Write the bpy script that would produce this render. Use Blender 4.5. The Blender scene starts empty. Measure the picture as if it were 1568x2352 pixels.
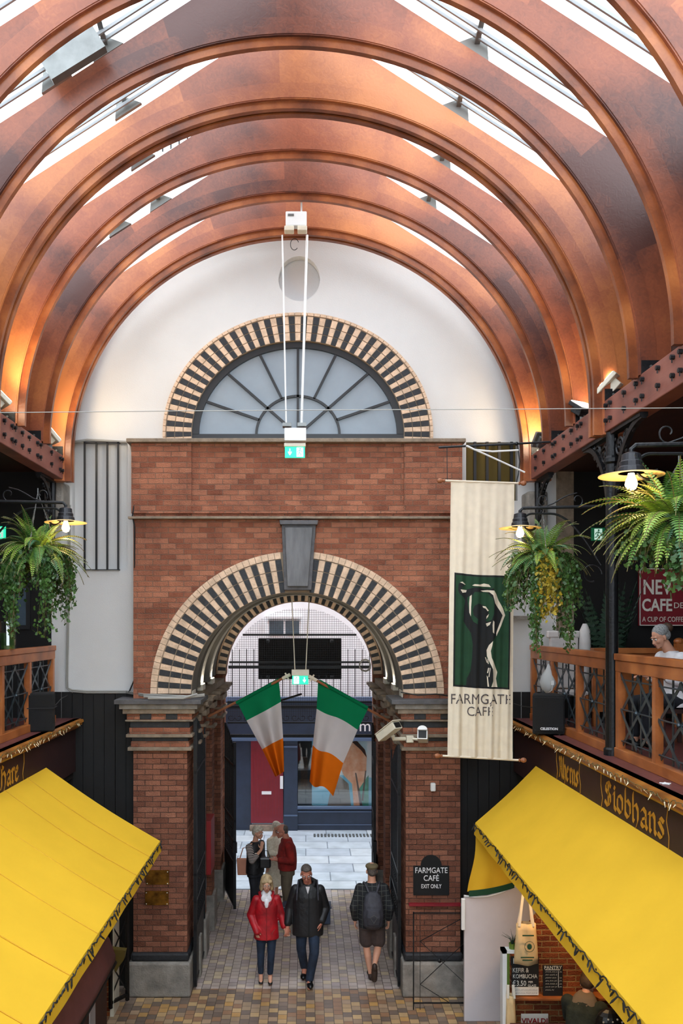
import bpy, bmesh, math, random
from mathutils import Vector, Matrix, Euler
from mathutils.geometry import tessellate_polygon
random.seed(7)
SC = bpy.context.scene
COL = SC.collection
PI = math.pi
# ---------------------------------------------------------------- camera, sky, exposure
H = 5.4; F = 1900.0; VX = 702.0; VY = 1430.0      # eye height, focal length in px, optical axis in the frame
cam_d = bpy.data.cameras.new('camera'); cam = bpy.data.objects.new('camera', cam_d); COL.objects.link(cam)
cam.location = (0, 0, H); cam.rotation_euler = (PI/2, 0, 0)
cam_d.sensor_fit = 'VERTICAL'; cam_d.sensor_height = 36.0; cam_d.lens = F/2352*36.0
cam_d.shift_x = (784-VX)/2352.0; cam_d.shift_y = (VY-1176)/2352.0
cam_d.clip_start = 0.05; cam_d.clip_end = 200
SC.camera = cam
W = bpy.data.worlds.new('sky'); SC.world = W; W.use_nodes = True
wn = W.node_tree.nodes; wl = W.node_tree.links; wn.clear()
wo = wn.new('ShaderNodeOutputWorld'); bg = wn.new('ShaderNodeBackground')
bg.inputs[0].default_value = (0.82, 0.91, 1.0, 1); bg.inputs[1].default_value = 1.0
wl.new(bg.outputs[0], wo.inputs[0])
SC.view_settings.view_transform = 'Standard'; SC.view_settings.look = 'None'
SC.view_settings.gamma = 1.0; SC.view_settings.use_curve_mapping = False
SC.view_settings.exposure = 2.55
WARM = (1.0, 0.62, 0.30)

# ---------------------------------------------------------------- colour and material helpers
def lin(r, g, b):
    f = lambda c: (c/255/12.92) if c/255 <= 0.04045 else ((c/255+0.055)/1.055)**2.4
    return (f(r), f(g), f(b), 1)
MATS = {}
def mat(name, rgb, rough=0.6, metal=0.0, var=0.0, vscale=6.0, bump=0.0, bscale=40.0, rgb2=None, emit=0.0, emitc=None, spec=0.5, stretch=(1,1,1), sheen=0):
    m = bpy.data.materials.new(name); m.use_nodes = True; MATS[name] = m
    n = m.node_tree.nodes; l = m.node_tree.links; p = n['Principled BSDF']
    c = lin(*rgb)
    p.inputs['Base Color'].default_value = c; p.inputs['Roughness'].default_value = rough; p.inputs['Metallic'].default_value = metal
    p.inputs['Specular IOR Level'].default_value = spec
    if sheen: p.inputs['Sheen Weight'].default_value = sheen
    if var or bump or rgb2:
        tc = n.new('ShaderNodeTexCoord'); mp = n.new('ShaderNodeMapping'); mp.inputs['Scale'].default_value = stretch
        l.new(tc.outputs['Object'], mp.inputs[0])
    if var or rgb2:
        nz = n.new('ShaderNodeTexNoise'); nz.inputs['Scale'].default_value = vscale; nz.inputs['Detail'].default_value = 5; nz.inputs['Roughness'].default_value = .6
        l.new(mp.outputs[0], nz.inputs['Vector'])
        r = n.new('ShaderNodeValToRGB'); r.color_ramp.elements[0].position = .32; r.color_ramp.elements[1].position = .68
        d = lin(*rgb2) if rgb2 else tuple([x*(1-var) for x in c[:3]])+(1,)
        r.color_ramp.elements[0].color = d
        r.color_ramp.elements[1].color = c if rgb2 else tuple([min(1, x*(1+var*.6)) for x in c[:3]])+(1,)
        l.new(nz.outputs[0], r.inputs[0]); l.new(r.outputs[0], p.inputs['Base Color'])
    if bump:
        nb = n.new('ShaderNodeTexNoise'); nb.inputs['Scale'].default_value = bscale; nb.inputs['Detail'].default_value = 4
        l.new(mp.outputs[0], nb.inputs['Vector'])
        b = n.new('ShaderNodeBump'); b.inputs['Strength'].default_value = bump; b.inputs['Distance'].default_value = .02
        l.new(nb.outputs[0], b.inputs['Height']); l.new(b.outputs[0], p.inputs['Normal'])
    if emit:
        p.inputs['Emission Color'].default_value = emitc if emitc else c; p.inputs['Emission Strength'].default_value = emit
    return m

def brick_mat(name, c1, c2, mortar, bw=.225, bh=.078, ms=.006, dark=.3):
    m = bpy.data.materials.new(name); m.use_nodes = True; MATS[name] = m
    n = m.node_tree.nodes; l = m.node_tree.links; p = n['Principled BSDF']; p.inputs['Roughness'].default_value = .85
    p.inputs['Specular IOR Level'].default_value = .2
    tc = n.new('ShaderNodeTexCoord'); sx = n.new('ShaderNodeSeparateXYZ'); ad = n.new('ShaderNodeMath'); cb = n.new('ShaderNodeCombineXYZ')
    l.new(tc.outputs['Object'], sx.inputs[0]); l.new(sx.outputs[0], ad.inputs[0]); l.new(sx.outputs[1], ad.inputs[1])
    l.new(ad.outputs[0], cb.inputs[0]); l.new(sx.outputs[2], cb.inputs[1])
    w = n.new('ShaderNodeTexNoise'); w.inputs['Scale'].default_value = 9; l.new(tc.outputs['Object'], w.inputs['Vector'])
    wv = n.new('ShaderNodeVectorMath'); wv.operation = 'SCALE'; wv.inputs['Scale'].default_value = .012; l.new(w.outputs['Color'], wv.inputs[0])
    wa = n.new('ShaderNodeVectorMath'); wa.operation = 'ADD'; l.new(cb.outputs[0], wa.inputs[0]); l.new(wv.outputs[0], wa.inputs[1])
    bt = n.new('ShaderNodeTexBrick'); bt.inputs['Scale'].default_value = 1; bt.inputs['Brick Width'].default_value = bw; bt.inputs['Row Height'].default_value = bh
    bt.inputs['Mortar Size'].default_value = ms; bt.inputs['Mortar Smooth'].default_value = .4
    bt.inputs['Color1'].default_value = lin(*c1); bt.inputs['Color2'].default_value = lin(*c2); bt.inputs['Mortar'].default_value = lin(*mortar)
    l.new(wa.outputs[0], bt.inputs['Vector'])
    nz = n.new('ShaderNodeTexNoise'); nz.inputs['Scale'].default_value = 2.4; nz.inputs['Detail'].default_value = 12; nz.inputs['Roughness'].default_value = .72; l.new(tc.outputs['Object'], nz.inputs['Vector'])
    mx = n.new('ShaderNodeMix'); mx.data_type = 'RGBA'; mx.blend_type = 'MULTIPLY'; mx.inputs['Factor'].default_value = 1
    rp = n.new('ShaderNodeValToRGB'); rp.color_ramp.elements[0].position = .3; rp.color_ramp.elements[1].position = .65
    rp.color_ramp.elements[0].color = (1-dark, 1-dark, 1-dark*.9, 1); rp.color_ramp.elements[1].color = (1, 1, 1, 1)
    l.new(nz.outputs[0], rp.inputs[0]); l.new(bt.outputs['Color'], mx.inputs[6]); l.new(rp.outputs[0], mx.inputs[7]); l.new(mx.outputs[2], p.inputs['Base Color'])
    nf = n.new('ShaderNodeTexNoise'); nf.inputs['Scale'].default_value = 60; l.new(tc.outputs['Object'], nf.inputs['Vector'])
    a2 = n.new('ShaderNodeMath'); a2.operation = 'MULTIPLY_ADD'; a2.inputs[1].default_value = -1.0
    l.new(bt.outputs['Fac'], a2.inputs[0]); l.new(nf.outputs[0], a2.inputs[2])
    b = n.new('ShaderNodeBump'); b.inputs['Strength'].default_value = .9; b.inputs['Distance'].default_value = .016
    l.new(a2.outputs[0], b.inputs['Height']); l.new(b.outputs[0], p.inputs['Normal'])
    return m

def wood_mat(name, c1, c2, c3, rough=.38, scale=1.3, tone=False, grain=(1, 1, 1)):
    m = bpy.data.materials.new(name); m.use_nodes = True; MATS[name] = m
    n = m.node_tree.nodes; l = m.node_tree.links; p = n['Principled BSDF']; p.inputs['Roughness'].default_value = rough
    tc = n.new('ShaderNodeTexCoord')
    nz = n.new('ShaderNodeTexNoise'); nz.inputs['Scale'].default_value = scale; nz.inputs['Detail'].default_value = 3; nz.inputs['Roughness'].default_value = .45
    l.new(tc.outputs['Object'], nz.inputs['Vector'])
    r = n.new('ShaderNodeValToRGB'); e = r.color_ramp.elements; e[0].position = .3; e[0].color = lin(*c1); e[1].position = .72; e[1].color = lin(*c3)
    k = e.new(.5); k.color = lin(*c2)
    mp = n.new('ShaderNodeMapping'); mp.inputs['Scale'].default_value = grain; l.new(tc.outputs['Object'], mp.inputs[0])
    n2 = n.new('ShaderNodeTexNoise'); n2.inputs['Scale'].default_value = 18; n2.inputs['Detail'].default_value = 6; n2.inputs['Distortion'].default_value = 1.5
    l.new(mp.outputs[0], n2.inputs['Vector'])
    ma = n.new('ShaderNodeMath'); ma.operation = 'MULTIPLY_ADD'; ma.inputs[1].default_value = .16; l.new(n2.outputs[0], ma.inputs[0])
    if tone:
        at = n.new('ShaderNodeAttribute'); at.attribute_name = 'tone'
        m0 = n.new('ShaderNodeMath'); m0.operation = 'ADD'; l.new(nz.outputs[0], m0.inputs[0]); l.new(at.outputs['Fac'], m0.inputs[1])
        m1 = n.new('ShaderNodeMath'); m1.operation = 'SUBTRACT'; m1.inputs[1].default_value = .08+.2; l.new(m0.outputs[0], m1.inputs[0]); l.new(m1.outputs[0], ma.inputs[2])
    else:
        m1 = n.new('ShaderNodeMath'); m1.operation = 'SUBTRACT'; m1.inputs[1].default_value = .08; l.new(nz.outputs[0], m1.inputs[0]); l.new(m1.outputs[0], ma.inputs[2])
    l.new(ma.outputs[0], r.inputs[0]); l.new(r.outputs[0], p.inputs['Base Color'])
    b = n.new('ShaderNodeBump'); b.inputs['Strength'].default_value = .15; b.inputs['Distance'].default_value = .01
    l.new(n2.outputs[0], b.inputs['Height']); l.new(b.outputs[0], p.inputs['Normal'])
    return m

def tile_mat(name, w, h, palette, mortar, ms, rough, rot=True, stag=.5):
    m = bpy.data.materials.new(name); m.use_nodes = True; MATS[name] = m
    n = m.node_tree.nodes; l = m.node_tree.links; p = n['Principled BSDF']; p.inputs['Roughness'].default_value = rough
    tc = n.new('ShaderNodeTexCoord'); sx = n.new('ShaderNodeSeparateXYZ'); cb = n.new('ShaderNodeCombineXYZ')
    l.new(tc.outputs['Object'], sx.inputs[0]); l.new(sx.outputs[1 if rot else 0], cb.inputs[0]); l.new(sx.outputs[0 if rot else 1], cb.inputs[1])
    bt = n.new('ShaderNodeTexBrick'); bt.inputs['Scale'].default_value = 1; bt.inputs['Brick Width'].default_value = w; bt.inputs['Row Height'].default_value = h
    bt.offset = stag; bt.inputs['Mortar Size'].default_value = ms; bt.inputs['Mortar Smooth'].default_value = .1
    bt.inputs['Color1'].default_value = (0, 0, 0, 1); bt.inputs['Color2'].default_value = (1, 1, 1, 1); bt.inputs['Mortar'].default_value = (.5, .5, .5, 1)
    l.new(cb.outputs[0], bt.inputs['Vector'])
    r = n.new('ShaderNodeValToRGB'); r.color_ramp.interpolation = 'CONSTANT'
    e = r.color_ramp.elements; e[0].position = 0; e[0].color = lin(*palette[0]); e[1].position = .999; e[1].color = lin(*palette[-1])
    for i in range(1, len(palette)):
        k = e.new(.12+.76*i/len(palette)); k.color = lin(*palette[i])
    l.new(bt.outputs['Color'], r.inputs[0])
    mx = n.new('ShaderNodeMix'); mx.data_type = 'RGBA'; l.new(bt.outputs['Fac'], mx.inputs[0]); l.new(r.outputs[0], mx.inputs[6]); mx.inputs[7].default_value = lin(*mortar)
    nz = n.new('ShaderNodeTexNoise'); nz.inputs['Scale'].default_value = 2.5; nz.inputs['Detail'].default_value = 6; l.new(tc.outputs['Object'], nz.inputs['Vector'])
    rr = n.new('ShaderNodeMapRange'); rr.inputs['From Min'].default_value = .3; rr.inputs['From Max'].default_value = .7; rr.inputs['To Min'].default_value = .78; rr.inputs['To Max'].default_value = 1.08
    l.new(nz.outputs[0], rr.inputs[0]); mu = n.new('ShaderNodeMix'); mu.data_type = 'RGBA'; mu.blend_type = 'MULTIPLY'; mu.inputs[0].default_value = 1
    l.new(mx.outputs[2], mu.inputs[6]); l.new(rr.outputs[0], mu.inputs[7]); l.new(mu.outputs[2], p.inputs['Base Color'])
    b = n.new('ShaderNodeBump'); b.invert = True; b.inputs['Strength'].default_value = .6; b.inputs['Distance'].default_value = .006
    l.new(bt.outputs['Fac'], b.inputs['Height']); l.new(b.outputs[0], p.inputs['Normal'])
    return m

def glass_mat(name, tint=(1, 1, 1), rough=0.02, mixw=.12):
    m = bpy.data.materials.new(name); m.use_nodes = True; MATS[name] = m
    n = m.node_tree.nodes; l = m.node_tree.links; n.clear()
    o = n.new('ShaderNodeOutputMaterial'); t = n.new('ShaderNodeBsdfTransparent'); t.inputs[0].default_value = (*tint, 1)
    g = n.new('ShaderNodeBsdfGlossy'); g.inputs['Roughness'].default_value = rough
    x = n.new('ShaderNodeMixShader'); x.inputs[0].default_value = mixw
    l.new(t.outputs[0], x.inputs[1]); l.new(g.outputs[0], x.inputs[2]); l.new(x.outputs[0], o.inputs[0])
    return m

def cloth_mat(name, rgb, trans=.35, rough=.9, var=.08, vscale=3, weave=0):
    m = bpy.data.materials.new(name); m.use_nodes = True; MATS[name] = m
    n = m.node_tree.nodes; l = m.node_tree.links; n.clear()
    o = n.new('ShaderNodeOutputMaterial'); d = n.new('ShaderNodeBsdfDiffuse'); t = n.new('ShaderNodeBsdfTranslucent'); x = n.new('ShaderNodeMixShader')
    x.inputs[0].default_value = trans
    tc = n.new('ShaderNodeTexCoord'); nz = n.new('ShaderNodeTexNoise'); nz.inputs['Scale'].default_value = vscale; nz.inputs['Detail'].default_value = 4
    l.new(tc.outputs['Object'], nz.inputs['Vector'])
    r = n.new('ShaderNodeValToRGB'); c = lin(*rgb)
    r.color_ramp.elements[0].position = .3; r.color_ramp.elements[0].color = tuple(v*(1-var) for v in c[:3])+(1,)
    r.color_ramp.elements[1].position = .7; r.color_ramp.elements[1].color = tuple(min(1, v*(1+var*.5)) for v in c[:3])+(1,)
    l.new(nz.outputs[0], r.inputs[0])
    for s in (d, t): l.new(r.outputs[0], s.inputs[0])
    l.new(d.outputs[0], x.inputs[1]); l.new(t.outputs[0], x.inputs[2]); l.new(x.outputs[0], o.inputs[0])
    return m

# ---------------------------------------------------------------- geometry helpers
def P(px, py, d):
    """the point at distance d along the hall that the photo shows at pixel (px, py)"""
    return Vector(((px-VX)*d/F, d, H+(VY-py)*d/F))
def flat(mi): return mi
class MB:
    def __init__(s): s.v = []; s.f = []; s.m = []; s.tone = []
    def add(s, vs, fs, mi=0, tone=0.0):
        k = len(s.v); s.v += [tuple(v) for v in vs]
        for f in fs: s.f.append([k+i for i in f]); s.m.append(mi); s.tone.append(tone)
        return s
    def box(s, x0, x1, y0, y1, z0, z1, mi=0, M=None):
        vs = [Vector((x, y, z)) for z in (z0, z1) for y in (y0, y1) for x in (x0, x1)]
        if M is not None: vs = [M @ v for v in vs]
        return s.add(vs, [(0, 2, 3, 1), (4, 5, 7, 6), (0, 1, 5, 4), (1, 3, 7, 5), (3, 2, 6, 7), (2, 0, 4, 6)], mi)
    def bar(s, a, b, w, t, mi=0, up=Vector((0, 0, 1))):
        """rectangular bar from a to b, w wide, t thick along the up side"""
        a = Vector(a); b = Vector(b); d = (b-a); L = d.length; d.normalize()
        up = Vector(up); r = d.cross(up)
        if r.length < 1e-4: r = d.cross(Vector((1, 0, 0)))
        r.normalize(); u = r.cross(d)
        M = Matrix((( r.x, d.x, u.x, a.x), (r.y, d.y, u.y, a.y), (r.z, d.z, u.z, a.z), (0, 0, 0, 1)))
        return s.box(-w/2, w/2, 0, L, -t/2, t/2, mi, M)
    def tube(s, pts, r, seg=8, mi=0, caps=True, closed=False):
        pts = [Vector(p) for p in pts]; n = len(pts)
        rr = r if isinstance(r, (list, tuple)) else [r]*n
        k = len(s.v); ref = None; fr = []
        for i, p in enumerate(pts):
            if closed: t = pts[(i+1) % n]-pts[i-1]
            else: t = pts[min(i+1, n-1)]-pts[max(i-1, 0)]
            if t.length < 1e-9: t = Vector((0, 0, 1))
            t.normalize()
            if ref is None:
                ref = t.orthogonal().normalized()
            else:
                ref = (ref - t*ref.dot(t))
                if ref.length < 1e-6: ref = t.orthogonal()
                ref.normalize()
            bi = t.cross(ref)
            for j in range(seg):
                a = 2*PI*j/seg; q = p+(ref*math.cos(a)+bi*math.sin(a))*rr[i]; s.v.append(tuple(q))
        m = n if closed else n-1
        for i in range(m):
            for j in range(seg):
                i2 = (i+1) % n
                s.f.append([k+i*seg+j, k+i*seg+(j+1) % seg, k+i2*seg+(j+1) % seg, k+i2*seg+j]); s.m.append(mi); s.tone.append(0)
        if caps and not closed:
            s.f.append([k+j for j in range(seg)][::-1]); s.m.append(mi); s.tone.append(0)
            s.f.append([k+(n-1)*seg+j for j in range(seg)]); s.m.append(mi); s.tone.append(0)
        return s
    def lathe(s, prof, c=(0, 0, 0), seg=24, mi=0, M=None):
        k = len(s.v); c = Vector(c)
        for (r, z) in prof:
            for j in range(seg):
                a = 2*PI*j/seg; q = Vector((r*math.cos(a), r*math.sin(a), z))
                if M is not None: q = M @ q
                s.v.append(tuple(q+c))
        for i in range(len(prof)-1):
            for j in range(seg):
                s.f.append([k+i*seg+j, k+i*seg+(j+1) % seg, k+(i+1)*seg+(j+1) % seg, k+(i+1)*seg+j]); s.m.append(mi); s.tone.append(0)
        s.f.append([k+j for j in range(seg)][::-1]); s.m.append(mi); s.tone.append(0)
        s.f.append([k+(len(prof)-1)*seg+j for j in range(seg)]); s.m.append(mi); s.tone.append(0)
        return s
    def ball(s, c, r, seg=12, rings=8, mi=0, M=None):
        c = Vector(c); r = Vector(r) if not isinstance(r, (int, float)) else Vector((r, r, r))
        k = len(s.v)
        for i in range(rings+1):
            th = PI*i/rings
            for j in range(seg):
                a = 2*PI*j/seg; q = Vector((r.x*math.sin(th)*math.cos(a), r.y*math.sin(th)*math.sin(a), r.z*math.cos(th)))
                if M is not None: q = M @ q
                s.v.append(tuple(c+q))
        for i in range(rings):
            for j in range(seg):
                s.f.append([k+i*seg+j, k+(i+1)*seg+j, k+(i+1)*seg+(j+1) % seg, k+i*seg+(j+1) % seg]); s.m.append(mi); s.tone.append(0)
        return s
    def prism(s, polys, o, ux, uy, depth, mi=0, side=None):
        """polys: outline then holes, as 2-D points in the frame (o, ux, uy); extruded by the vector depth"""
        o = Vector(o); ux = Vector(ux); uy = Vector(uy); depth = Vector(depth)
        rings = [[o+ux*a+uy*b for (a, b) in pl] for pl in polys]
        tri = tessellate_polygon([[Vector((a, b, 0)) for (a, b) in pl] for pl in polys])
        allv = [v for rg in rings for v in rg]; N = len(allv)
        k = len(s.v); s.v += [tuple(v) for v in allv]+[tuple(v+depth) for v in allv]
        for t in tri:
            s.f.append([k+i for i in t]); s.m.append(mi); s.tone.append(0)
            s.f.append([k+N+i for i in reversed(t)]); s.m.append(mi); s.tone.append(0)
        q = 0; sm = mi if side is None else side
        for rg in rings:
            L = len(rg)
            for i in range(L):
                a = q+i; b = q+(i+1) % L
                s.f.append([k+a, k+b, k+N+b, k+N+a]); s.m.append(sm); s.tone.append(0)
            q += L
        return s
    def xz(s, polys, y0, y1, mi=0, side=None):
        return s.prism(polys, (0, y0, 0), (1, 0, 0), (0, 0, 1), (0, y1-y0, 0), mi, side)
    def grid(s, pts, mi=0, thick=0):
        """pts[i][j] surface; thick gives it a back"""
        n = len(pts); m = len(pts[0]); k = len(s.v)
        for row in pts:
            for p in row: s.v.append(tuple(p))
        for i in range(n-1):
            for j in range(m-1):
                s.f.append([k+i*m+j, k+i*m+j+1, k+(i+1)*m+j+1, k+(i+1)*m+j]); s.m.append(mi); s.tone.append(0)
        return s
    def build(s, name, mats, parent=None, smooth=False, world=False, solid=0, bevel=0, loc=None, cycl=None):
        me = bpy.data.meshes.new(name)
        vs = s.v
        if parent is not None and world:
            r = root_of(parent); Mi = r.matrix_basis.inverted(); vs = [tuple(Mi @ Vector(v)) for v in vs]
        off = None
        if parent is None:
            if loc is not None: off = Vector(loc); vs = [tuple(Vector(v)-off) for v in vs]
        me.from_pydata(vs, [], s.f)
        if not isinstance(mats, (list, tuple)): mats = [mats]
        for mm in mats: me.materials.append(MATS[mm] if isinstance(mm, str) else mm)
        me.polygons.foreach_set('material_index', s.m)
        if any(s.tone):
            at = me.attributes.new('tone', 'FLOAT', 'FACE'); at.data.foreach_set('value', s.tone)
        bm = bmesh.new(); bm.from_mesh(me); bmesh.ops.recalc_face_normals(bm, faces=bm.faces); bm.to_mesh(me); bm.free()
        if smooth: me.polygons.foreach_set('use_smooth', [True]*len(me.polygons))
        me.update()
        o = bpy.data.objects.new(name, me); COL.objects.link(o)
        if off is not None: o.location = off
        if parent is not None: o.parent = parent
        if solid:
            md = o.modifiers.new('thickness', 'SOLIDIFY'); md.thickness = solid; md.offset = 0
        if bevel:
            md = o.modifiers.new('bevel', 'BEVEL'); md.width = bevel; md.segments = 2; md.limit_method = 'ANGLE'
        return o
def root_of(o):
    while o.parent: o = o.parent
    return o
def thing(name, label, cat, loc=(0, 0, 0), rotz=0, group=None):
    o = bpy.data.objects.new(name, None); COL.objects.link(o); o.location = loc; o.rotation_euler = (0, 0, rotz)
    o.matrix_basis = Matrix.Translation(Vector(loc)) @ Matrix.Rotation(rotz, 4, 'Z')
    o.empty_display_size = .1
    o['label'] = label; o['category'] = cat
    if group: o['group'] = group
    return o
def tag(o, label, cat, group=None):
    o['label'] = label; o['category'] = cat
    if group: o['group'] = group
    return o
def struct(o, label=None):
    o['kind'] = 'structure'
    if label: o['label'] = label
    return o
def dup(src, loc, rotz=None, label=None, group=None):
    r = src.copy(); COL.objects.link(r); r.location = loc
    if rotz is not None: r.rotation_euler = (0, 0, rotz)
    if label: r['label'] = label
    if group: r['group'] = group
    for ch in list(src.children):
        c = ch.copy(); COL.objects.link(c); c.parent = r
        for g in list(ch.children):
            d = g.copy(); COL.objects.link(d); d.parent = c
    return r
def text(name, s, size, M, m, parent, ext=.002, sx=1.0, world=True, align='CENTER', spacing=1.0, bold=0, fitw=None):
    cu = bpy.data.curves.new(name, 'FONT'); cu.body = s; cu.size = size; cu.extrude = ext; cu.align_x = align; cu.align_y = 'CENTER'; cu.space_character = spacing
    cu.offset = bold; cu.resolution_u = 3
    t = bpy.data.objects.new(name, cu); COL.objects.link(t)
    bpy.context.view_layer.update()
    me = bpy.data.meshes.new_from_object(t); bpy.data.objects.remove(t); bpy.data.curves.remove(cu)
    if fitw:
        xs_ = [v.co.x for v in me.vertices]; sx = fitw/(max(xs_)-min(xs_))
    me.transform(M @ Matrix.Diagonal((sx, 1, 1, 1)))
    if parent is not None and world: me.transform(root_of(parent).matrix_basis.inverted())
    me.materials.clear(); me.materials.append(MATS[m]); me.name = name
    o = bpy.data.objects.new(name, me); COL.objects.link(o)
    if parent is not None: o.parent = parent
    return o
def FACE(x, y, z, yaw=0):
    """frame of writing that faces the camera side (-Y)"""
    return Matrix.Translation((x, y, z)) @ Matrix.Rotation(yaw, 4, 'Z') @ Matrix.Rotation(PI/2, 4, 'X')
def curve_pts(fn, n): return [fn(i/(n-1)) for i in range(n)]
def spiral(c, r0, r1, a0, a1, n, ux, uz):
    c = Vector(c); return [c+(Vector(ux)*math.cos(a0+(a1-a0)*i/(n-1))+Vector(uz)*math.sin(a0+(a1-a0)*i/(n-1)))*(r0+(r1-r0)*i/(n-1)) for i in range(n)]

# ---------------------------------------------------------------- materials
brick_mat('red_brick', (184, 122, 94), (146, 88, 66), (138, 108, 90), dark=.45)
brick_mat('pier_brick', (164, 110, 86), (124, 78, 60), (94, 70, 58), dark=.45)
brick_mat('stall_brick', (170, 92, 50), (120, 56, 34), (176, 138, 88), bw=.2, bh=.068, ms=.009, dark=.55)
mat('cream_brick', (218, 188, 160), .85, var=.25, vscale=9, bump=.4)
mat('black_brick', (34, 36, 40), .6, var=.5, vscale=14, bump=.3)
mat('mortar', (150, 132, 112), .95, var=.2)
mat('stone', (140, 124, 106), .85, var=.35, vscale=8, bump=.3)
mat('grey_stone', (136, 130, 122), .8, var=.4, vscale=5, bump=.4)
mat('slab_stone', (84, 82, 84), .6, var=.3, vscale=10, bump=.2)
mat('keystone', (98, 98, 100), .55, var=.4, vscale=4, bump=.2, stretch=(2, 2, .4))
mat('white_plaster', (210, 210, 209), .9, var=.03, vscale=2, bump=.12, bscale=60)
mat('grey_plaster', (112, 108, 100), .9, var=.12, vscale=3, bump=.15)
mat('white_render', (240, 242, 244), .9, var=.04)
wood_mat('rib_ply', (78, 40, 30), (144, 78, 50), (196, 120, 68), .4, .8, tone=True)
wood_mat('rib_mould', (94, 46, 24), (138, 74, 38), (178, 106, 56), .35, 2.0, grain=(1, 1, 1))
wood_mat('beam_wood', (104, 58, 48), (124, 72, 60), (140, 86, 72), .5, 3.0, grain=(1, .1, 1))
wood_mat('rail_wood', (128, 70, 34), (160, 92, 46), (182, 112, 60), .35, 3.0, grain=(1, .15, 1))
wood_mat('mould_wood', (120, 70, 22), (158, 98, 34), (178, 118, 48), .4, 4.0, grain=(1, .15, 1))
mat('sill_red', (104, 58, 56), .4, var=.3, vscale=7)
mat('fascia_brown', (54, 34, 34), .4, var=.3, vscale=6)
mat('dark_boards', (13, 12, 12), .7, var=.5, vscale=5)
mat('dark_wood', (58, 26, 18), .6, var=.4, vscale=4)
mat('dark_wall', (16, 14, 14), .9)
mat('iron', (20, 21, 24), .45, .3, var=.4, vscale=20, bump=.2)
mat('iron_lattice', (62, 72, 78), .35, .5, var=.3, vscale=20)
mat('black', (10, 10, 11), .6)
mat('black_panel', (8, 8, 9), .8)
mat('black_frame', (20, 20, 22), .4)
mat('frosted', (138, 150, 160), .35, var=.05, vscale=4)
mat('white_metal', (226, 226, 224), .35, var=.05)
mat('cream_metal', (214, 206, 186), .4, var=.1)
mat('grey_metal', (120, 122, 120), .4, .6, var=.2)
mat('glazing_grey', (150, 154, 156), .5)
mat('grey_cable', (150, 148, 142), .6)
mat('black_cable', (24, 24, 24), .6)
mat('awning_yellow_c', (222, 168, 44), .85)
cloth_mat('awning_yellow', (250, 200, 60), .25, var=.06, vscale=1.5)
cloth_mat('cream_cloth', (240, 228, 206), .2, var=.07, vscale=8)
cloth_mat('hem_cloth', (238, 226, 206), .2)
cloth_mat('flag_green', (24, 132, 84), .45)
cloth_mat('flag_white', (226, 218, 216), .5)
cloth_mat('flag_orange', (236, 118, 26), .45)
mat('print_green', (24, 62, 38), .9, var=.15)
mat('print_black', (20, 22, 24), .9)
mat('print_grey', (84, 76, 74), .9)
mat('turned_wood', (150, 92, 58), .5, var=.2)
mat('gold_paint', (196, 140, 40), .5)
mat('brass', (190, 140, 60), .25, .85, rgb2=(90, 58, 24), vscale=9)
mat('plate_grey', (128, 130, 126), .7)
mat('white_paint', (236, 236, 236), .6)
mat('speaker_black', (8, 8, 9), .8, bump=.4, bscale=200)
mat('exit_green', (20, 170, 120), .5, emit=.35, emitc=lin(30, 190, 140))
mat('exit_white', (235, 255, 245), .5, emit=.5)
mat('exit_dim_green', (14, 96, 60), .5, emit=.06)
mat('exit_dim_white', (200, 230, 215), .5, emit=.1)
mat('bulb', (255, 226, 170), .4, emit=2.0, emitc=(1, .78, .45, 1))
mat('fairy_bulb', (240, 226, 190), .2, var=.1)
mat('flood_glass', (255, 240, 210), .3, emit=4, emitc=(1, .86, .62, 1))
mat('shade_inside', (226, 190, 130), .5)
mat('lamp_dark', (40, 40, 44), .4, .4)
mat('fern_green', (88, 130, 48), .55, rgb2=(44, 90, 36), vscale=7)
mat('fern_light', (150, 174, 60), .55, rgb2=(90, 130, 44), vscale=6)
mat('fern_blue', (70, 120, 80), .55, rgb2=(36, 84, 52), vscale=6)
mat('ivy_green', (72, 108, 44), .5, rgb2=(34, 64, 28), vscale=9)
mat('ivy_yellow', (176, 148, 34), .6, rgb2=(120, 110, 30), vscale=9)
mat('stem', (96, 84, 48), .7)
mat('basket_moss', (52, 44, 28), .9, var=.4)
mat('palm_green', (26, 54, 38), .6, var=.3)
mat('door_red', (132, 32, 46), .4, var=.1)
mat('navy', (44, 56, 76), .4, var=.2, vscale=3)
mat('navy_light', (84, 102, 130), .4)
mat('shop_dark', (28, 28, 32), .3)
mat('window_dark', (70, 84, 96), .2, var=.2)
mat('street_white', (244, 245, 246), .8, var=.03)
tile_mat('floor_tiles', .128, .128, [(116, 100, 88), (164, 138, 108), (182, 150, 108), (152, 128, 104), (188, 156, 112), (130, 112, 98), (188, 146, 88), (170, 142, 114), (150, 114, 86)], (84, 72, 62), .004, .32)
tile_mat('passage_tiles', .128, .128, [(180, 164, 152), (168, 152, 144), (192, 172, 150), (174, 158, 154), (200, 180, 152), (162, 148, 142), (186, 170, 160)], (88, 76, 70), .004, .24)  # uniform beige tiles, palette lightened to stand in for reflected street light
tile_mat('flagstones', 1.05, .62, [(178, 186, 192), (166, 176, 184), (186, 192, 196), (172, 180, 188)], (116, 124, 132), .012, .7, rot=False)
glass_mat('roof_glass', (1, 1, 1), .05, .06)
glass_mat('clear_glass', (.95, .97, .96), .02, .12)
mat('skin', (206, 150, 122), .6, var=.08)
mat('skin_red', (190, 122, 98), .6, var=.08)
mat('lips', (150, 78, 70), .5)
mat('hair_blonde', (196, 170, 128), .6, rgb2=(128, 104, 74), vscale=30, stretch=(1, 1, .2))
mat('hair_white', (220, 210, 190), .6, rgb2=(150, 138, 118), vscale=30)
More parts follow.
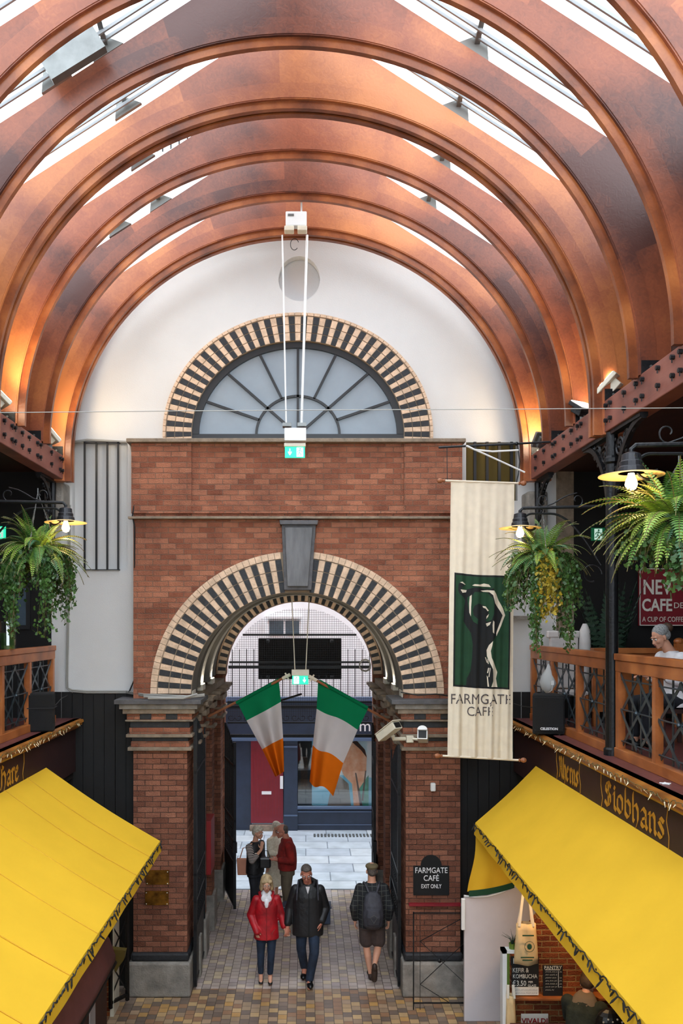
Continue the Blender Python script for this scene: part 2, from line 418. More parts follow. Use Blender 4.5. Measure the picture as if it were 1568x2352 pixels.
mat('hair_grey', (104, 94, 86), .7, rgb2=(60, 52, 48), vscale=40)
mat('hair_brown', (84, 60, 40), .7, rgb2=(44, 30, 20), vscale=30)
mat('red_jacket', (186, 14, 28), .55, rgb2=(120, 6, 18), vscale=7, bump=.5, bscale=14)
mat('rust_fleece', (150, 30, 22), .9, rgb2=(108, 18, 14), vscale=8, bump=.3)
mat('black_jacket', (22, 22, 25), .55, var=.5, vscale=8, bump=.6, bscale=12)
mat('navy_jeans', (30, 48, 72), .8, rgb2=(16, 22, 34), vscale=5, bump=.4, bscale=16)
mat('dark_jeans', (26, 28, 36), .8, var=.4, vscale=6, bump=.3)
mat('khaki', (104, 92, 74), .85, var=.2, bump=.3)
mat('khaki_cap', (112, 98, 70), .85, var=.2)
mat('brown_shorts', (74, 60, 56), .85, var=.35, vscale=7, bump=.4, bscale=14)
mat('scarf_white', (232, 230, 234), .8, var=.06, vscale=20, bump=.5, bscale=30)
mat('leather_black', (16, 16, 18), .35)
mat('shoe_brown', (54, 38, 30), .6)
mat('pack_grey', (58, 58, 66), .7, var=.3, vscale=12, bump=.5, bscale=20)
mat('bag_tan', (196, 132, 104), .7, var=.1)
mat('dress_cream', (214, 206, 186), .85, rgb2=(190, 176, 150), vscale=24)
mat('shirt_white', (224, 220, 222), .85, var=.05, bump=.4, bscale=12)
mat('jumper_green', (44, 50, 38), .9, rgb2=(30, 34, 26), vscale=14, bump=.3)
mat('collar_fawn', (112, 96, 78), .9)
mat('mauve', (120, 72, 70), .85, var=.12, vscale=4)
mat('counter_grey', (205, 198, 200), .35, var=.03)
mat('tote_canvas', (206, 176, 128), .85, var=.1)
mat('chalkboard', (20, 20, 20), .7)
mat('chalk', (206, 206, 200), .8)
mat('pot_green', (96, 120, 40), .5)
mat('ochre', (96, 78, 24), .8)
cloth_mat('plastic_bag', (222, 226, 226), .5)
mat('sign_red', (128, 22, 34), .5, var=.15)
mat('paper', (222, 216, 204), .7)
mat('red_box', (140, 26, 26), .5)

def plaid():
    m = mat('plaid_shirt', (24, 24, 28), .85); n = m.node_tree.nodes; l = m.node_tree.links; p = n['Principled BSDF']
    tc = n.new('ShaderNodeTexCoord'); s = n.new('ShaderNodeSeparateXYZ'); l.new(tc.outputs['Object'], s.inputs[0])
    outs = []
    for ax in (0, 2):
        a = n.new('ShaderNodeMath'); a.operation = 'MULTIPLY'; a.inputs[1].default_value = 14; l.new(s.outputs[ax], a.inputs[0])
        b = n.new('ShaderNodeMath'); b.operation = 'FRACT'; l.new(a.outputs[0], b.inputs[0])
        c = n.new('ShaderNodeMath'); c.operation = 'LESS_THAN'; c.inputs[1].default_value = .12; l.new(b.outputs[0], c.inputs[0]); outs.append(c)
    mx = n.new('ShaderNodeMath'); mx.operation = 'MAXIMUM'; l.new(outs[0].outputs[0], mx.inputs[0]); l.new(outs[1].outputs[0], mx.inputs[1])
    r = n.new('ShaderNodeMix'); r.data_type = 'RGBA'; r.inputs[6].default_value = lin(24, 24, 28); r.inputs[7].default_value = lin(72, 74, 70)
    l.new(mx.outputs[0], r.inputs[0]); l.new(r.outputs[2], p.inputs['Base Color'])
plaid()
def stripes(name, c1, c2, k, ax=2, duty=.5):
    m = mat(name, c1, .8); n = m.node_tree.nodes; l = m.node_tree.links; p = n['Principled BSDF']
    tc = n.new('ShaderNodeTexCoord'); s = n.new('ShaderNodeSeparateXYZ'); l.new(tc.outputs['Object'], s.inputs[0])
    a = n.new('ShaderNodeMath'); a.operation = 'MULTIPLY'; a.inputs[1].default_value = k; l.new(s.outputs[ax], a.inputs[0])
    b = n.new('ShaderNodeMath'); b.operation = 'FRACT'; l.new(a.outputs[0], b.inputs[0])
    c = n.new('ShaderNodeMath'); c.operation = 'LESS_THAN'; c.inputs[1].default_value = duty; l.new(b.outputs[0], c.inputs[0])
    r = n.new('ShaderNodeMix'); r.data_type = 'RGBA'; r.inputs[6].default_value = lin(*c1); r.inputs[7].default_value = lin(*c2)
    l.new(c.outputs[0], r.inputs[0]); l.new(r.outputs[2], p.inputs['Base Color'])
stripes('striped_sleeve', (30, 28, 34), (206, 190, 180), 38, duty=.45)
m_ = mat('headscarf', (190, 190, 186), .8); n_ = m_.node_tree.nodes; v_ = n_.new('ShaderNodeTexVoronoi'); v_.inputs['Scale'].default_value = 34; v_.feature = 'DISTANCE_TO_EDGE'
r_ = n_.new('ShaderNodeValToRGB'); r_.color_ramp.elements[0].color = lin(24, 24, 24); r_.color_ramp.elements[0].position = .08; r_.color_ramp.elements[1].position = .14; r_.color_ramp.elements[1].color = lin(190, 190, 188)
m_.node_tree.links.new(v_.outputs[0], r_.inputs[0]); m_.node_tree.links.new(r_.outputs[0], n_['Principled BSDF'].inputs['Base Color'])

# ================================================================ THE SETTING
XC = -.125                                    # centre line of the hall
def rect(x0, x1, z0, z1): return [(x0, z0), (x1, z0), (x1, z1), (x0, z1)]
def arcpts(cx, cz, a, b, t0, t1, n): return [(cx+a*math.cos(t0+(t1-t0)*i/(n-1)), cz+b*math.sin(t0+(t1-t0)*i/(n-1))) for i in range(n)]
struct(MB().box(-6.6, 6.6, -4, 12.2, -.12, 0).build('floor', 'floor_tiles'), 'floor of small square yellow, brown and grey tiles')
struct(MB().box(-3, 3, 12.2, 16.8, -.12, 0).build('floor_passage', 'passage_tiles'), 'beige square tiles on the passage floor, lightened for street reflections')
struct(MB().box(-16, 16, 16.8, 21.7, -.14, -.02).box(-1.6, 1.5, 16.72, 16.98, -.1, .012).build('floor_street', 'flagstones'), 'street paved in pale grey flagstones beyond the passage')
# --- brick portal wall, front face at y = 12
SPR = 4.37
op = [(-2.5, 4.3), (-2.5, 8.0), (2.24, 8.0), (2.24, 4.3), (XC+1.55, 4.3)]+arcpts(XC, SPR, 1.55, 1.49, 0, PI, 33)+[(XC-1.55, 4.3)]
mb = MB().xz([op], 12.0, 12.6)
mb.box(-2.52, -2.5+.85, 11.95, 12.0, 6.98, 7.99); mb.box(2.24-.82, 2.26, 11.95, 12.0, 6.98, 7.99); mb.box(-1.66, 1.43, 11.96, 12.0, 6.98, 7.12)
struct(mb.build('wall_portal', 'red_brick'), 'red brick wall above the arched entrance, with recessed panel')
struct(MB().box(-2.58, 2.3, 11.88, 12.3, 7.995, 8.05).build('trim_ledge', 'stone', bevel=.008), 'thin stone ledge along the top of the brick wall')
struct(MB().box(-2.56, 2.27, 11.9, 12.0, 6.895, 6.93).build('trim_string', 'stone', bevel=.006), 'thin stone string course across the brick wall')
def pier(x0, x1, inner, nm, lab):
    o = struct(MB().box(x0, x1, 12.0, 12.6, .62, 4.3).build('wall_pier_'+nm, 'pier_brick'), lab)
    e0, e1 = (0, 1) if inner > 0 else (1, 0)
    m = MB()
    def band(z0, z1, ext, mi, exo=None):
        a = x0-(ext if inner < 0 else ext if exo is None else exo); b = x1+ext
        m.box(x0-ext, x1+ext, 12.0-ext, 12.62, z0, z1, mi)
    band(4.235, 4.30, .23, 0); band(4.16, 4.235, .17, 4); band(4.09, 4.16, .13, 1); 
    band(4.0, 4.09, .08, 5); band(3.975, 4.0, .10, 1); band(3.88, 3.975, .04, 2); band(3.79, 3.88, .05, 3); band(3.745, 3.79, .09, 1)
    band(3.68, 3.745, .02, 2); band(3.6, 3.68, .03, 3); band(3.55, 3.6, .07, 1)
    # black headers in the chequered course
    n = 5; w = (x1-x0+.16)/n
    for i in range(n):
        if i % 2: m.box(x0-.08+i*w, x0-.08+(i+1)*w-.02, 11.912, 11.93, 4.005, 4.085, 2)
    struct(m.build('trim_capital_'+nm, ['slab_stone', 'stone', 'black_brick', 'red_brick', 'grey_stone', 'red_brick'], bevel=.006), 'corbelled capital of stone, red and black brick on the '+nm+' pier')
    m = MB().box(x0-.06, x1+.06, 11.90, 12.62, 0, .5, 0).box(x0-.03, x1+.03, 11.95, 12.62, .5, .62, 1)
    struct(m.build('trim_plinth_'+nm, ['grey_stone', 'black_brick'], bevel=.03), 'worn grey stone plinth under the '+nm+' pier')
pier(-2.5, -1.72, 1, 'left', 'left brick pier of the arched entrance'); pier(1.45, 2.24, -1, 'right', 'right brick pier of the arched entrance')
# --- voussoir rings with alternate cream and black bricks
def brick_ring(name, lab, cx, cz, ai, bi, ao, bo, yf, yb, t0, t1, n, label_hoop=.04, gap=None, rings=3):
    m = MB()
    m.xz([arcpts(cx, cz, ao, bo, t0, t1, 60)+arcpts(cx, cz, ai, bi, t1, t0, 60)], yf+.012, yb, 2)
    hoop = label_hoop
    for i in range(n):
        a0 = t0+(t1-t0)*i/n; a1 = t0+(t1-t0)*(i+1)/n; g = (a1-a0)*.045
        if gap and gap[0] < (a0+a1)/2 < gap[1]: continue
        for k in range(rings):
            f0 = k/rings; f1 = (k+1)/rings; e = .012
            dark = i % 2 == 1
            A0, B0 = ai+(ao-ai-hoop)*f0+e*.5, bi+(bo-bi-hoop)*f0+e*.5; A1, B1 = ai+(ao-ai-hoop)*f1-e*.5, bi+(bo-bi-hoop)*f1-e*.5
            q = [(cx+A0*math.cos(a0+g), cz+B0*math.sin(a0+g)), (cx+A1*math.cos(a0+g), cz+B1*math.sin(a0+g)), (cx+A1*math.cos(a1-g), cz+B1*math.sin(a1-g)), (cx+A0*math.cos(a1-g), cz+B0*math.sin(a1-g))]
            m.xz([q], yf, yf+.05, 1 if dark else 0)
    h = n
    for i in range(h):
        a0 = t0+(t1-t0)*i/h; a1 = t0+(t1-t0)*(i+1)/h; g = (a1-a0)*.04
        if gap and gap[0] < (a0+a1)/2 < gap[1]: continue
        q = [(cx+(ao-hoop+.008)*math.cos(a0+g), cz+(bo-hoop+.008)*math.sin(a0+g)), (cx+ao*math.cos(a0+g), cz+bo*math.sin(a0+g)), (cx+ao*math.cos(a1-g), cz+bo*math.sin(a1-g)), (cx+(ao-hoop+.008)*math.cos(a1-g), cz+(bo-hoop+.008)*math.sin(a1-g))]
        m.xz([q], yf-.01, yf+.05, 0)
    return struct(m.build(name, ['cream_brick', 'black_brick', 'mortar']), lab)
brick_ring('trim_arch_entrance', 'ring of alternate cream and black bricks round the entrance arch', XC, SPR, 1.53, 1.47, 2.12, 2.06, 11.955, 12.02, 0, PI, 69, .10, gap=(PI/2-.10, PI/2+.10))
brick_ring('trim_arch_fanlight', 'ring of alternate cream and black bricks round the fanlight', -.117, 8.2, 1.573, 1.372, 2.0, 1.787, 12.24, 12.33, -.08, PI+.08, 69, .05)
# keystone
m = MB(); yk = 11.82
k0 = P(652, 1355, yk); k1 = P(715, 1355, yk); k2 = P(726, 1195, yk); k3 = P(646, 1195, yk)
m.xz([[(k0.x, k0.z), (k1.x, k1.z), (k2.x, k2.z), (k3.x, k3.z)]], yk+.05, 12.3, 0)
i = .05; m.xz([[(k0.x+i, k0.z+i), (k1.x-i, k1.z+i), (k2.x-i, k2.z-.1), (k3.x+i, k3.z-.1)]], yk, yk+.06, 1)
m.xz([[(k3.x-.02, k3.z-.06), (k2.x+.02, k2.z-.06), (k2.x+.03, k2.z), (k3.x-.03, k3.z)]], yk-.02, 12.0, 0)
struct(m.build('trim_keystone', ['slab_stone', 'keystone'], bevel=.008), 'tall grey stone keystone above the entrance arch')
# --- white gable wall behind, with fanlight, round recess and two barred niches
fan = arcpts(-.117, 8.2, 1.575, 1.375, 0, PI, 41)+[(-1.692, 7.9), (1.458, 7.9)]
rc = P(687, 640, 12.3); rr_ = 48*12.3/F
circ = arcpts(rc.x, rc.z, rr_, rr_*1.08, 0, 2*PI, 33)[:-1]
nl = [(P(166, 0, 12.3).x, P(0, 1310, 12.3).z), (P(293, 0, 12.3).x, P(0, 1310, 12.3).z), (P(293, 0, 12.3).x, P(0, 1013, 12.3).z), (P(166, 0, 12.3).x, P(0, 1013, 12.3).z)]
nr = [(P(1070, 0, 12.3).x, P(0, 1150, 12.3).z), (P(1188, 0, 12.3).x, P(0, 1150, 12.3).z), (P(1188, 0, 12.3).x, P(0, 1016, 12.3).z), (P(1070, 0, 12.3).x, P(0, 1016, 12.3).z)]
zl = P(0, 1592, 12.3).z
outer = [(-3.78, 3.95), (-3.55, 3.95), (-3.55, zl), (-2.4, zl), (-2.4, 7.0), (2.1, 7.0), (2.1, zl), (3.1, zl), (3.1, 3.95), (3.75, 3.95), (3.75, 12.4), (-3.78, 12.4)]
struct(MB().xz([outer, fan, circ, nl, nr], 12.3, 12.44).build('wall_gable', 'white_plaster'), 'white plastered end wall with arched window and round recess')
struct(MB().xz([rect(-3.7, -2.5, 5.9, 8.3)], 12.44, 12.5).xz([rect(rc.x-.5, rc.x+.5, rc.z-.5, rc.z+.5)], 12.46, 12.5).build('wall_niche', ['white_plaster']), 'white plaster back of the niches')
struct(MB().xz([rect(2.3, 3.2, 7.1, 8.2)], 12.425, 12.439).build('trim_niche_back', 'ochre'), 'dark olive panel behind the right niche bars')
struct(MB().box(2.4, 3.4, 12.2, 12.3, 5.45, 5.5).build('trim_shelf', 'grey_stone'), 'grey ledge on the white wall behind the fern')
# niche bars: one grille each
g = thing('window_bars', 'four black upright bars across the white niche left of the brick wall', 'bars', (P(230, 0, 12.26).x, 12.26, nl[0][1]))
for px in (195, 222, 247, 272):
    x = P(px, 0, 12.28).x; MB().box(x-.013, x+.013, 12.25, 12.28, nl[0][1], nl[2][1]-.03).build('bar', 'black_frame', g, world=True)
x0, x1 = P(193, 0, 12.28).x, P(275, 0, 12.28).x
MB().box(x0, x1, 12.25, 12.3, nl[2][1]-.045, nl[2][1]-.02).build('rail', 'black_frame', g, world=True); MB().box(x0, x1, 12.26, 12.3, nl[0][1]+.002, nl[0][1]+.014).build('rail', 'black_frame', g, world=True)
g = thing('window_bars', 'black upright bars across the dark niche above the cream banner', 'bars', (P(1130, 0, 12.26).x, 12.26, nr[0][1]))
for px in (1090, 1118, 1146, 1174):
    x = P(px, 0, 12.28).x; MB().box(x-.02, x+.02, 12.26, 12.3, nr[0][1], nr[2][1]).build('bar', 'black_frame', g, world=True)
# fanlight window
fw = MB()
cx, cz = -.117, 8.2
fw.xz([arcpts(cx, cz, 1.573, 1.373, 0, PI, 49)+arcpts(cx, cz, 1.573-.1, 1.373-.085, PI, 0, 49)], 12.3, 12.38)
fw.box(cx-1.573, cx+1.573, 12.3, 12.38, 8.07, 8.205)
wf = struct(fw.build('window_1', 'black_frame'), 'semicircular fanlight with black frame and frosted panes')
mu = MB()
for k in range(1, 7+1):
    a = PI*k/8
    r0 = .62 if k % 2 else .0
    if k in (2, 4, 6): r0 = .0
    e = Vector((cx+1.5*math.cos(a), 12.34, cz+1.31*math.sin(a))); s_ = Vector((cx+r0*math.cos(a), 12.34, cz+r0*.93*math.sin(a)))
    mu.bar(s_, e, .035, .05, 0, up=Vector((0, 1, 0)))
pts = [Vector((cx+.62*math.cos(PI*i/32), 12.34, cz+.575*math.sin(PI*i/32))) for i in range(33)]
for i in range(32): mu.bar(pts[i], pts[i+1], .035, .05, 0, up=Vector((0, 1, 0)))
mu.build('glazing_bars', 'black_frame', wf)
MB().xz([arcpts(cx, cz, 1.5, 1.3, 0, PI, 41)], 12.352, 12.358).build('pane', 'frosted', wf)
struct(MB().box(-3.7, 3.7, 12.9, 12.95, 7.9, 9.9).build('wall_behind', 'white_plaster'))
# --- lower dark boarding beside the portal
m = MB(); random.seed(3)
for (a, b) in ((-3.95, -2.5), (2.24, 3.95)):
    x = a
    while x < b-.01:
        w = min(.16, b-x); m.box(x+.004, x+w-.004, 12.28+random.uniform(0, .02), 12.36, 0, 4.37); x += w
struct(m.build('wall_dark_boards', 'dark_boards'), 'black upright boarding beside the brick piers')
struct(MB().box(-6.6, -3.78, 12.3, 12.4, 0, 8).box(3.95, 6.6, 12.3, 12.4, 0, 8).build('wall_end', 'dark_wall'))
struct(MB().box(3.72, 3.97, 12.26, 12.4, 4.37, 7.8).build('trim_post', 'stone'), 'brown upright timber at the edge of the dark doorway')
struct(MB().box(-6.7, -6.6, -4, 12.4, 0, 8).build('wall_left', 'dark_wall')); struct(MB().box(6.6, 6.7, -4, 12.4, 0, 8).build('wall_right', 'dark_wall'))
struct(MB().box(-6.6, -3.0, -4.1, -4, 0, 8).box(2.8, 6.6, -4.1, -4, 0, 8).box(-3.0, 2.8, -4.1, -4, 0, 3.6).build('wall_front', 'white_plaster'), 'wall behind the viewpoint, with a large opening added for daylight')  # central opening added so sky light reaches the hall from behind
struct(MB().box(-6.6, -3.66, -4, 12.3, 7.64, 7.74).box(3.41, 6.6, -4, 12.3, 7.64, 7.74).build('ceiling_gallery', 'dark_wood'))
# eaves boards above the beams
EX = 3.72
m = MB()
for sg in (-1, 1):
    y = 3.0
    while y < 12.3:
        m.box(XC+sg*EX, XC+sg*(EX+.06), y+.004, min(y+.19, 12.3)-.004, 7.8, 9.62); y += .19
struct(m.build('wall_eaves', 'dark_wood'), 'dark boarding between the beams and the roof glazing')
struct(MB().box(XC-EX-.1, XC-EX, -4, 3, 7.8, 9.6).box(XC+EX, XC+EX+.1, -4, 3, 7.8, 9.6).build('wall_eaves_near', 'dark_wood'))
# --- passage: pilasters, vault, far arch
m = MB()
for (a, b) in ((12.6, 12.75), (13.3, 13.7), (14.5, 14.9), (16.0, 16.8)):
    for sg in (-1, 1):
        x0 = XC+sg*1.52; x1 = XC+sg*2.1
        m.box(min(x0, x1), max(x0, x1), a, b, 0, 4.1, 0)
        m.box(min(x0, x1)-.05*(sg > 0), max(x0, x1)+.05*(sg < 0), a-.02, b+.02, 0, .62, 1)
        for (z0, z1, e) in ((3.55, 3.6, .05), (3.72, 3.77, .05), (3.9, 4.0, .05), (4.05, 4.14, .1), (4.14, 4.2, .16)):
            m.box(min(x0, x1)-e*(sg > 0), max(x0, x1)+e*(sg < 0), a-e*.4, b+e*.4, z0, z1, 2)
struct(m.build('wall_passage_pilasters', ['pier_brick', 'grey_stone', 'stone'], bevel=.01), 'brick pilasters with stone bands lining the passage')
struct(MB().box(XC-2.1, XC-1.78, 12.6, 16.8, 0, 4.2).box(XC+1.78, XC+2.1, 12.6, 16.8, 0, 4.2).build('wall_passage', 'pier_brick'))
struct(MB().box(XC-1.85, XC-1.5, 12.6, 16.6, 4.2, 4.3).box(XC+1.5, XC+1.85, 12.6, 16.6, 4.2, 4.3).build('trim_impost', 'stone'), 'stone impost ledge along the passage')
def barrel(a, b, y0, y1, zc, th=.2, n=40):
    return MB().xz([arcpts(XC, zc, a, b, 0, PI, n)+arcpts(XC, zc, a+th, b+th, PI, 0, n)], y0, y1)
struct(barrel(1.66, 1.62, 12.6, 16.4, 4.36).build('ceiling_vault', 'grey_plaster', smooth=False), 'grey plastered barrel vault of the passage')
m = barrel(1.54, 1.47, 12.03, 12.65, SPR, .1)
for (a, b) in ((13.3, 13.7), (14.5, 14.9)):
    m2 = barrel(1.57, 1.53, a, b, 4.36, .12); m.add(m2.v, m2.f)
struct(m.build('ceiling_ribs', 'grey_plaster'), 'grey plaster ribs under the vault')
brick_ring('trim_arch_street', 'thin ring of cream and black bricks on the street arch', XC, 4.38, 1.46, 1.44, 1.64, 1.62, 16.36, 16.5, 0, PI, 69, .02, rings=1)
# outside of the portal block
struct(MB().xz([[(-5, 0), (XC-1.5, 0), (XC-1.5, 4.3)]+arcpts(XC, 4.38, 1.47, 1.44, PI, 0, 33)+[(XC+1.5, 0), (5, 0), (5, 7.5), (-5, 7.5)]], 16.5, 16.8).box(-12, -5, 16.5, 16.8, 0, 13).box(5, 12, 16.5, 16.8, 0, 13).box(-5, 5, 16.5, 16.8, 7.5, 12.4).build('wall_street_side', 'red_brick'))
struct(MB().box(-5, 5, 12.6, 16.8, 6.3, 6.5).box(-5, -4.9, 12.6, 16.8, 0, 7.5).box(4.9, 5, 12.6, 16.8, 0, 7.5).build('ceiling_over_passage', 'dark_wall'))

# --- roof: glazing with aluminium bars, ribs below
RZ = H+6.585; SL = .645
m = MB()
for sg in (-1, 1):
    xo = XC+sg*(EX+.2); zo = RZ+.22-SL*(EX+.2)
    m.add([(XC, -4, RZ+.22), (XC, 12.4, RZ+.22), (xo, 12.4, zo), (xo, -4, zo)], [(0, 1, 2, 3)])
gl = struct(m.build('window_roof', 'roof_glass', solid=.01), 'long pitched skylight over the hall')
m = MB()
for k in range(17):
    y = 11.96-.965*(k+.5)+.25
    for sg in (-1, 1):
        for (dy, dz) in ((-.05, .16), (.05, .16)):
            m.bar((XC+sg*.1, y+dy, RZ+dz-SL*.1), (XC+sg*(EX+.15), y+dy, RZ+dz-SL*(EX+.15)), .022, .03, 0)
m.build('glazing_bars', 'glazing_grey', gl)
m = MB().box(XC-.12, XC+.12, -4, 12.3, RZ+.05, RZ+.24); m.build('ridge', 'grey_metal', gl)
m = MB()
for sg in (-1, 1): m.box(XC+sg*(EX+.1)-.1, XC+sg*(EX+.1)+.1, -4, 12.3, 9.5, 9.72)
m.build('gutter', 'grey_metal', gl)

# --- timber arch ribs
ZC = H+2.37; RA = 3.23; RB = 3.17
def rib(k, lab, double=False, low=False, first=False):
    y = 11.775-.965*k
    t = thing('timber_arch_rib', lab, 'arch rib', (XC, y, ZC), 0, 'timber arch ribs under the skylight')
    xl = 3.62; fw_ = .085
    cang = math.atan2(6.585-SL*xl-2.37, xl)
    ang = sorted(set([i*PI/72 for i in range(73)]+[cang, PI-cang, PI/2]))
    def outer_at(a):
        c, s = math.cos(a), math.sin(a)
        L = 1e9
        if abs(c) > 1e-6: L = min(L, xl/abs(c))
        den = s+SL*abs(c)
        if den > 1e-6: L = min(L, (6.585-2.37)/den)
        return (c*L, s*L)
    zb = ZC*0+(7.775-ZC)
    zb2 = 7.42-ZC if low else zb
    wb = MB(); A = RA+fw_; B = RB+fw_
    y0, y1 = 0.0, .15
    segs = [random.uniform(-.06, .08) for _ in range(10)]
    base = (.07, -.09, .0, .09, -.1, .0, .05)[k]
    n = len(ang)
    for i in range(n-1):
        a0, a1 = ang[i], ang[i+1]
        i0 = (A*math.cos(a0), B*math.sin(a0)); i1 = (A*math.cos(a1), B*math.sin(a1)); o0 = outer_at(a0); o1 = outer_at(a1)
        # make outer at a given parameter roughly radial
        tn = segs[int((a0/PI)*9.999)]+base+.2
        q = [i0, o0, o1, i1]
        vs = [(p[0], y0, p[1]) for p in q]+[(p[0], y1, p[1]) for p in q]
        wb.add(vs, [(0, 1, 2, 3), (7, 6, 5, 4), (0, 3, 7, 4), (1, 5, 6, 2)], 0, tn)
    for sg in (-1, 1):
        if zb2 < -.001:
            x0, x1 = sorted((sg*A, sg*xl)); k0 = len(wb.f); wb.box(x0, x1, y0, y1, zb2, 0.0)
            for j in range(k0, len(wb.f)): wb.tone[j] = .2+base
    wb.build('web', 'rib_ply', t)
    def hoop(a0, a1, ya, yb, nm):
        h = MB(); N = 72
        for i in range(N):
            t0, t1 = PI*i/N, PI*(i+1)/N
            q = [(a0[0]*math.cos(t0), a0[1]*math.sin(t0)), (a1[0]*math.cos(t0), a1[1]*math.sin(t0)), (a1[0]*math.cos(t1), a1[1]*math.sin(t1)), (a0[0]*math.cos(t1), a0[1]*math.sin(t1))]
            h.add([(p[0], ya, p[1]) for p in q]+[(p[0], yb, p[1]) for p in q], [(0, 1, 2, 3), (7, 6, 5, 4), (0, 3, 7, 4), (1, 5, 6, 2)])
        for sg in (-1, 1):
            x0, x1 = sorted((sg*a0[0], sg*a1[0])); h.box(x0, x1, ya, yb, zb2 if low else -.02, 0)
        if nm == 'face_strip': h.tone = [.2+base]*len(h.f)
        h.build(nm, 'rib_ply' if nm == 'face_strip' else 'rib_mould', t)
    hoop((RA, RB), (RA+fw_, RB+fw_), .028, .085, 'moulding')
    # raised strip on the face of the web, a second edge to the moulding
    st_ = hoop((RA+fw_+.012, RB+fw_+.012), (RA+fw_+.17, RB+fw_+.17), -.006, 0.0, 'face_strip')
    if double: hoop((RA-.008, RB-.008), (RA+fw_+.02, RB+fw_+.02), .12, .19, 'moulding')
    for sg in (-1, 1):
        s = MB(); x0, x1 = sorted((sg*(RA+.1), sg*(xl+.0)))
        s.box(x0, x1, -.02, .17, zb, zb+.13); b = s.build('shoe', 'iron', t)
        for q in (.3, .7): MB().tube([(x0+(x1-x0)*q, -.03, zb+.07), (x0+(x1-x0)*q, -.02, zb+.07)], .014, 6).build('bolt', 'grey_metal', b)
    return t
names = ['varnished timber arch rib nearest the white end wall', 'second timber arch rib from the white wall, its crown just above the white box',
         'third timber arch rib out from the white end wall', 'fourth timber arch rib from the end wall, its feet crossing in front of the beams', 'fifth timber arch rib from the end wall, the highest crown wholly in the photo',
         'sixth timber arch rib from the end wall, its crown just above the photo', 'timber arch rib nearest the camera, only its haunch in the top right corner']
for k in range(7): rib(k, names[k], double=k in (0, 3), low=k in (0, 3))
# purlin brackets
gid = 0
def gusset(k, px, py, rod=True, name_side='right', word=''):
    y = 11.775-.965*k; sc = F/y
    x = (px-VX)/sc; z = H+(VY-py)/sc
    sg = 1 if x > XC else -1
    t = thing('purlin_bracket', word, 'bracket', (x, y+.05, z), 0, None)
    e = Vector((sg*1, 0, -SL)).normalized(); u = Vector((sg*SL, 0, 1)).normalized()
    m = MB(); q = [(-.17, -.06), (.17, -.06), (.05, .10), (-.05, .10)]
    m.prism([q], (0, 0, 0), e, u, (0, .04, 0)); m.build('plate', 'plate_grey', t)
    if rod:
        m = MB().bar((0, -.42, .16), (0, .02, .04), .05, .05, 0); m.build('strut', 'grey_metal', t)
for (k, px, py, w) in ((4, 1098, 98, 'pale steel purlin bracket on the fifth rib, right slope'), (3, 1055, 243, 'pale steel purlin bracket on the fourth rib, right slope'), (2, 1016, 368, 'pale steel purlin bracket on the third rib, right slope'), (1, 985, 462, 'small pale steel purlin bracket on the second rib, right slope'),
                       (4, 238, 100, 'upper pale steel purlin bracket on the fifth rib, left slope'), (4, 118, 172, 'lower pale steel purlin bracket on the fifth rib, left slope'), (3, 285, 238, 'pale steel purlin bracket on the fourth rib, left slope'), (1, 362, 458, 'upper pale steel purlin bracket on the second rib, left slope'), (1, 268, 516, 'lower pale steel purlin bracket on the second rib, left slope'), (2, 320, 358, 'pale steel purlin bracket on the third rib, left slope')):
    gusset(k, px, py, True, '', w)
# pale purlin length on the near left slope
a = P(104, 160, 7.75); b = P(226, 84, 7.75)
tag(MB().bar(a, b, .09, .28, 0, up=Vector((.6, 0, 1))).build('roof_plate', 'grey_metal', loc=a), 'pale flat steel plate under the left skylight near the top of the photo', 'roof plate')

# --- side beams with bolts, columns, galleries
BL = XC-3.33; BR = XC+3.33
def bolts(t, x, sg, ys):
    for y in ys:
        for z in (7.71, 7.55):
            MB().tube([(x, y, z), (x-sg*.035, y, z)], .022, 6).tube([(x-sg*.02, y, z), (x-sg*.02, y, z-.05)], .006, 5).build('bolt', 'iron', t, world=True)
bl = thing('side_beam', 'bolted brown timber beam on the left side of the hall', 'beam', (BL, 7, 7.44))
MB().box(BL-.2, BL, 2.5, 11.9, 7.44, 7.78).build('beam', 'beam_wood', bl, world=True, bevel=.01)
bolts(bl, BL, -1, (9.45, 9.7, 9.8, 10.05, 10.3, 10.62, 10.74, 11.2, 11.6, 11.7)[:])
br = thing('side_beam', 'bolted brown timber beam on the right side of the hall', 'beam', (BR, 7, 7.44))
MB().box(BR, BR+.2, 2.5, 11.9, 7.44, 7.78).build('beam', 'beam_wood', br, world=True, bevel=.01)
bolts(br, BR, 1, (7.05, 7.2, 7.5, 7.85, 8.0, 8.3, 8.68, 8.8, 9.2, 9.6, 9.72, 9.95, 10.25, 10.6, 10.7, 11.1, 11.5))
def scroll(m, c, r, ux, uz, turns=1.4, rad=.012, n=26, r2=.25, a0=0):
    m.tube(spiral(c, r, r*r2, a0, a0+turns*2*PI, n, ux, uz), rad, 5)
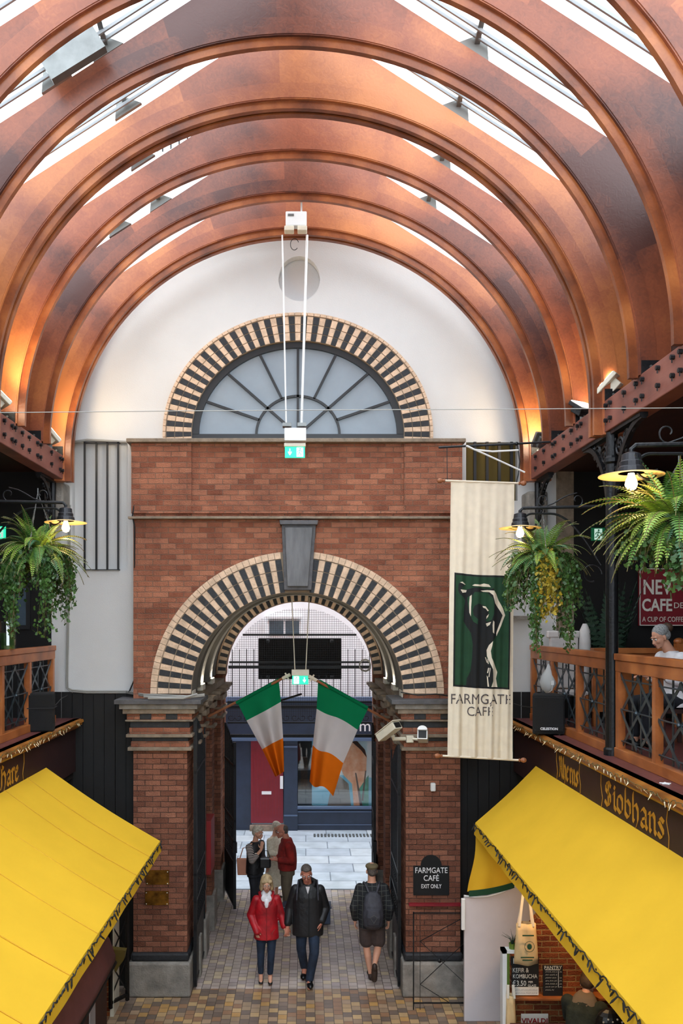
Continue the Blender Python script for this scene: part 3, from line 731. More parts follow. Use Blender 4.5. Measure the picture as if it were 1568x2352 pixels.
def column(x, y, lab, z0=3.93):
    t = thing('cast_iron_column', lab, 'column', (x, y, z0))
    m = MB().lathe([(.085, 0), (.085, .12), (.068, .14), (.066, .7), (.062, 2.9), (.062, 3.16), (.085, 3.18), (.085, 3.22), (.06, 3.25), (.06, 3.5)], (0, 0, 0), 16)
    m.build('shaft', 'iron', t, smooth=False)
    for s in (-1, 1):
        m = MB(); R = .78
        arc = [Vector((0, s*(.06+R*(1-math.cos(a))), 3.48-.78*(1-math.sin(a))*1.25)) for a in [PI/2*i/14 for i in range(15)]]
        for i in range(14): m.bar(arc[i], arc[i+1], .06, .05, 0, up=Vector((1, 0, 0)))
        m.bar((0, s*.06, 3.49), (0, s*.84, 3.49), .08, .04)
        ux = (0, s, 0); uz = (0, 0, 1)
        for (c, r) in (((0, s*.22, 3.3), .11), ((0, s*.42, 3.37), .085), ((0, s*.18, 3.05), .075), ((0, s*.58, 3.42), .05), ((0, s*.13, 2.86), .05)):
            scroll(m, c, r, ux, uz, 1.5, .014)
            m.tube([Vector(c)+Vector((0, s*r, 0)), Vector(c)+Vector((0, s*r*1.1, r*1.1))], .012, 5)
        for i in range(26):
            q = random.random(); yy = .08+.5*q; zz = 3.44-random.random()*(.55*(1-q)+.05)
            m.ball((random.uniform(-.01, .01), s*yy, zz), (.012, .03, .022), 6, 4)
        m.build('bracket', 'iron', t)
    return t
column(3.27, 8.84, 'black cast iron column rising from the right gallery, nearest the camera')
def wall_bracket(x, y, lab):
    t = thing('cast_iron_bracket', lab, 'bracket', (x, y, 6.3))
    m = MB().tube([(0, 0, 0), (0, 0, .3), (0, 0, 1.1)], [.012, .03, .045], 8); m.build('stem', 'iron', t)
    m = MB(); R_ = .6
    arc = [Vector((0, -(.04+R_*(1-math.cos(a))), 1.1-.75*(1-math.sin(a)))) for a in [PI/2*i/12 for i in range(13)]]
    for i in range(12): m.bar(arc[i], arc[i+1], .06, .05, 0, up=Vector((1, 0, 0)))
    m.bar((0, 0, 1.12), (0, -.64, 1.12), .08, .04)
    for c, r in (((0, -.2, .92), .1), ((0, -.14, .66), .07), ((0, -.38, 1.0), .07), ((0, -.08, .42), .045)): scroll(m, c, r, (0, -1, 0), (0, 0, 1), 1.5, .014)
    for i in range(20): m.ball((random.uniform(-.02, .02), -.05-.3*random.random(), 1.05-.5*random.random()), (.012, .03, .022), 6, 4)
    m.build('scrollwork', 'iron', t)
wall_bracket(3.32, 11.85, 'ornate black iron bracket on the end wall under the right beam')
wall_bracket(-3.62, 11.85, 'ornate black iron bracket on the end wall under the left beam')
struct(MB().box(3.2, 3.5, 11.95, 12.3, 6.6, 7.3).box(3.25, 3.45, 12.0, 12.3, 6.45, 6.6).box(-3.78, -3.5, 11.95, 12.3, 6.9, 7.44).build('trim_corbel', 'grey_stone', bevel=.03), 'grey stone corbels under the beam ends')

GZ = 3.985
def gallery(sg, xs, xr, ys_post, yn, lab):
    """sg side, xs sill edge, xr balustrade line"""
    xo = sg*6.6
    a, b = sorted((xs, xo))
    struct(MB().box(a, b, -2, 12.26, GZ-.1, GZ).build('floor_gallery', 'sill_red'), 'dark red ledge and floor of the '+lab+' gallery')
    m = MB(); 
    prof = [(0, 0), (-.05, -.01), (-.06, -.045), (-.03, -.06), (-.035, -.085), (0, -.10), (.02, -.13), (.09, -.135), (.09, 0)]
    pr = [(xs+sg*p[0], GZ+p[1]) for p in prof]
    m.prism([pr], (0, -2, 0), (1, 0, 0), (0, 0, 1), (0, 14.2, 0))
    struct(m.build('trim_gallery_moulding', 'mould_wood'), 'ochre wooden moulding along the '+lab+' gallery ledge')
    a, b = sorted((xs+sg*.08, xs+sg*.2))
    struct(MB().box(a, b, -2, 12.26, 3.2, GZ-.13).build('trim_fascia', 'fascia_brown'), 'dark brown fascia under the '+lab+' gallery')
    a, b = sorted((xs+sg*.12, xo))
    struct(MB().box(a, b, -2, 12.26, 3.1, 3.2).build('ceiling_stalls', 'dark_wall'))
    return
gallery(1, 3.0, 3.3, None, 0, 'right'); gallery(-1, -3.33, -3.6, None, 0, 'left')
def balustrade(x, ys, y0, y1, lab, sg):
    t = thing('balustrade', lab, 'balustrade', (x, (y0+y1)/2, GZ), 0, None)
    MB().box(x-.05, x+.05, y0, y1, GZ+1.02, GZ+1.09).box(x-.035, x+.035, y0, y1, GZ+.9, GZ+1.02).build('top_rail', 'rail_wood', t, world=True, bevel=.008)
    MB().box(x-.045, x+.045, y0, y1, GZ, GZ+.10).build('bottom_rail', 'rail_wood', t, world=True, bevel=.006)
    for y in ys: MB().box(x-.038, x+.038, y-.038, y+.038, GZ+.1, GZ+.9).build('post', 'rail_wood', t, world=True)
    for a, b in zip(ys[:-1], ys[1:]):
        m = MB(); a, b = min(a, b)+.04, max(a, b)-.04; w = b-a
        z0, z1 = GZ+.14, GZ+.88
        for zz in (z0+.04, (z0+z1)/2, z1-.06): m.tube([(x, a, zz), (x, b, zz)], .009, 6)
        h = (z1-z0)/2; o = sg*.012
        for i in range(2):
            za, zb = z0+i*h, z0+(i+1)*h
            for (p, q) in ((a, a+w/2), (a+w/2, b)):
                m.bar((x-o, p, za), (x-o, q, zb), .036, .006, 0, up=Vector((1, 0, 0))); m.bar((x+o, q, za), (x+o, p, zb), .036, .006, 0, up=Vector((1, 0, 0)))
        for p in (a+w*.25, a+w*.5, a+w*.75): m.bar((x+.03*sg, p, z0-.03), (x+.03*sg, p, z1+.02), .03, .008, 0, up=Vector((1, 0, 0)))
        for zz in ((z0+z1)/2,): m.ball((x-sg*.02, a+w/2, zz), .022, 8, 6)
        m.build('lattice_panel', 'iron_lattice', t, world=True)
    return t
balustrade(3.3, [11.98, 11.0, 9.97, 8.98], 8.92, 12.03, 'wooden balustrade with iron lattice beside the speaker, right gallery far section', 1)
balustrade(3.3, [8.68, 7.76, 6.8, 5.8, 4.8], 4.8, 8.74, 'wooden balustrade with iron lattice, right gallery near section at the frame edge', 1)
balustrade(-3.6, [11.7, 10.72, 9.75, 8.78], 8.7, 11.78, 'wooden balustrade with iron lattice on the left gallery', -1)

# ================================================================ THE STREET BEYOND
YF = 21.6
struct(MB().box(-12, 12, YF+.1, YF+.4, 3.3, 15, 0).build('wall_street_facade', 'street_white'), 'white rendered house front across the street')
struct(MB().box(-12, 12, YF+.6, YF+.7, -.1, 3.4).build('wall_shop_back', 'shop_dark'))
sf = thing('shopfront', 'navy blue wooden shopfront across the street beyond the gates', 'shopfront', (0, YF, 0))
def R(x0, x1, y0, y1, ya, yb, m, mi=0, d=YF):
    a = P(x0, y1, d); b = P(x1, y0, d); m.box(a.x, b.x, ya, yb, a.z, b.z, mi)
m = MB(); R(440, 578, 1700, 1911, YF, YF+.3, m); R(652, 683, 1700, 1911, YF-.06, YF+.3, m); R(683, 905, 1855, 1912, YF, YF+.3, m); R(905, 1000, 1700, 1912, YF-.1, YF+.3, m)
R(440, 1000, 1606, 1700, YF-.02, YF+.3, m); R(470, 520, 1730, 1895, YF-.03, YF, m)
m.build('panels', 'navy', sf, world=True)
m = MB(); R(440, 905, 1694, 1700, YF-.16, YF, m); R(683, 905, 1851, 1856, YF-.12, YF, m); R(440, 1000, 1600, 1610, YF-.2, YF, m); R(652, 683, 1712, 1716, YF-.1, YF, m); R(683, 905, 1862, 1865, YF-.05, YF, m); R(652, 683, 1870, 1873, YF-.1, YF, m); R(683, 905, 1893, 1895, YF-.02, YF, m)
m.build('mouldings', 'navy_light', sf, world=True)
m = MB(); R(683, 905, 1700, 1852, YF+.5, YF+.52, m, 0); m.build('interior', 'shop_dark', sf, world=True)
m = MB(); R(684, 903, 1701, 1851, YF+.12, YF+.13, m); m.build('pane', 'clear_glass', sf, world=True)
text('lettering', 'mm', .42, FACE(P(852, 1664, YF).x, YF-.03, P(852, 1668, YF).z), 'white_paint', sf)
dr = thing('street_door', 'dark red panelled door with letter slot across the street', 'door', (P(612, 0, YF).x, YF, 0))
m = MB(); R(576, 650, 1700, 1890, YF-.02, YF+.1, m); m.build('leaf', 'door_red', dr, world=True)
m = MB()
for px in range(580, 650, 7): R(px, px+1, 1720, 1876, YF-.03, YF-.02, m)
m.build('grooves', 'red_box', dr, world=True)
m = MB(); R(601, 623, 1817, 1824, YF-.04, YF-.02, m); m.build('letter_slot', 'white_paint', dr, world=True)
m = MB(); R(643, 650, 1782, 1811, YF-.05, YF-.02, m); m.build('push_plate', 'white_paint', dr, world=True)
struct(MB().box(P(574, 0, YF).x, P(652, 0, YF).x, YF-.12, YF+.05, -.02, .12).build('trim_doorstep', 'stone'))
ad = thing('window_poster', 'large swimwear poster of a tanned woman in the shop window', 'poster', (P(800, 0, YF+.2).x, YF+.2, .6))
def pp(l, mi, dd, mb): mb.xz([[(P(a, b, YF+.2).x, P(a, b, YF+.2).z) for (a, b) in l]], YF+.2-dd, YF+.205-dd, mi)
mat('poster_blue', (120, 196, 226), .6); mat('poster_skin', (226, 150, 104), .6, rgb2=(244, 200, 170), vscale=4); mat('poster_pale', (206, 226, 232), .6); mat('poster_net', (120, 112, 104), .6); mat('poster_teal', (60, 150, 130), .6, var=.4); mat('poster_hair', (70, 44, 34), .6)
m = MB()
pp([(716, 1702), (900, 1702), (900, 1850), (716, 1850)], 0, 0, m); pp([(760, 1702), (900, 1702), (900, 1790), (780, 1780)], 2, .002, m)
pp([(782, 1765), (776, 1748), (788, 1722), (808, 1704), (828, 1712), (842, 1735), (840, 1790), (836, 1850), (812, 1850), (808, 1800), (790, 1782)], 1, .006, m)
pp([(808, 1704), (818, 1700), (838, 1722), (842, 1740), (828, 1722)], 5, .009, m)
pp([(764, 1790), (780, 1782), (800, 1800), (806, 1850), (752, 1850)], 3, .008, m); pp([(822, 1815), (846, 1780), (846, 1850), (826, 1850)], 4, .009, m)
pp([(815, 1775), (818, 1775), (832, 1850), (826, 1850)], 5, .012, m); pp([(838, 1770), (841, 1770), (834, 1840), (830, 1838)], 5, .012, m)
m.build('print', ['poster_blue', 'poster_skin', 'poster_pale', 'poster_net', 'poster_teal', 'poster_hair'], ad, world=True)
m = MB(); R(690, 706, 1744, 1812, YF+.3, YF+.42, m); tag(m.build('clothes_rail', 'hair_brown', loc=P(698, 1800, YF+.3)), 'clothes hanging behind the shop window glass beside the poster', 'clothes')
w2 = thing('street_window', 'two pane sash window in the white house across the street', 'window', P(654, 1458, YF))
m = MB()
for (a, b) in ((618, 651), (655, 687)): R(a, b, 1426, 1456, YF+.06, YF+.1, m)
m.build('pane', 'window_dark', w2, world=True)
m = MB(); R(610, 694, 1416, 1421, YF-.05, YF+.1, m); R(614, 618, 1421, 1460, YF+.02, YF+.1, m); R(687, 691, 1421, 1460, YF+.02, YF+.1, m); R(651, 655, 1421, 1460, YF+.02, YF+.1, m)
m.build('frame', 'white_paint', w2, world=True)
m = MB()
for i in range(20): m.box(-1.35+i*.09-(-1.6)*0+1.55, -1.35+i*.09+.05+1.55, 20.9, 21.2, -.02, -.012)
struct(m.build('trim_drain', 'grey_metal'))
# big dark sign box seen from behind, over the street arch
t = thing('sign_box', 'large black sign box hanging over the street arch, seen from behind', 'sign', P(688, 1514, 17.2))
a = P(593, 1560, 17.2); b = P(784, 1466, 17.2); MB().box(a.x, b.x, 17.2, 17.35, a.z, b.z).build('panel', 'black_panel', t, world=True, bevel=.01)
m = MB()
for q in (.12, .88):
    x = a.x+(b.x-a.x)*q; m.box(x-.03, x+.03, 16.8, 17.22, b.z-.08, b.z-.03).box(x-.03, x+.03, 16.8, 17.22, a.z+.03, a.z+.08)
m.build('bracket', 'iron', t, world=True)
# wire mesh screen and spiked railings in the arch head
gs = thing('arch_grille', 'black wire mesh screen with spiked bars filling the street arch head', 'grille', (XC, 16.7, 3.3))
def inside(x, z): return ((x-XC)/1.45)**2+((max(z, 4.3)-4.3)/1.39)**2 < 1
m = MB(); st = .0455; x = XC-1.44; zlow = 3.42
while x < XC+1.44:
    zt = 4.3+1.39*math.sqrt(max(0, 1-((x-XC)/1.45)**2)); m.box(x-.0023, x+.0023, 16.70, 16.706, zlow, zt); x += st
z = zlow
while z < 5.68:
    hw = 1.45*math.sqrt(max(0, 1-((max(z, 4.3)-4.3)/1.39)**2)); m.box(XC-hw, XC+hw, 16.694, 16.70, z-.0023, z+.0023); z += st
m.build('mesh', 'iron', gs, world=True)
m = MB()
for (py, r) in ((1396, .014), (1458, .02), (1521, .02), (1532, .03), (1612, .014), (1624, .03), (1660, .016), (1690, .03)):
    zz = P(0, py, 16.65).z; hw = 1.45*math.sqrt(max(0, 1-((max(zz, 4.3)-4.3)/1.39)**2)); m.box(XC-hw, XC+hw, 16.64, 16.67, zz-r, zz+r)
m.build('bars', 'iron', gs, world=True)
m = MB()
for i in range(20):
    px = 533+i*16.6
    z0 = P(0, 1600, 16.65).z; z1 = P(0, 1495 if (i < 4 or i > 15) else 1555, 16.65).z
    x = P(px, 0, 16.65).x; m.box(x-.007, x+.007, 16.645, 16.66, z0, z1); m.lathe([(.012, 0), (.001, .05)], (x, 16.652, z1), 5)
m.build('spikes', 'iron', gs, world=True)
m = MB()
for i in range(9):
    x = XC-1.3+i*.32; zz = P(0, 1648, 16.65).z
    for s in (-1, 1): m.tube(spiral((x+s*.08, 16.65, zz), .075, .02, PI if s > 0 else 0, (PI if s > 0 else 0)+s*2.6*PI*.7, 14, (1, 0, 0), (0, 0, 1)), .008, 4)
m.build('scrollwork', 'iron', gs, world=True)

# ================================================================ GATES
def gate(name, lab, hinge, ang, w, h, lab_extra=None):
    t = thing(name, lab, 'gate', hinge, ang, None)
    m = MB().box(0, .05, -.025, .025, .05, h).box(w-.05, w, -.025, .025, .05, h*.93)
    for z in (.1, .9, 1.3, 1.7, h*.8): m.box(0, w, -.02, .02, z-.02, z+.02)
    m.build('frame', 'iron', t)
    m = MB()
    n = int(w/.11)
    for i in range(1, n):
        x = w*i/n; top = h*.86+.12*h*math.cos(PI*i/n*.5); m.box(x-.009, x+.009, -.009, .009, .08, top); m.lathe([(.02, 0), (.001, .08)], (x, 0, top), 5)
        m.ball((x, 0, 1.1), .022, 6, 4); m.ball((x, 0, 1.5), .022, 6, 4)
    m.build('bars', 'iron', t)
    m = MB().box(.05, w-.05, -.008, .008, .12, .88); m.build('kick_panel', 'iron', t)
    m = MB().box(w-.09, w+.02, -.04, .04, 1.1, 1.3); m.build('lock', 'iron', t)
    return t
gate('iron_gate', 'tall black iron gate folded back inside the passage, left front', (XC-1.5, 12.15, 0), PI/2+.02, 1.25, 4.0)
gate('iron_gate', 'tall black iron gate folded back inside the passage, right front', (XC+1.5, 12.15, 0), PI/2-.02, 1.25, 3.6)
gate('iron_gate', 'black iron gate standing open at the street end, left', (-1.62, 16.6, 0), -PI/2+.25, 1.2, 3.4)
gate('iron_gate', 'black iron gate standing open at the street end, right, beyond the man with the backpack', (XC+1.47, 16.6, 0), -PI/2-.05, 1.1, 3.4)
def folding(name, lab, loc, ang, w, h, rods, f=.04):
    t = thing(name, lab, 'gate', loc, ang)
    m = MB().box(0, f, -f/2, f/2, 0, h).box(w-f, w, -f/2, f/2, 0, h).box(0, w, -f/2, f/2, h-f-.01, h-.01).box(0, w, -f/2, f/2, .1-f, .1)
    m.build('frame', 'iron', t)
    m = MB()
    for (a, b) in rods: m.bar((a[0], 0, a[1]), (b[0], 0, b[1]), f*.4, .012, 0, up=Vector((0, 1, 0)))
    m.ball((w/2, 0, h/2), .03, 8, 6); m.build('lattice', 'iron', t)
h = 1.3
folding('lattice_gate', 'dark narrow lattice gate standing against the left brick pier', (-2.68, 11.3, .12), .95, .34, 1.32, [((0, .1), (.34, .65)), ((.34, .1), (0, .65)), ((0, .65), (.34, 1.2)), ((.34, .65), (0, 1.2))])
t = folding('lattice_gate', 'thin black lattice gate in front of the right brick pier, beside the white counter', (P(948, 0, 11.5).x, 11.5, .02), 0, .74, 1.36, [((.1, .95), (.74, 1.3)), ((.1, .95), (.74, .35)), ((.1, .35), (.74, .95)), ((.1, .35), (.5, .1)), ((.1, 0), (.1, 1.36))], .016)

# ================================================================ AWNINGS AND STALLS
def awning(name, lab, xa, za, xb, zb, ya, yn, seams, val, fringe_lab, sg):
    t = thing(name, lab, 'awning', (xa, (ya+yn)/2, za))
    rows = []; ny = 60; nx = 14
    for i in range(ny+1):
        y = ya+(yn-ya)*i/ny; row = []
        for j in range(nx+1):
            q = j/nx; sag = -.035*math.sin(PI*q)*(1+.3*math.sin(y*2.1))
            rip = .006*math.sin(y*9+q*2.0)*math.sin(PI*q)
            row.append((xa+(xb-xa)*q, y, za+(zb-za)*q+sag+rip))
        rows.append(row)
    MB().grid(rows).build('canopy', 'awning_yellow', t, world=True, smooth=True)
    m = MB()
    for y in seams:
        pts = []
        for j in range(nx+1):
            q = j/nx; sag = -.035*math.sin(PI*q)*(1+.3*math.sin(y*2.1)); pts.append((xa+(xb-xa)*q, y, za+(zb-za)*q+sag+.006))
        m = MB(); [m.bar(pts[j], pts[j+1], .007, .004) for j in range(nx)]; m.build('seam', 'awning_yellow_c', t, world=True)
    rows = []
    for i in range(ny*3+1):
        y = ya+(yn-ya)*i/(ny*3); w = .002*math.sin(y*7)
        rows.append([(xb, y, zb), (xb-sg*(.01+w), y, zb-val*.5), (xb-sg*(.015+w*1.5), y, zb-val-.002*math.sin(y*5))])
    MB().grid(rows).build('valance', 'awning_yellow', t, world=True, smooth=True)
    MB().tube([(xb-sg*-.03, ya, zb-.05), (xb-sg*-.03, yn, zb-.05)], .016, 8).build('front_rail', 'grey_metal', t, world=True)
    m = MB()
    for y in (ya-.08, (ya+yn)/2): m.tube([(xa, y, za-.35), (xb, y, zb-.03)], .014, 6)
    m.build('arm', 'grey_metal', t, world=True)
    return t
def string_light(lab, fn, n, mats_, drop=.05, group=None, cord='black_cable', r=.006, seed=1):
    """fn(q) -> point along the run; little bulbs on a wavy cord"""
    rnd = random.Random(seed); p0 = fn(0)
    t = thing('string_light', lab, 'string light', p0)
    pts = [fn(i/(n*2))+Vector((rnd.uniform(-.012, .012), 0, rnd.uniform(-.03, .01))) for i in range(n*2+1)]
    m = MB().tube(pts, r, 4)
    m.build('cord', cord, t, world=True)
    first = None
    for i in range(min(n, 98)):
        p = fn((i+.5)/n)+Vector((rnd.uniform(-.01, .01), rnd.uniform(-.02, .02), -.01)); d = Vector((rnd.uniform(-.035, .035), rnd.uniform(-.03, .03), -drop*rnd.uniform(.5, 1.1)))
        m = MB().tube([p, p+d*(.4 if cord == 'stem' else 1)], [r*1.1, r*1.5], 5, 1).tube([p+d*(.4 if cord == 'stem' else 1), p+d*1.5], [r*1.6, r*.5], 5, 0)
        m.build('bulb', [mats_, cord], t, world=True)
    return t
awning('awning', 'left yellow canvas awning with faint cross seams', -3.4, 3.5, -1.91, 2.54, 10.84, 2.2, [10.1, 9.35, 8.5, 7.6, 6.7, 5.8, 4.9], .14, '', -1)
awning('awning', 'right yellow canvas awning without seams, above the white counter', 3.1, 3.5, 2.27, 2.72, 11.08, 2.2, [], .16, '', 1)
string_light('dark fairy lights along the lower edge of the left yellow awning', lambda q: Vector((-1.895, 10.84-q*5.6, 2.535)), 60, 'black_cable', .05, seed=2, r=.006)
string_light('dark fairy lights along the lower edge of the right yellow awning', lambda q: Vector((2.255, 11.08-q*6.0, 2.71)), 64, 'black_cable', .05, seed=3, r=.006)
string_light('fairy lights with pale bulbs along the right gallery moulding', lambda q: Vector((2.935, 11.9-q*5.6, 3.97+.012*math.sin(q*60))), 78, 'fairy_bulb', .04, seed=4, r=.0035, cord='stem')
string_light('fairy lights with pale bulbs along the left gallery moulding', lambda q: Vector((-3.265, 11.9-q*3.2, 3.97+.012*math.sin(q*50))), 46, 'fairy_bulb', .04, seed=5, r=.0035, cord='stem')
# blackletter lettering: broad-nib strokes
GL = {'S': [[(.8, .82), (.55, .98), (.2, .85), (.2, .62), (.75, .42), (.75, .15), (.4, 0), (.08, .14)], [(.5, .95), (.5, .05)]],
      'A': [[(.1, 0), (.35, .2), (.35, .8), (.6, 1), (.8, .8), (.8, .15), (.95, 0)], [(.35, .45), (.8, .45)], [(.1, .95), (.35, .8)]],
      'O': [[(.5, 1), (.15, .8), (.15, .2), (.5, 0), (.85, .2), (.85, .8), (.5, 1)], [(.45, .9), (.45, .1)]],
      'H': [[(.2, 1), (.2, .05), (.05, 0)], [(.2, .55), (.55, .7), (.8, .5), (.8, .1), (.6, -.12)], [(.2, 1), (.5, .9)]],
      'i': [[(.15, .6), (.3, .68), (.3, .1), (.5, 0)], [(.25, .9), (.38, .84)]],
      'o': [[(.45, .68), (.15, .55), (.15, .12), (.45, 0), (.7, .12), (.7, .55), (.45, .68)]],
      'b': [[(.2, 1.05), (.2, .12), (.45, 0), (.72, .15), (.72, .52), (.45, .66), (.2, .5)]],
      'h': [[(.2, 1.05), (.2, .05), (.32, 0)], [(.2, .5), (.5, .68), (.7, .5), (.7, .1), (.5, -.18)]],
      'a': [[(.2, .55), (.4, .68), (.65, .58), (.65, .1), (.8, 0)], [(.65, .38), (.25, .25), (.2, .08), (.4, 0), (.65, .12)]],
      'n': [[(.08, .6), (.22, .66), (.22, .06), (.34, 0)], [(.22, .5), (.5, .68), (.66, .55), (.66, .08), (.8, 0)]],
      's': [[(.65, .58), (.4, .68), (.18, .55), (.6, .25), (.6, .1), (.38, 0), (.12, .1)]],
      'e': [[(.2, .35), (.6, .5), (.45, .68), (.18, .55), (.18, .1), (.45, 0), (.65, .12)]],
      'r': [[(.08, .6), (.25, .66), (.25, .06), (.4, 0)], [(.25, .5), (.45, .68), (.62, .58)]],
      "'": [[(.2, 1.0), (.12, .8)]]}
WD = {'i': .5, "'": .3, 'r': .62, 'A': 1.02, 'O': 1.0, 'H': .95, 'S': .92}
def blackletter(s, h, M, parent, width=.62):
    m = MB(); x = 0; nib = Vector((.07, .09, 0))
    for ch in s:
        for st in GL[ch]:
            for p, q in zip(st[:-1], st[1:]):
                a = Vector(((x+p[0])*h*width, p[1]*h, 0)); b = Vector(((x+q[0])*h*width, q[1]*h, 0)); nn = nib*h*.8
                d = (b-a)
                vs = [a-nn, a+nn, b+nn, b-nn]
                if abs(d.cross(nn).z) < 1e-5: vs = [a-nn, a+Vector((.01, -.01, 0)), b+nn, b+Vector((-.01, .01, 0))]
                w = [M @ v for v in vs]+[M @ (v+Vector((0, 0, .004))) for v in vs]
                m.add(w, [(0, 1, 2, 3), (4, 5, 6, 7), (0, 1, 5, 4), (1, 2, 6, 5), (2, 3, 7, 6), (3, 0, 4, 7)])
        x += WD.get(ch, .82)
    m.build('lettering', 'gold_paint', parent, world=True); return x*h*width
def name_panel(s, x, y0, y1, z, h, sg, lab, width=.62):
    """painted panel on the fascia; reads along the fascia"""
    t = thing('painted_name_panel', lab, 'sign', (x, (y0+y1)/2, z-.24))
    if sg > 0: M = Matrix(((0, 0, -1, x-.002), (-1, 0, 0, y0-.09), (0, 1, 0, z-h*.5), (0, 0, 0, 1)))
    else: M = Matrix(((0, 0, 1, x+.002), (1, 0, 0, y1*0+y0+.09), (0, 1, 0, z-h*.5), (0, 0, 0, 1)))
    blackletter(s, h, M, t, width)
    m = MB(); ya, yb = min(y0, y1), max(y0, y1); k = .04
    o = [(ya, z-.2), (ya-.01, z-.08), (ya+k, z+.05), (ya, z+.2), (yb, z+.2), (yb+.01, z+.05), (yb-k, z-.08), (yb, z-.2)]
    for a, b in zip(o, o[1:]+o[:1]): m.bar((x-sg*.004, a[0], a[1]), (x-sg*.004, b[0], b[1]), .007, .004, 0, up=Vector((1, 0, 0)))
    m.build('border', 'gold_paint', t, world=True)
    return t
name_panel("Siobhans", 3.08, 8.62, 7.02, 3.66, .25, 1, 'gold blackletter name panel on the right gallery fascia, the larger one near the camera', .92)
name_panel("Aherns", 3.08, 10.15, 9.28, 3.66, .24, 1, 'gold blackletter name panel on the right gallery fascia, nearer the banner', .62)
name_panel("O'Hare", -3.41, 8.9, 10.0, 3.66, .24, -1, 'gold blackletter name panel on the left gallery fascia', .78)
# side drape under the right awning and white counter
t = thing('side_drape', 'ochre yellow canvas drape with dark green hem under the far end of the right awning', 'drape', (2.5, 11.1, 1.7))
rows = []
for i in range(13):
    q = i/12; top = P(1092+q*90, 1925+q*100, 11.1)+Vector((0, 0, .02)); bo = P(1076+q*104, 2048-q*6-10*math.sin(PI*q)*0-q*q*14, 11.14)
    rows.append([top.lerp(bo, j/8)+Vector((.02*math.sin(j*.6)*(1-q), .02*math.sin(q*14)*j/8, 0)) for j in range(9)])
MB().grid(rows).build('cloth', 'awning_yellow', t, world=True, smooth=True)
rows = []
for i in range(13):
    q = i/12; bo = P(1076+q*104, 2048-q*6-q*q*14, 11.13); rows.append([bo+Vector((0, -.02, .02)), bo+Vector((0, -.02, -.06))])
mat('hem_green', (20, 64, 40), .9); MB().grid(rows).build('hem', 'hem_green', t, world=True, solid=.004)
t = thing('stall_counter', 'tall white curved counter panel at the foot of the right awning', 'counter', (2.5, 11.25, 0))
o = [(1066, 2352), (1066, 2058), (1090, 2061), (1120, 2059), (1150, 2051), (1176, 2038), (1200, 2024), (1300, 2110), (1300, 2140), (1280, 2158), (1256, 2170), (1226, 2178), (1200, 2181), (1175, 2181), (1175, 2352)]
m = MB(); m.xz([[(P(a, b, 11.2).x, max(0.0, P(a, b, 11.2).z)) for (a, b) in o]], 11.2, 11.26)
m.build('panel', 'counter_grey', t, world=True, bevel=.006)
pts = [P(a, b, 11.19) for (a, b) in o[1:7]]; m = MB().tube(pts, .012, 6); pts = [P(a, b, 11.19) for (a, b) in o[8:14]]; m.tube(pts, .012, 6); m.build('edge_trim', 'white_metal', t, world=True)
a = P(1058, 2134, 11.2); b = P(1067, 2062, 11.2); MB().box(a.x, b.x, 11.15, 11.2, a.z, b.z).build('hinge_box', 'white_metal', t, world=True, bevel=.01)
# stall back wall of brick with shelf
struct(MB().xz([[(P(1166, 0, 9.8).x, 0), (4.6, 0), (4.6, 2.2), (P(1166, 0, 9.8).x+.6, 2.2), (P(1166, 0, 9.8).x+.05, P(0, 2185, 9.8).z)]], 9.8, 9.95).build('wall_stall', 'stall_brick'), 'rough warm brick wall inside the right stall')
m = MB(); a = P(1170, 2300, 9.75); m.box(a.x, 4.2, 9.62, 9.8, P(0, 2292, 9.7).z, P(0, 2286, 9.7).z)
tag(m.build('wall_shelf', 'rail_wood', bevel=.005, loc=(3, 9.7, P(0, 2290, 9.7).z)), 'wooden shelf on the brick wall under the chalk menus', 'shelf')
t = thing('stall_post', 'pale green edged post at the corner of the right stall', 'post', P(1160, 2352, 9.6)*1.0)
a = P(1153, 2182, 9.62); MB().box(a.x, a.x+.05, 9.6, 9.72, 0, a.z).build('post', 'white_metal', t, world=True); MB().box(a.x+.05, a.x+.085, 9.62, 9.72, 0, a.z-.02).build('edge', 'pot_green', t, world=True)
MB().box(a.x, a.x+.32, 9.6, 9.72, a.z-.035, a.z).build('cap', 'white_metal', t, world=True)
t = thing('air_plant', 'spiky little plant in a green cup on top of the stall post', 'plant', P(1176, 2184, 9.66))
MB().lathe([(.035, 0), (.04, .09), (.034, .09), (.03, .02)], (0, 0, 0), 12).build('cup', 'pot_green', t)
m = MB()
for i in range(12):
    a = i*2.4; m.tube([(0, 0, .06), (math.cos(a)*.03, math.sin(a)*.03, .14), (math.cos(a)*.10-.03, math.sin(a)*.08, .17+.03*(i % 3))], [.005, .004, .001], 4)
m.build('leaves', 'palm_green', t)
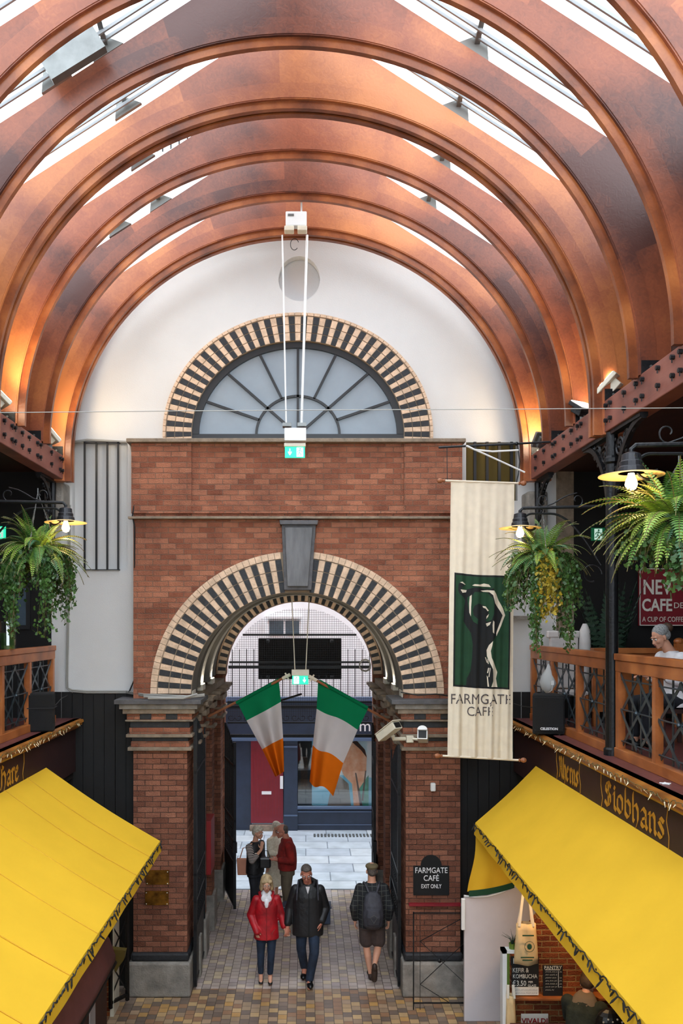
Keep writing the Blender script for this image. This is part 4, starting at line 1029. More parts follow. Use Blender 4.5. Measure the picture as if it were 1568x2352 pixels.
def tote(lab, px, ptop, pbag, pbot, wd, d, strap_top, printed=True):
    c = P(px, pbot, d); t = thing('tote_bag', lab, 'bag', c)
    zt = P(px, pbag, d).z-c.z; zs = P(px, ptop, d).z-c.z; w = wd
    m = MB(); rows = []
    for i in range(9):
        q = i/8; rows.append([Vector((w*(-.5+q)*(1-.18*(j/6)), -.05*math.sin(PI*q)*(1-j/8)-.02+.012*math.sin(q*9+j), zt*j/6)) for j in range(7)])
    m.grid(rows); rows2 = [[v+Vector((0, .09*math.sin(PI*i/8)*(1)+.012, 0)) for v in r] for i, r in enumerate(rows)]; m.grid(rows2)
    m.build('bag', 'tote_canvas', t, smooth=True, solid=.006)
    m = MB()
    for s in (-1, 1):
        for k in range(2): m.bar((s*w*.3, -.03+.05*k, zt-.03), (s*.03, 0, zs), .03, .006, 0, up=Vector((0, 1, 0)))
    m.build('strap', 'hem_cloth', t)
    if printed:
        m = MB(); cc = Vector((.02, -.085, zt*.48)); pts = [cc+Vector((.055*math.cos(a), 0, .06*math.sin(a))) for a in [2*PI*i/24 for i in range(24)]]
        m.tube(pts, .003, 4, closed=True); m.ball(cc, (.028, .004, .034), 10, 6)
        for k, s_ in enumerate((.08, .06)): m.box(-s_, s_*.9, -.088, -.082, zt*.2-k*.03, zt*.2-k*.03+.012)
        m.box(-.06, .07, -.088, -.082, zt*.74, zt*.74+.014)
        m.build('print', 'hem_green', t)
    return t
tote('canvas tote bag with round green print hanging from the right awning', 1207, 2050, 2120, 2212, .27, 9.5, 0)
tote('pale canvas tote bag hanging low at the corner of the right stall', 1172, 2262, 2285, 2400, .12, 9.57, 0, False)
def board(name, lab, x0, y0, x1, y1, d, lines, frame=None):
    a = P(x0, y1, d); b = P(x1, y0, d); t = thing(name, lab, 'sign', ((a.x+b.x)/2, d, a.z))
    MB().box(a.x, b.x, d-.02, d, a.z, b.z).build('board', 'chalkboard', t, world=True, bevel=.003)
    for (s, px, py, sz, sx) in lines:
        text('lettering', s, sz, FACE(P(px, py, d).x, d-.024, P(px, py, d).z), 'chalk', t, sx=sx)
    return t
board('chalkboard', 'chalkboard reading KEFIR and KOMBUCHA on the stall brick wall', 1174, 2197, 1236, 2268, 9.7, [('KEFIR &', 1194, 2227, .075, .75), ('KOMBUCHA', 1204, 2241, .068, .75), ('€3.50 ', 1193, 2257, .085, .8), ('PER', 1217, 2254, .035, 1), ('GLASS', 1220, 2262, .035, 1)])
board('chalkboard', 'small framed chalkboard reading 100 above the kefir chalkboard', 1172, 2196, 1184, 2216, 9.68, [('1', 1178, 2206, .09, 1)])
t = board('chalkboard', 'PANTRY price chalkboard on the stall brick wall', 1246, 2216, 1291, 2286, 9.7, [('PANTRY', 1268, 2221, .055, 1)])
def scribble(x0, x1, z, y, h, parent, m_, seed):
    rnd = random.Random(seed); m = MB(); x = x0
    while x < x1:
        w = min(rnd.uniform(.03, .07), x1-x); n = max(3, int(w/.006))
        m.tube([(x+w*k/n, y, z+h*(.5 if k % 2 else -.5)*rnd.uniform(.5, 1)) for k in range(n+1)], .0016, 3); x += w+.012
    m.build('handwriting', m_, parent, world=True)
for k in range(7):
    q0, q1 = P(1251, 2230+k*6.9, 9.7), P(1277 if k < 6 else 1270, 2230+k*6.9, 9.7); scribble(q0.x, q1.x, q0.z, 9.674, .018, t, 'chalk', k)
    if k not in (1, 6): q0, q1 = P(1283, 2230+k*6.9, 9.7), P(1288, 2230+k*6.9, 9.7); scribble(q0.x, q1.x, q0.z, 9.674, .018, t, 'chalk', 20+k)
MB().box(P(1250, 0, 9.7).x, P(1284, 0, 9.7).x, 9.672, 9.678, P(0, 2226, 9.7).z, P(0, 2226, 9.7).z+.005).box(P(1280, 0, 9.7).x, P(1280, 0, 9.7).x+.005, 9.672, 9.678, P(0, 2266, 9.7).z, P(0, 2228, 9.7).z).build('rule', 'chalk', t, world=True)
t = thing('price_card', 'pale printed card leaning on the shelf under the kefir chalkboard', 'card', P(1208, 2286, 9.68)); a = P(1179, 2285, 9.68); b = P(1236, 2267, 9.68)
MB().box(a.x, b.x, 9.67, 9.68, a.z, b.z).build('card', 'paper', t, world=True)
for k in range(2): scribble(a.x+.02, b.x-.02, a.z+.062-k*.036, 9.667, .022, t, 'print_grey', 40+k)
t = thing('poster', 'VIVALDI poster with red letters low on the stall brick wall', 'poster', P(1227, 2352, 9.72)); a = P(1196, 2400, 9.72); b = P(1258, 2328, 9.72)
MB().box(a.x, b.x, 9.71, 9.72, a.z, b.z).build('sheet', 'paper', t, world=True); text('lettering', 'VIVALDI', .085, FACE((a.x+b.x)/2, 9.705, P(0, 2346, 9.7).z), 'red_box', t, bold=.002)
t = thing('round_sign', 'small dark red sign reading COBI behind the person in the stall', 'sign', P(1370, 2330, 9.5)); a = P(1370, 2318, 9.5)
MB().lathe([(.12, -.01), (.12, .01)], (0, 0, 0), 20, 0, Matrix.Rotation(PI/2, 4, 'X')).build('disc', 'sign_red', t); text('lettering', 'COBI', .1, FACE(P(1370, 2318, 9.5).x, 9.47, P(1370, 2332, 9.5).z), 'gold_paint', t)
t = thing('black_bag', 'black goods with pale stars on the stall counter beside the person', 'goods', P(1400, 2352, 9.0)); MB().ball((0, 0, 0), (.16, .1, .17), 16, 10).build('body', 'leather_black', t)
m = MB()
for i in range(5): m.ball((-.1+.05*i, -.09, .06+.03*(i % 2)), (.012, .006, .012), 5, 4)
m.build('stars', 'chalk', t)
struct(MB().box(2.32, 3.3, 3, 9.4, 0, .85).build('trim_stall_counter', 'dark_wood'))
# left stall under the awning
t = thing('stall_cloth', 'mauve cloth over the stall front beneath the left awning', 'cloth', (-2.85, 9.5, 0))
rows = []
for i in range(13):
    y = 11.0-i*.55; e = .05*math.sin(i*.9)
    rows.append([(-3.3, y, 1.55), (-2.9, y, 1.42), (-2.62, y, 1.2+e*.2), (-2.54+e*.3, y, .98), (-2.54+e*.3, y, .9-.0)])
MB().grid(rows).build('cloth', 'mauve', t, world=True, smooth=True, solid=.02)
MB().tube([(-2.53, 11.0, .88), (-2.53, 4.4, .88)], .025, 8).build('rail', 'black', t, world=True)
struct(MB().box(-3.3, -2.62, 4, 10.9, 0, .88).build('trim_left_stall', 'dark_wood'))
for (a_, b_, z0_, z1_, m__, w_) in ((10.0, 10.25, .3, .8, 'flag_white', 'white'), (9.4, 9.7, .25, .82, 'red_box', 'red'), (9.0, 9.3, .3, .7, 'awning_yellow_c', 'yellow')):
    tag(MB().box(-2.62, -2.605, a_, b_, z0_, z1_).build('notice', m__, loc=(-2.61, a_, z0_)), 'small '+w_+' notice stuck on the left stall front', 'notice')
struct(MB().box(-2.95, -2.66, 11.35, 11.65, 0, 1.75).box(-2.68, -2.63, 11.33, 11.67, 0, 1.76, 1).build('trim_brick_stub', ['stall_brick', 'cream_metal']), 'short brick stub beside the left stall')
a = P(255, 2170, 11.2); q = [(254, 2180), (288, 2184), (284, 2205), (272, 2222), (266, 2234), (256, 2215)]
tag(MB().xz([[(P(x, y, 11.2).x, P(x, y, 11.2).z) for x, y in q]], 11.2, 11.3).build('corner_bracket', 'ochre', loc=a), 'dull gold shaped bracket on the brick stub beside the left stall', 'bracket')

# ================================================================ LAMPS
def lamp(x, y, z, xc, lab, light=True, hook_dx=None):
    """barn lamp on a horizontal arm from the column at xc; z of the arm"""
    sg = 1 if xc > x else -1
    t = thing('arm_lamp', lab, 'lamp', (x, y, z), 0, None)
    L = abs(xc-x)-.06
    m = MB().tube([(0, 0, -.08), (0, 0, -.03), (sg*.03, 0, 0), (sg*L, 0, .02)], .018, 8)
    arc = [Vector((sg*(L-1.0*(1-math.cos(a))*0-.86*L*(i/18)), 0, -.62+.56*math.sin(PI/2*min(1, i/13)))) for i, a in enumerate([0]*19)]
    m.tube(arc, .012, 6)
    ux = (sg, 0, 0); uz = (0, 0, 1)
    m.tube(spiral((sg*(L-.86*L+.0), 0, -.17), .11, .05, PI/2, PI/2+sg*0+1.5*PI, 18, (-sg*-1, 0, 0), uz), .012, 6)
    m.tube(spiral((sg*(L-.1), 0, -.72), .11, .08, 0, 1.6*PI, 18, (sg, 0, 0), (0, 0, 1)), .009, 6)
    for s, cxx in ((1, .26), (-1, .62)): m.tube(spiral((sg*cxx, 0, .09), .075, .02, -PI/2 if s > 0 else PI*1.5, (-PI/2 if s > 0 else PI*1.5)-s*1.7*PI, 18, (sg, 0, 0), uz), .007, 5)
    m.tube([Vector((sg*.26, 0, .015)), Vector((sg*.36, 0, .05)), Vector((sg*.44, 0, .1)), Vector((sg*.52, 0, .14)), Vector((sg*.62, 0, .165))], .007, 5)
    m.build('arm', 'iron', t)
    m = MB().lathe([(.03, -.05), (.065, -.065), (.07, -.11), (.08, -.12), (.08, -.15), (.09, -.16), (.095, -.195), (.095, -.2)], (0, 0, 0), 20); m.build('holder', 'lamp_dark', t, smooth=False)
    m = MB().lathe([(.09, -.192), (.225, -.215), (.225, -.22), (.09, -.2)], (0, 0, 0), 32); m.build('shade', ['shade_inside'], t)
    m = MB().lathe([(.022, -.2), (.026, -.225), (.038, -.25), (.044, -.28), (.032, -.312), (.008, -.322)], (0, 0, 0), 14); m.build('bulb', 'bulb', t, smooth=True)
    if light:
        ld = bpy.data.lights.new('bulb_light', 'POINT'); ld.energy = 1.6; ld.color = WARM; ld.shadow_soft_size = .05
        lo = bpy.data.objects.new('bulb_light', ld); COL.objects.link(lo); lo.location = (0, 0, -.37); lo.parent = t
    return t
ZA = H+1.245
lamp(2.33, 9.0, ZA, 3.27, 'black arm lamp with lit bulb on the right, beside the top of the banner')
lamp(2.32, 5.9, ZA+.02, 3.3, 'lit arm lamp at the right edge of the photo, above the big fern')
lamp(-2.61, 9.0, ZA+.06, -3.6, 'black arm lamp with lit bulb on the left gallery')
# floodlights
def flood(x, y, z, yaw, pitch, lab, m_='cream_metal', s=1.0, energy=22, spot=True):
    t = thing('floodlight', lab, 'floodlight', (x, y, z), yaw)
    MB().box(-.04, .04, -.03, .03, 0, .12*s).build('stand', 'grey_metal', t)
    R_ = Matrix.Translation((0, 0, .17*s)) @ Matrix.Rotation(pitch, 4, 'X')
    m = MB(); q = [(-.16*s, -.11*s), (.16*s, -.11*s), (.12*s, .0), (-.12*s, .0)]
    m.box(-.17*s, .17*s, -.13*s, .13*s, -.02, .03, 0, R_).box(-.12*s, .12*s, -.09*s, .09*s, -.1*s, -.02, 0, R_); m.build('housing', m_, t, bevel=.008)
    MB().box(-.155*s, .155*s, -.115*s, .115*s, .03, .036, 0, R_).build('glass', 'flood_glass', t)
    if spot:
        ld = bpy.data.lights.new('flood_lamp', 'SPOT'); ld.energy = energy; ld.color = (1, .72, .42); ld.spot_size = 1.9; ld.spot_blend = .8; ld.shadow_soft_size = .1
        lo = bpy.data.objects.new('flood_lamp', ld); COL.objects.link(lo); lo.parent = t; lo.matrix_local = R_ @ Matrix.Translation((0, 0, .06)) @ Matrix.Rotation(PI, 4, 'X')
    return t
flood(3.32, 9.0, 7.78, .9, -.75, 'pale floodlight tilted up on the right beam, the largest of the floodlights', s=1.1)
flood(3.28, 9.75, 7.78, .5, .6, 'dark blue grey floodlight between the ribs on the right beam', 'iron', .9, spot=False)
flood(3.28, 11.45, 7.78, .3, -.9, 'small floodlight on the right beam next to the end wall', 'grey_metal', .85, 10)
flood(BL-.05, 11.3, 7.78, -.9, -.8, 'pale floodlight tilted up at the far end of the left beam', s=1.0, energy=10)
flood(BL-.05, 9.4, 7.78, -.9, -.7, 'floodlight at the left edge of the photo on the left beam', s=1.0, energy=20)
# strip lights in the passage
def strip(x, y, z, yaw, lab):
    t = thing('strip_lamp', lab, 'lamp', (x, y, z), yaw)
    sx_ = 1 if x < XC else -1
    MB().box(-.05, .05, -.16, .16, 0, .10).build('housing', 'cream_metal', t, bevel=.01)
    MB().box(-.04, .04, -.14, .14, .10, .106).build('tube', 'flood_glass', t)
    ld = bpy.data.lights.new('strip_light', 'AREA'); ld.shape = 'RECTANGLE'; ld.size = .08; ld.size_y = .28; ld.energy = 3.5; ld.color = (1, .9, .74)
    lo = bpy.data.objects.new('strip_light', ld); COL.objects.link(lo); lo.parent = t; lo.location = (0, 0, .13); lo.rotation_euler = (PI, 0, 0)
    return t
for (y, w) in ((12.3, 'nearest the entrance'), (13.5, 'in the middle'), (14.9, 'deepest in')):
    strip(XC-1.58, y, 4.3, 0, 'lit strip lamp on the left passage ledge, '+w); strip(XC+1.58, y, 4.3, 0, 'lit strip lamp on the right passage ledge, '+w)

# ================================================================ FERNS
def frond(m, base, d, L, droop, w, mi, rnd, n=20):
    """a fern frond: arching stem with paired leaflets"""
    d = Vector(d).normalized(); side = d.cross(Vector((0, 0, 1)))
    if side.length < .05: side = Vector((1, 0, 0))
    side.normalize(); side = (side+Vector((0, 0, rnd.uniform(-.25, .25)))).normalized()
    p = Vector(base); v = d.copy(); pts = [p.copy()]; st = L/n
    for i in range(n):
        v = (v+Vector((0, 0, -droop/n*(1+.6*i/n)))).normalized(); p = p+v*st; pts.append(p.copy())
    m.tube(pts, .0035, 3, 3, caps=False)
    for i in range(2, n+1):
        q = i/n; ln = w*math.sin(PI*min(1, q*.8+.22))**.8*(1-.45*q)
        t = (pts[i]-pts[i-1]).normalized()
        for s in (-1, 1):
            a = pts[i]; e = a+(side*s*.93+t*.32+Vector((0, 0, -.12))).normalized()*ln
            h = t*st*.38
            mid = a.lerp(e, .55)+Vector((0, 0, .004))
            m.add([a-h*.6, mid-h, e, mid+h*.8, a+h*.6], [(0, 1, 2, 3, 4)], mi)
def ivy(m, base, L, rnd, mi, out=(0, 0, 0), leaf=.03, spread=.03):
    p = Vector(base); v = Vector(out)+Vector((0, 0, -.2)); pts = [p.copy()]; n = max(6, int(L/.03))
    for i in range(n):
        v = v*.8+Vector((rnd.uniform(-.3, .3), rnd.uniform(-.3, .3), -1))*.2; v.normalize(); p = p+v*(L/n); pts.append(p.copy())
        for _ in range(2):
            s = leaf*rnd.uniform(.6, 1.2); c = p+Vector((rnd.uniform(-1, 1), rnd.uniform(-1, 1), rnd.uniform(-1, 1)))*spread
            a = rnd.uniform(0, 2*PI); R_ = Euler((rnd.uniform(-.9, .9), rnd.uniform(-.9, .9), a)).to_matrix()
            shp = [(0, -.5), (.5, -.35), (.32, .0), (.45, .35), (.0, .8), (-.45, .35), (-.32, 0), (-.5, -.35)]
            m.add([c+R_ @ Vector((x*s, 0*s, y*s)) for x, y in shp], [tuple(range(8))], mi)
    m.tube(pts, .0025, 3, 2, caps=False)
def fern(lab, loc, scale, hook, seed, nf, nivy, ivl, light=.35, yellow=False, chain_dx=0, group=None, wide=1.0):
    rnd = random.Random(seed); t = thing('hanging_fern', lab, 'hanging plant', loc, 0, None)
    m = MB(); prof = [(.02, -.2), (.13, -.17), (.19, -.08), (.2, 0), (.17, .0)]
    m.lathe([(r*scale, z*scale) for r, z in prof], (0, 0, 0), 16); m.build('basket', 'basket_moss', t)
    m = MB(); top = Vector((0, 0, hook))
    for k in range(3):
        a = k*2.1+.4; e = Vector((.19*scale*math.cos(a), .19*scale*math.sin(a), 0))
        nn = 12
        for i in range(nn):
            p = top.lerp(e, (i+.5)/nn); dd = (e-top).normalized()*hook/nn*.5; m.tube([p-dd, p+dd], .006 if i % 2 else .004, 4)
    m.tube([top, top+Vector((0, 0, .05))], .006, 5); m.build('chain', 'grey_metal', t)
    m = MB()
    for i in range(nf):
        a = i*2.39996+rnd.uniform(-.2, .2); el = rnd.choice((1.25, .8, .5, .25, .1, -.05)); L = scale*wide*rnd.uniform(.32, .56)*(1.0 if el < 1 else .9)
        mi = 1 if rnd.random() < light else (2 if rnd.random() < .3 else 0)
        r0 = .08*scale*rnd.random()
        frond(m, (r0*math.cos(a), r0*math.sin(a), .0), (math.cos(a)*math.cos(el), math.sin(a)*math.cos(el), math.sin(el)), L, rnd.uniform(.7, 1.7), scale*rnd.uniform(.06, .095), mi, rnd, 24)
    m.build('fronds', ['fern_green', 'fern_light', 'fern_blue', 'stem'], t)
    m = MB()
    for i in range(nivy):
        a = rnd.uniform(0, 2*PI); r0 = .18*scale; L = ivl*(.3+.25*rnd.random()+.45*max(0, math.cos(2*(a-.9)))**3*rnd.random())
        if i % 7 == 0: a = rnd.choice((4.25, 5.3))+rnd.uniform(-.12, .12); L = ivl*rnd.uniform(.75, 1.0)
        if yellow and i % 5 == 1: a = 4.62+rnd.uniform(-.3, .2); L = ivl*rnd.uniform(.4, .72)
        mi = 1 if (yellow and i % 5 == 1) else 0
        ivy(m, (r0*math.cos(a), r0*math.sin(a), rnd.uniform(-.1, .02)*scale), L, rnd, mi, (math.cos(a)*.8, math.sin(a)*.8, .1), .03*scale, .045*scale)
    m.build('ivy', ['ivy_green', 'ivy_yellow', 'stem'], t)
    return t
fern('hanging basket of ferns with long trailing ivy on the left', (-2.93, 9.05, H+.80), 1.12, .62, 11, 120, 120, .95, .4)
fern('hanging fern beside the banner with yellow and green trailing ivy', (2.58, 9.0, H+.74), 1.1, .42, 12, 96, 130, 1.05, .45, True)
fern('big bushy hanging fern at the right edge of the photo', (2.66, 5.9, H+.72), 1.2, .42, 13, 210, 80, .5, .6)
t = thing('potted_palm', 'dark palm plant behind the black column on the right gallery', 'potted plant', (4.3, 11.75, GZ))
MB().lathe([(.15, 0), (.2, .34), (.17, .34)], (0, 0, 0), 16).build('pot', 'black', t)
m = MB(); rnd = random.Random(5)
for i in range(16):
    a = i*2.4; frond(m, (0, 0, .3), (math.cos(a)*.2, math.sin(a)*.2, 1), rnd.uniform(1.3, 1.9), .6, .2, 0, rnd, 22)
m.build('fronds', ['palm_green', 'palm_green', 'palm_green', 'palm_green'], t)

# ================================================================ BANNER
YB = 10.6
t = thing('hanging_banner', 'tall cream cloth banner with green FARMGATE CAFÉ print', 'banner', P(1108, 1742, YB))
tl, tr, b_l, b_r = P(1035, 1106, YB), P(1181, 1109, YB), P(1028, 1735, YB), P(1176, 1744, YB)
def bpt(u, v, off=0):
    p = tl.lerp(tr, u).lerp(b_l.lerp(b_r, u), v)
    amp = .004+.02*v
    y = YB+amp*(math.sin(u*23+2*math.sin(v*2))+.6*math.sin(u*51+v*3)) - off
    return Vector((p.x, y, p.z))
rows = [[bpt(i/60, j/60) for j in range(61)] for i in range(61)]
MB().grid(rows).build('cloth', 'cream_cloth', t, world=True, smooth=True)
rows = [[bpt(i/60, v, .006) for v in (.972, .986, 1.0)] for i in range(61)]
MB().grid(rows).build('hem', 'hem_cloth', t, world=True, smooth=True)
def draped(polys_px, matn, name, off, parent=None, res=.5):
    """print lying on the banner cloth: polygon given in photo pixels, cut fine and laid on the folds"""
    bm = bmesh.new()
    for pl in polys_px:
        vs = [bm.verts.new((x, y, 0)) for x, y in pl]
        for tr_ in tessellate_polygon([[Vector((x, y, 0)) for x, y in pl]]): bm.faces.new([vs[i] for i in tr_])
    xs = [v.co.x for v in bm.verts]; ys = [v.co.y for v in bm.verts]
    q = math.floor(min(xs))
    while q < max(xs): bmesh.ops.bisect_plane(bm, geom=bm.verts[:]+bm.edges[:]+bm.faces[:], plane_co=(q, 0, 0), plane_no=(1, 0, 0)); q += 2.5
    q = math.floor(min(ys))
    while q < max(ys): bmesh.ops.bisect_plane(bm, geom=bm.verts[:]+bm.edges[:]+bm.faces[:], plane_co=(0, q, 0), plane_no=(0, 1, 0)); q += 12
    for v in bm.verts:
        vv = (v.co.y-1107)/632; xl_ = 1035-7*vv; xr = 1181-5*vv; u = (v.co.x-xl_)/(xr-xl_)
        v.co = bpt(u, vv, off)
    me = bpy.data.meshes.new(name); bm.to_mesh(me); bm.free(); me.transform(root_of(t).matrix_basis.inverted()); me.materials.append(MATS[matn])
    o = bpy.data.objects.new(name, me); COL.objects.link(o); o.parent = parent or t; return o
def Z8(l): return [(1000+x*.2977, 1080+y*.2977) for x, y in l]
draped([Z8([(145, 795), (320, 808), (577, 805), (572, 1300), (566, 1678), (350, 1682), (133, 1676), (138, 1200)])], 'print_black', 'print_border', .003)
draped([Z8([(155, 812), (320, 822), (565, 820), (560, 1300), (553, 1665), (350, 1668), (146, 1662), (150, 1200)])], 'print_green', 'print_ground', .006)
fig = [[(172, 930), (176, 880), (200, 868), (230, 885), (205, 905), (195, 930), (235, 925), (300, 905), (420, 915), (445, 905), (450, 915), (430, 935), (452, 980), (480, 1035), (520, 1080), (532, 1110), (500, 1190), (462, 1275), (440, 1310), (408, 1345), (392, 1390), (392, 1440), (415, 1490), (440, 1535), (440, 1600), (420, 1668), (235, 1668), (240, 1610), (268, 1550), (280, 1450), (285, 1350), (272, 1260), (235, 1200), (216, 1170), (220, 1060), (230, 1010), (218, 985), (185, 960)]]
draped([Z8(p) for p in fig], 'print_black', 'print_figure', .009)
gr = [[(245, 985), (262, 970), (275, 975), (300, 940), (400, 940), (440, 985), (450, 1040), (448, 1100), (430, 1150), (400, 1165), (385, 1160), (410, 1110), (405, 1060), (370, 1040), (330, 1028), (300, 1045), (285, 1080), (292, 1120), (325, 1150), (322, 1190), (290, 1170), (262, 1120), (250, 1050)]]
draped([Z8(p) for p in gr], 'print_green', 'print_gap', .012)
wh = [[(185, 870), (205, 864), (232, 885), (222, 886), (200, 875)], [(190, 925), (240, 928), (235, 945), (205, 950)], [(280, 890), (300, 880), (340, 882), (372, 872), (410, 878), (425, 898), (350, 896), (300, 894)],
      [(262, 975), (277, 962), (276, 1010), (272, 1060), (270, 1130), (258, 1100), (257, 1030)], [(345, 928), (400, 922), (448, 925), (465, 950), (485, 1000), (520, 1060), (536, 1110), (505, 1190), (468, 1275), (466, 1250), (495, 1170), (516, 1112), (490, 1070), (455, 1020), (440, 960), (415, 938), (365, 936)],
      [(362, 1045), (385, 1048), (410, 1080), (400, 1085), (385, 1065), (366, 1058)], [(410, 1105), (405, 1125), (390, 1145), (392, 1125)], [(386, 1180), (425, 1165), (415, 1190), (395, 1203)], [(440, 1155), (450, 1165), (448, 1255), (437, 1245), (435, 1190)],
      [(438, 1312), (432, 1350), (422, 1390), (428, 1440), (455, 1500), (475, 1550), (465, 1600), (476, 1665), (425, 1665), (440, 1620), (440, 1560), (438, 1530), (415, 1480), (395, 1430), (392, 1385), (410, 1345)],
      [(380, 1440), (386, 1440), (400, 1480), (394, 1482)], [(398, 1450), (404, 1455), (408, 1490), (402, 1490)], [(404, 1520), (412, 1520), (404, 1560), (396, 1560)], [(416, 1520), (420, 1520), (412, 1590), (406, 1590)], [(394, 1580), (402, 1590), (410, 1665), (400, 1665)]]
draped([Z8(p) for p in wh], 'hem_cloth', 'print_highlight', .015)
def banner_text(s, px, py, size, sx):
    p = P(px, py, YB); o = text('lettering', s, size, FACE(p.x, YB-.035, p.z, -.0) @ Matrix.Rotation(-.012, 4, 'Z'), 'print_grey', t, ext=0, fitw=sx)
    B_ = root_of(t).matrix_basis; Bi = B_.inverted()
    for v in o.data.vertices:
        w = B_ @ v.co; x_ = VX+w.x*F/YB; y_ = VY-(w.z-H)*F/YB; vv = (y_-1107)/632; xl_ = 1035-7*vv; u_ = (x_-xl_)/(1181-5*vv-xl_)
        w.y = bpt(u_, vv, .006).y; v.co = Bi @ w
    return o
banner_text('FARMGATE', 1102.5, 1607, .185, 136*YB/F); banner_text('CAFÉ', 1101, 1635, .17, 58*YB/F)
for (a, b, nm) in ((P(1022, 1104, YB), P(1190, 1110, YB), 'rod'), (P(1016, 1736, YB), P(1190, 1746, YB), 'rod')):
    r = MB().tube([a, b], .014, 8).build(nm, 'hem_cloth', t, world=True)
    for e, s in ((a, -1), (b, 1)):
        MB().lathe([(.012, 0), (.026, .01), (.014, .025), (.03, .05), (.034, .07), (.024, .095), (.004, .105)], e, 12, 0, Matrix.Rotation(s*PI/2, 4, 'Y')).build('finial', 'turned_wood', r, world=True)
# iron hanging rod for the banner
ir = thing('banner_bar', 'thin black iron bar above the banner with two hanging wires', 'bar', P(1110, 1024, YB))
m = MB().tube([P(1007, 1028, YB), P(1060, 1025, YB), P(1150, 1021, YB), P(1262, 1015, YB)], .014, 6).ball(P(1186, 1019, YB), .025, 8, 6); m.build('bar', 'iron', ir, world=True)
MB().tube([P(1026, 1027, YB), P(1027, 1104, YB)], .006, 4).build('hanging_wire', 'black_cable', ir, world=True)
MB().tube([P(1188, 1020, YB), P(1193, 1060, YB), P(1190, 1090, YB), P(1186, 1108, YB)], .009, 5).build('hanging_wire', 'black_cable', ir, world=True)
tag(MB().tube([P(1072, 1024, YB-.03), P(1090, 1033, YB-.03), P(1130, 1037, YB-.03), P(1190, 1034, YB-.03)], .012, 5).tube([P(1070, 1024, YB-.03), P(1120, 1046, YB-.03), P(1205, 1085, YB-.03)], .011, 5).build('white_cable', 'white_metal', loc=P(1070, 1024, YB)), 'two slack white cables hanging beside the banner bar', 'cable')

# ================================================================ FLAGS
def flag(lab, pole_a, pole_b, grip, uvmap, group):
    """uvmap(u,v): u along the pole, v down the cloth"""
    t = thing('flag', lab, 'flag', pole_a)
    MB().tube([pole_a, pole_b], .021, 10).build('pole', 'turned_wood', t, world=True)
    d = (pole_b-pole_a).normalized(); u = d.cross(Vector((0, 1, 0))).normalized()
    e = pole_b
    MB().tube([e-d*.10, e+d*.04], .028, 8).tube([e-d*.02-u*.06, e-d*.02+u*.06], .014, 6).build('finial', 'hem_cloth', t, world=True)
    MB().tube([uvmap(0, 0)-d*.02, uvmap(1, 0)+d*.01], .03, 8).build('sleeve', 'flag_green', t, world=True)
    for (v0, v1, mn) in ((0, .333, 'flag_green'), (.333, .667, 'flag_white'), (.667, 1, 'flag_orange')):
        rows = [[uvmap(i/48, v0+(v1-v0)*j/14) for j in range(15)] for i in range(49)]
        MB().grid(rows).build('green_band' if mn == 'flag_green' else 'white_band' if mn == 'flag_white' else 'orange_band', mn, t, world=True, smooth=True)
    return t
def bil(tab, u, v):
    # piecewise table of (left,right) points at v stops
    n = len(tab)-1; k = min(n-1, int(v*n+1e-9)); f = v*n-k
    r0, r1 = tab[k], tab[k+1]
    def row(r):
        m_ = len(r)-1; a = min(m_-1, int(u*m_+1e-9)); g_ = u*m_-a; g_ = g_
        return Vector(r[a]).lerp(Vector(r[a+1]), g_)
    return row(r0).lerp(row(r1), f)
FL = [[(545, 1614), (597, 1588), (640, 1562)], [(566, 1655), (612, 1631), (645, 1612)], [(602, 1721), (625, 1707), (650, 1695)], [(632, 1784), (642, 1779), (652, 1772)]]
def fl(u, v):
    p = bil([[(a, b, 0) for a, b in r] for r in FL], u, v)
    return P(p.x, p.y, 13.3+.07*v*math.sin(u*10)+.15*math.sin(u*PI*2.2+.4)*v-.03*v)
flag('left tricolour flag of green, white and orange on a wooden pole', P(478, 1646, 13.65), P(661, 1552, 13.2), .1, fl, '')
FR = [[(730, 1563), (782, 1592), (845, 1627)], [(727, 1628), (772, 1648), (821, 1675)], [(718, 1711), (746, 1728), (788, 1750)], [(711, 1795), (734, 1808), (765, 1825)]]
def fr(u, v):
    p = bil([[(a, b, 0) for a, b in r] for r in FR], u, v)
    return P(p.x, p.y+6*v*math.sin(u*7), 13.0+.08*v*math.sin(u*9+1)+.16*math.sin(u*PI*2)*v)
flag('right tricolour flag of green, white and orange, hanging lower', P(900, 1660, 13.4), P(714, 1556, 12.9), .1, fr, '')
tag(MB().tube([P(560, 1636, 14.2), P(692, 1594, 13.6)], .017, 8).build('flag_pole', 'black', loc=P(560, 1636, 14.2)), 'bare black pole crossing behind the left flag', 'pole')

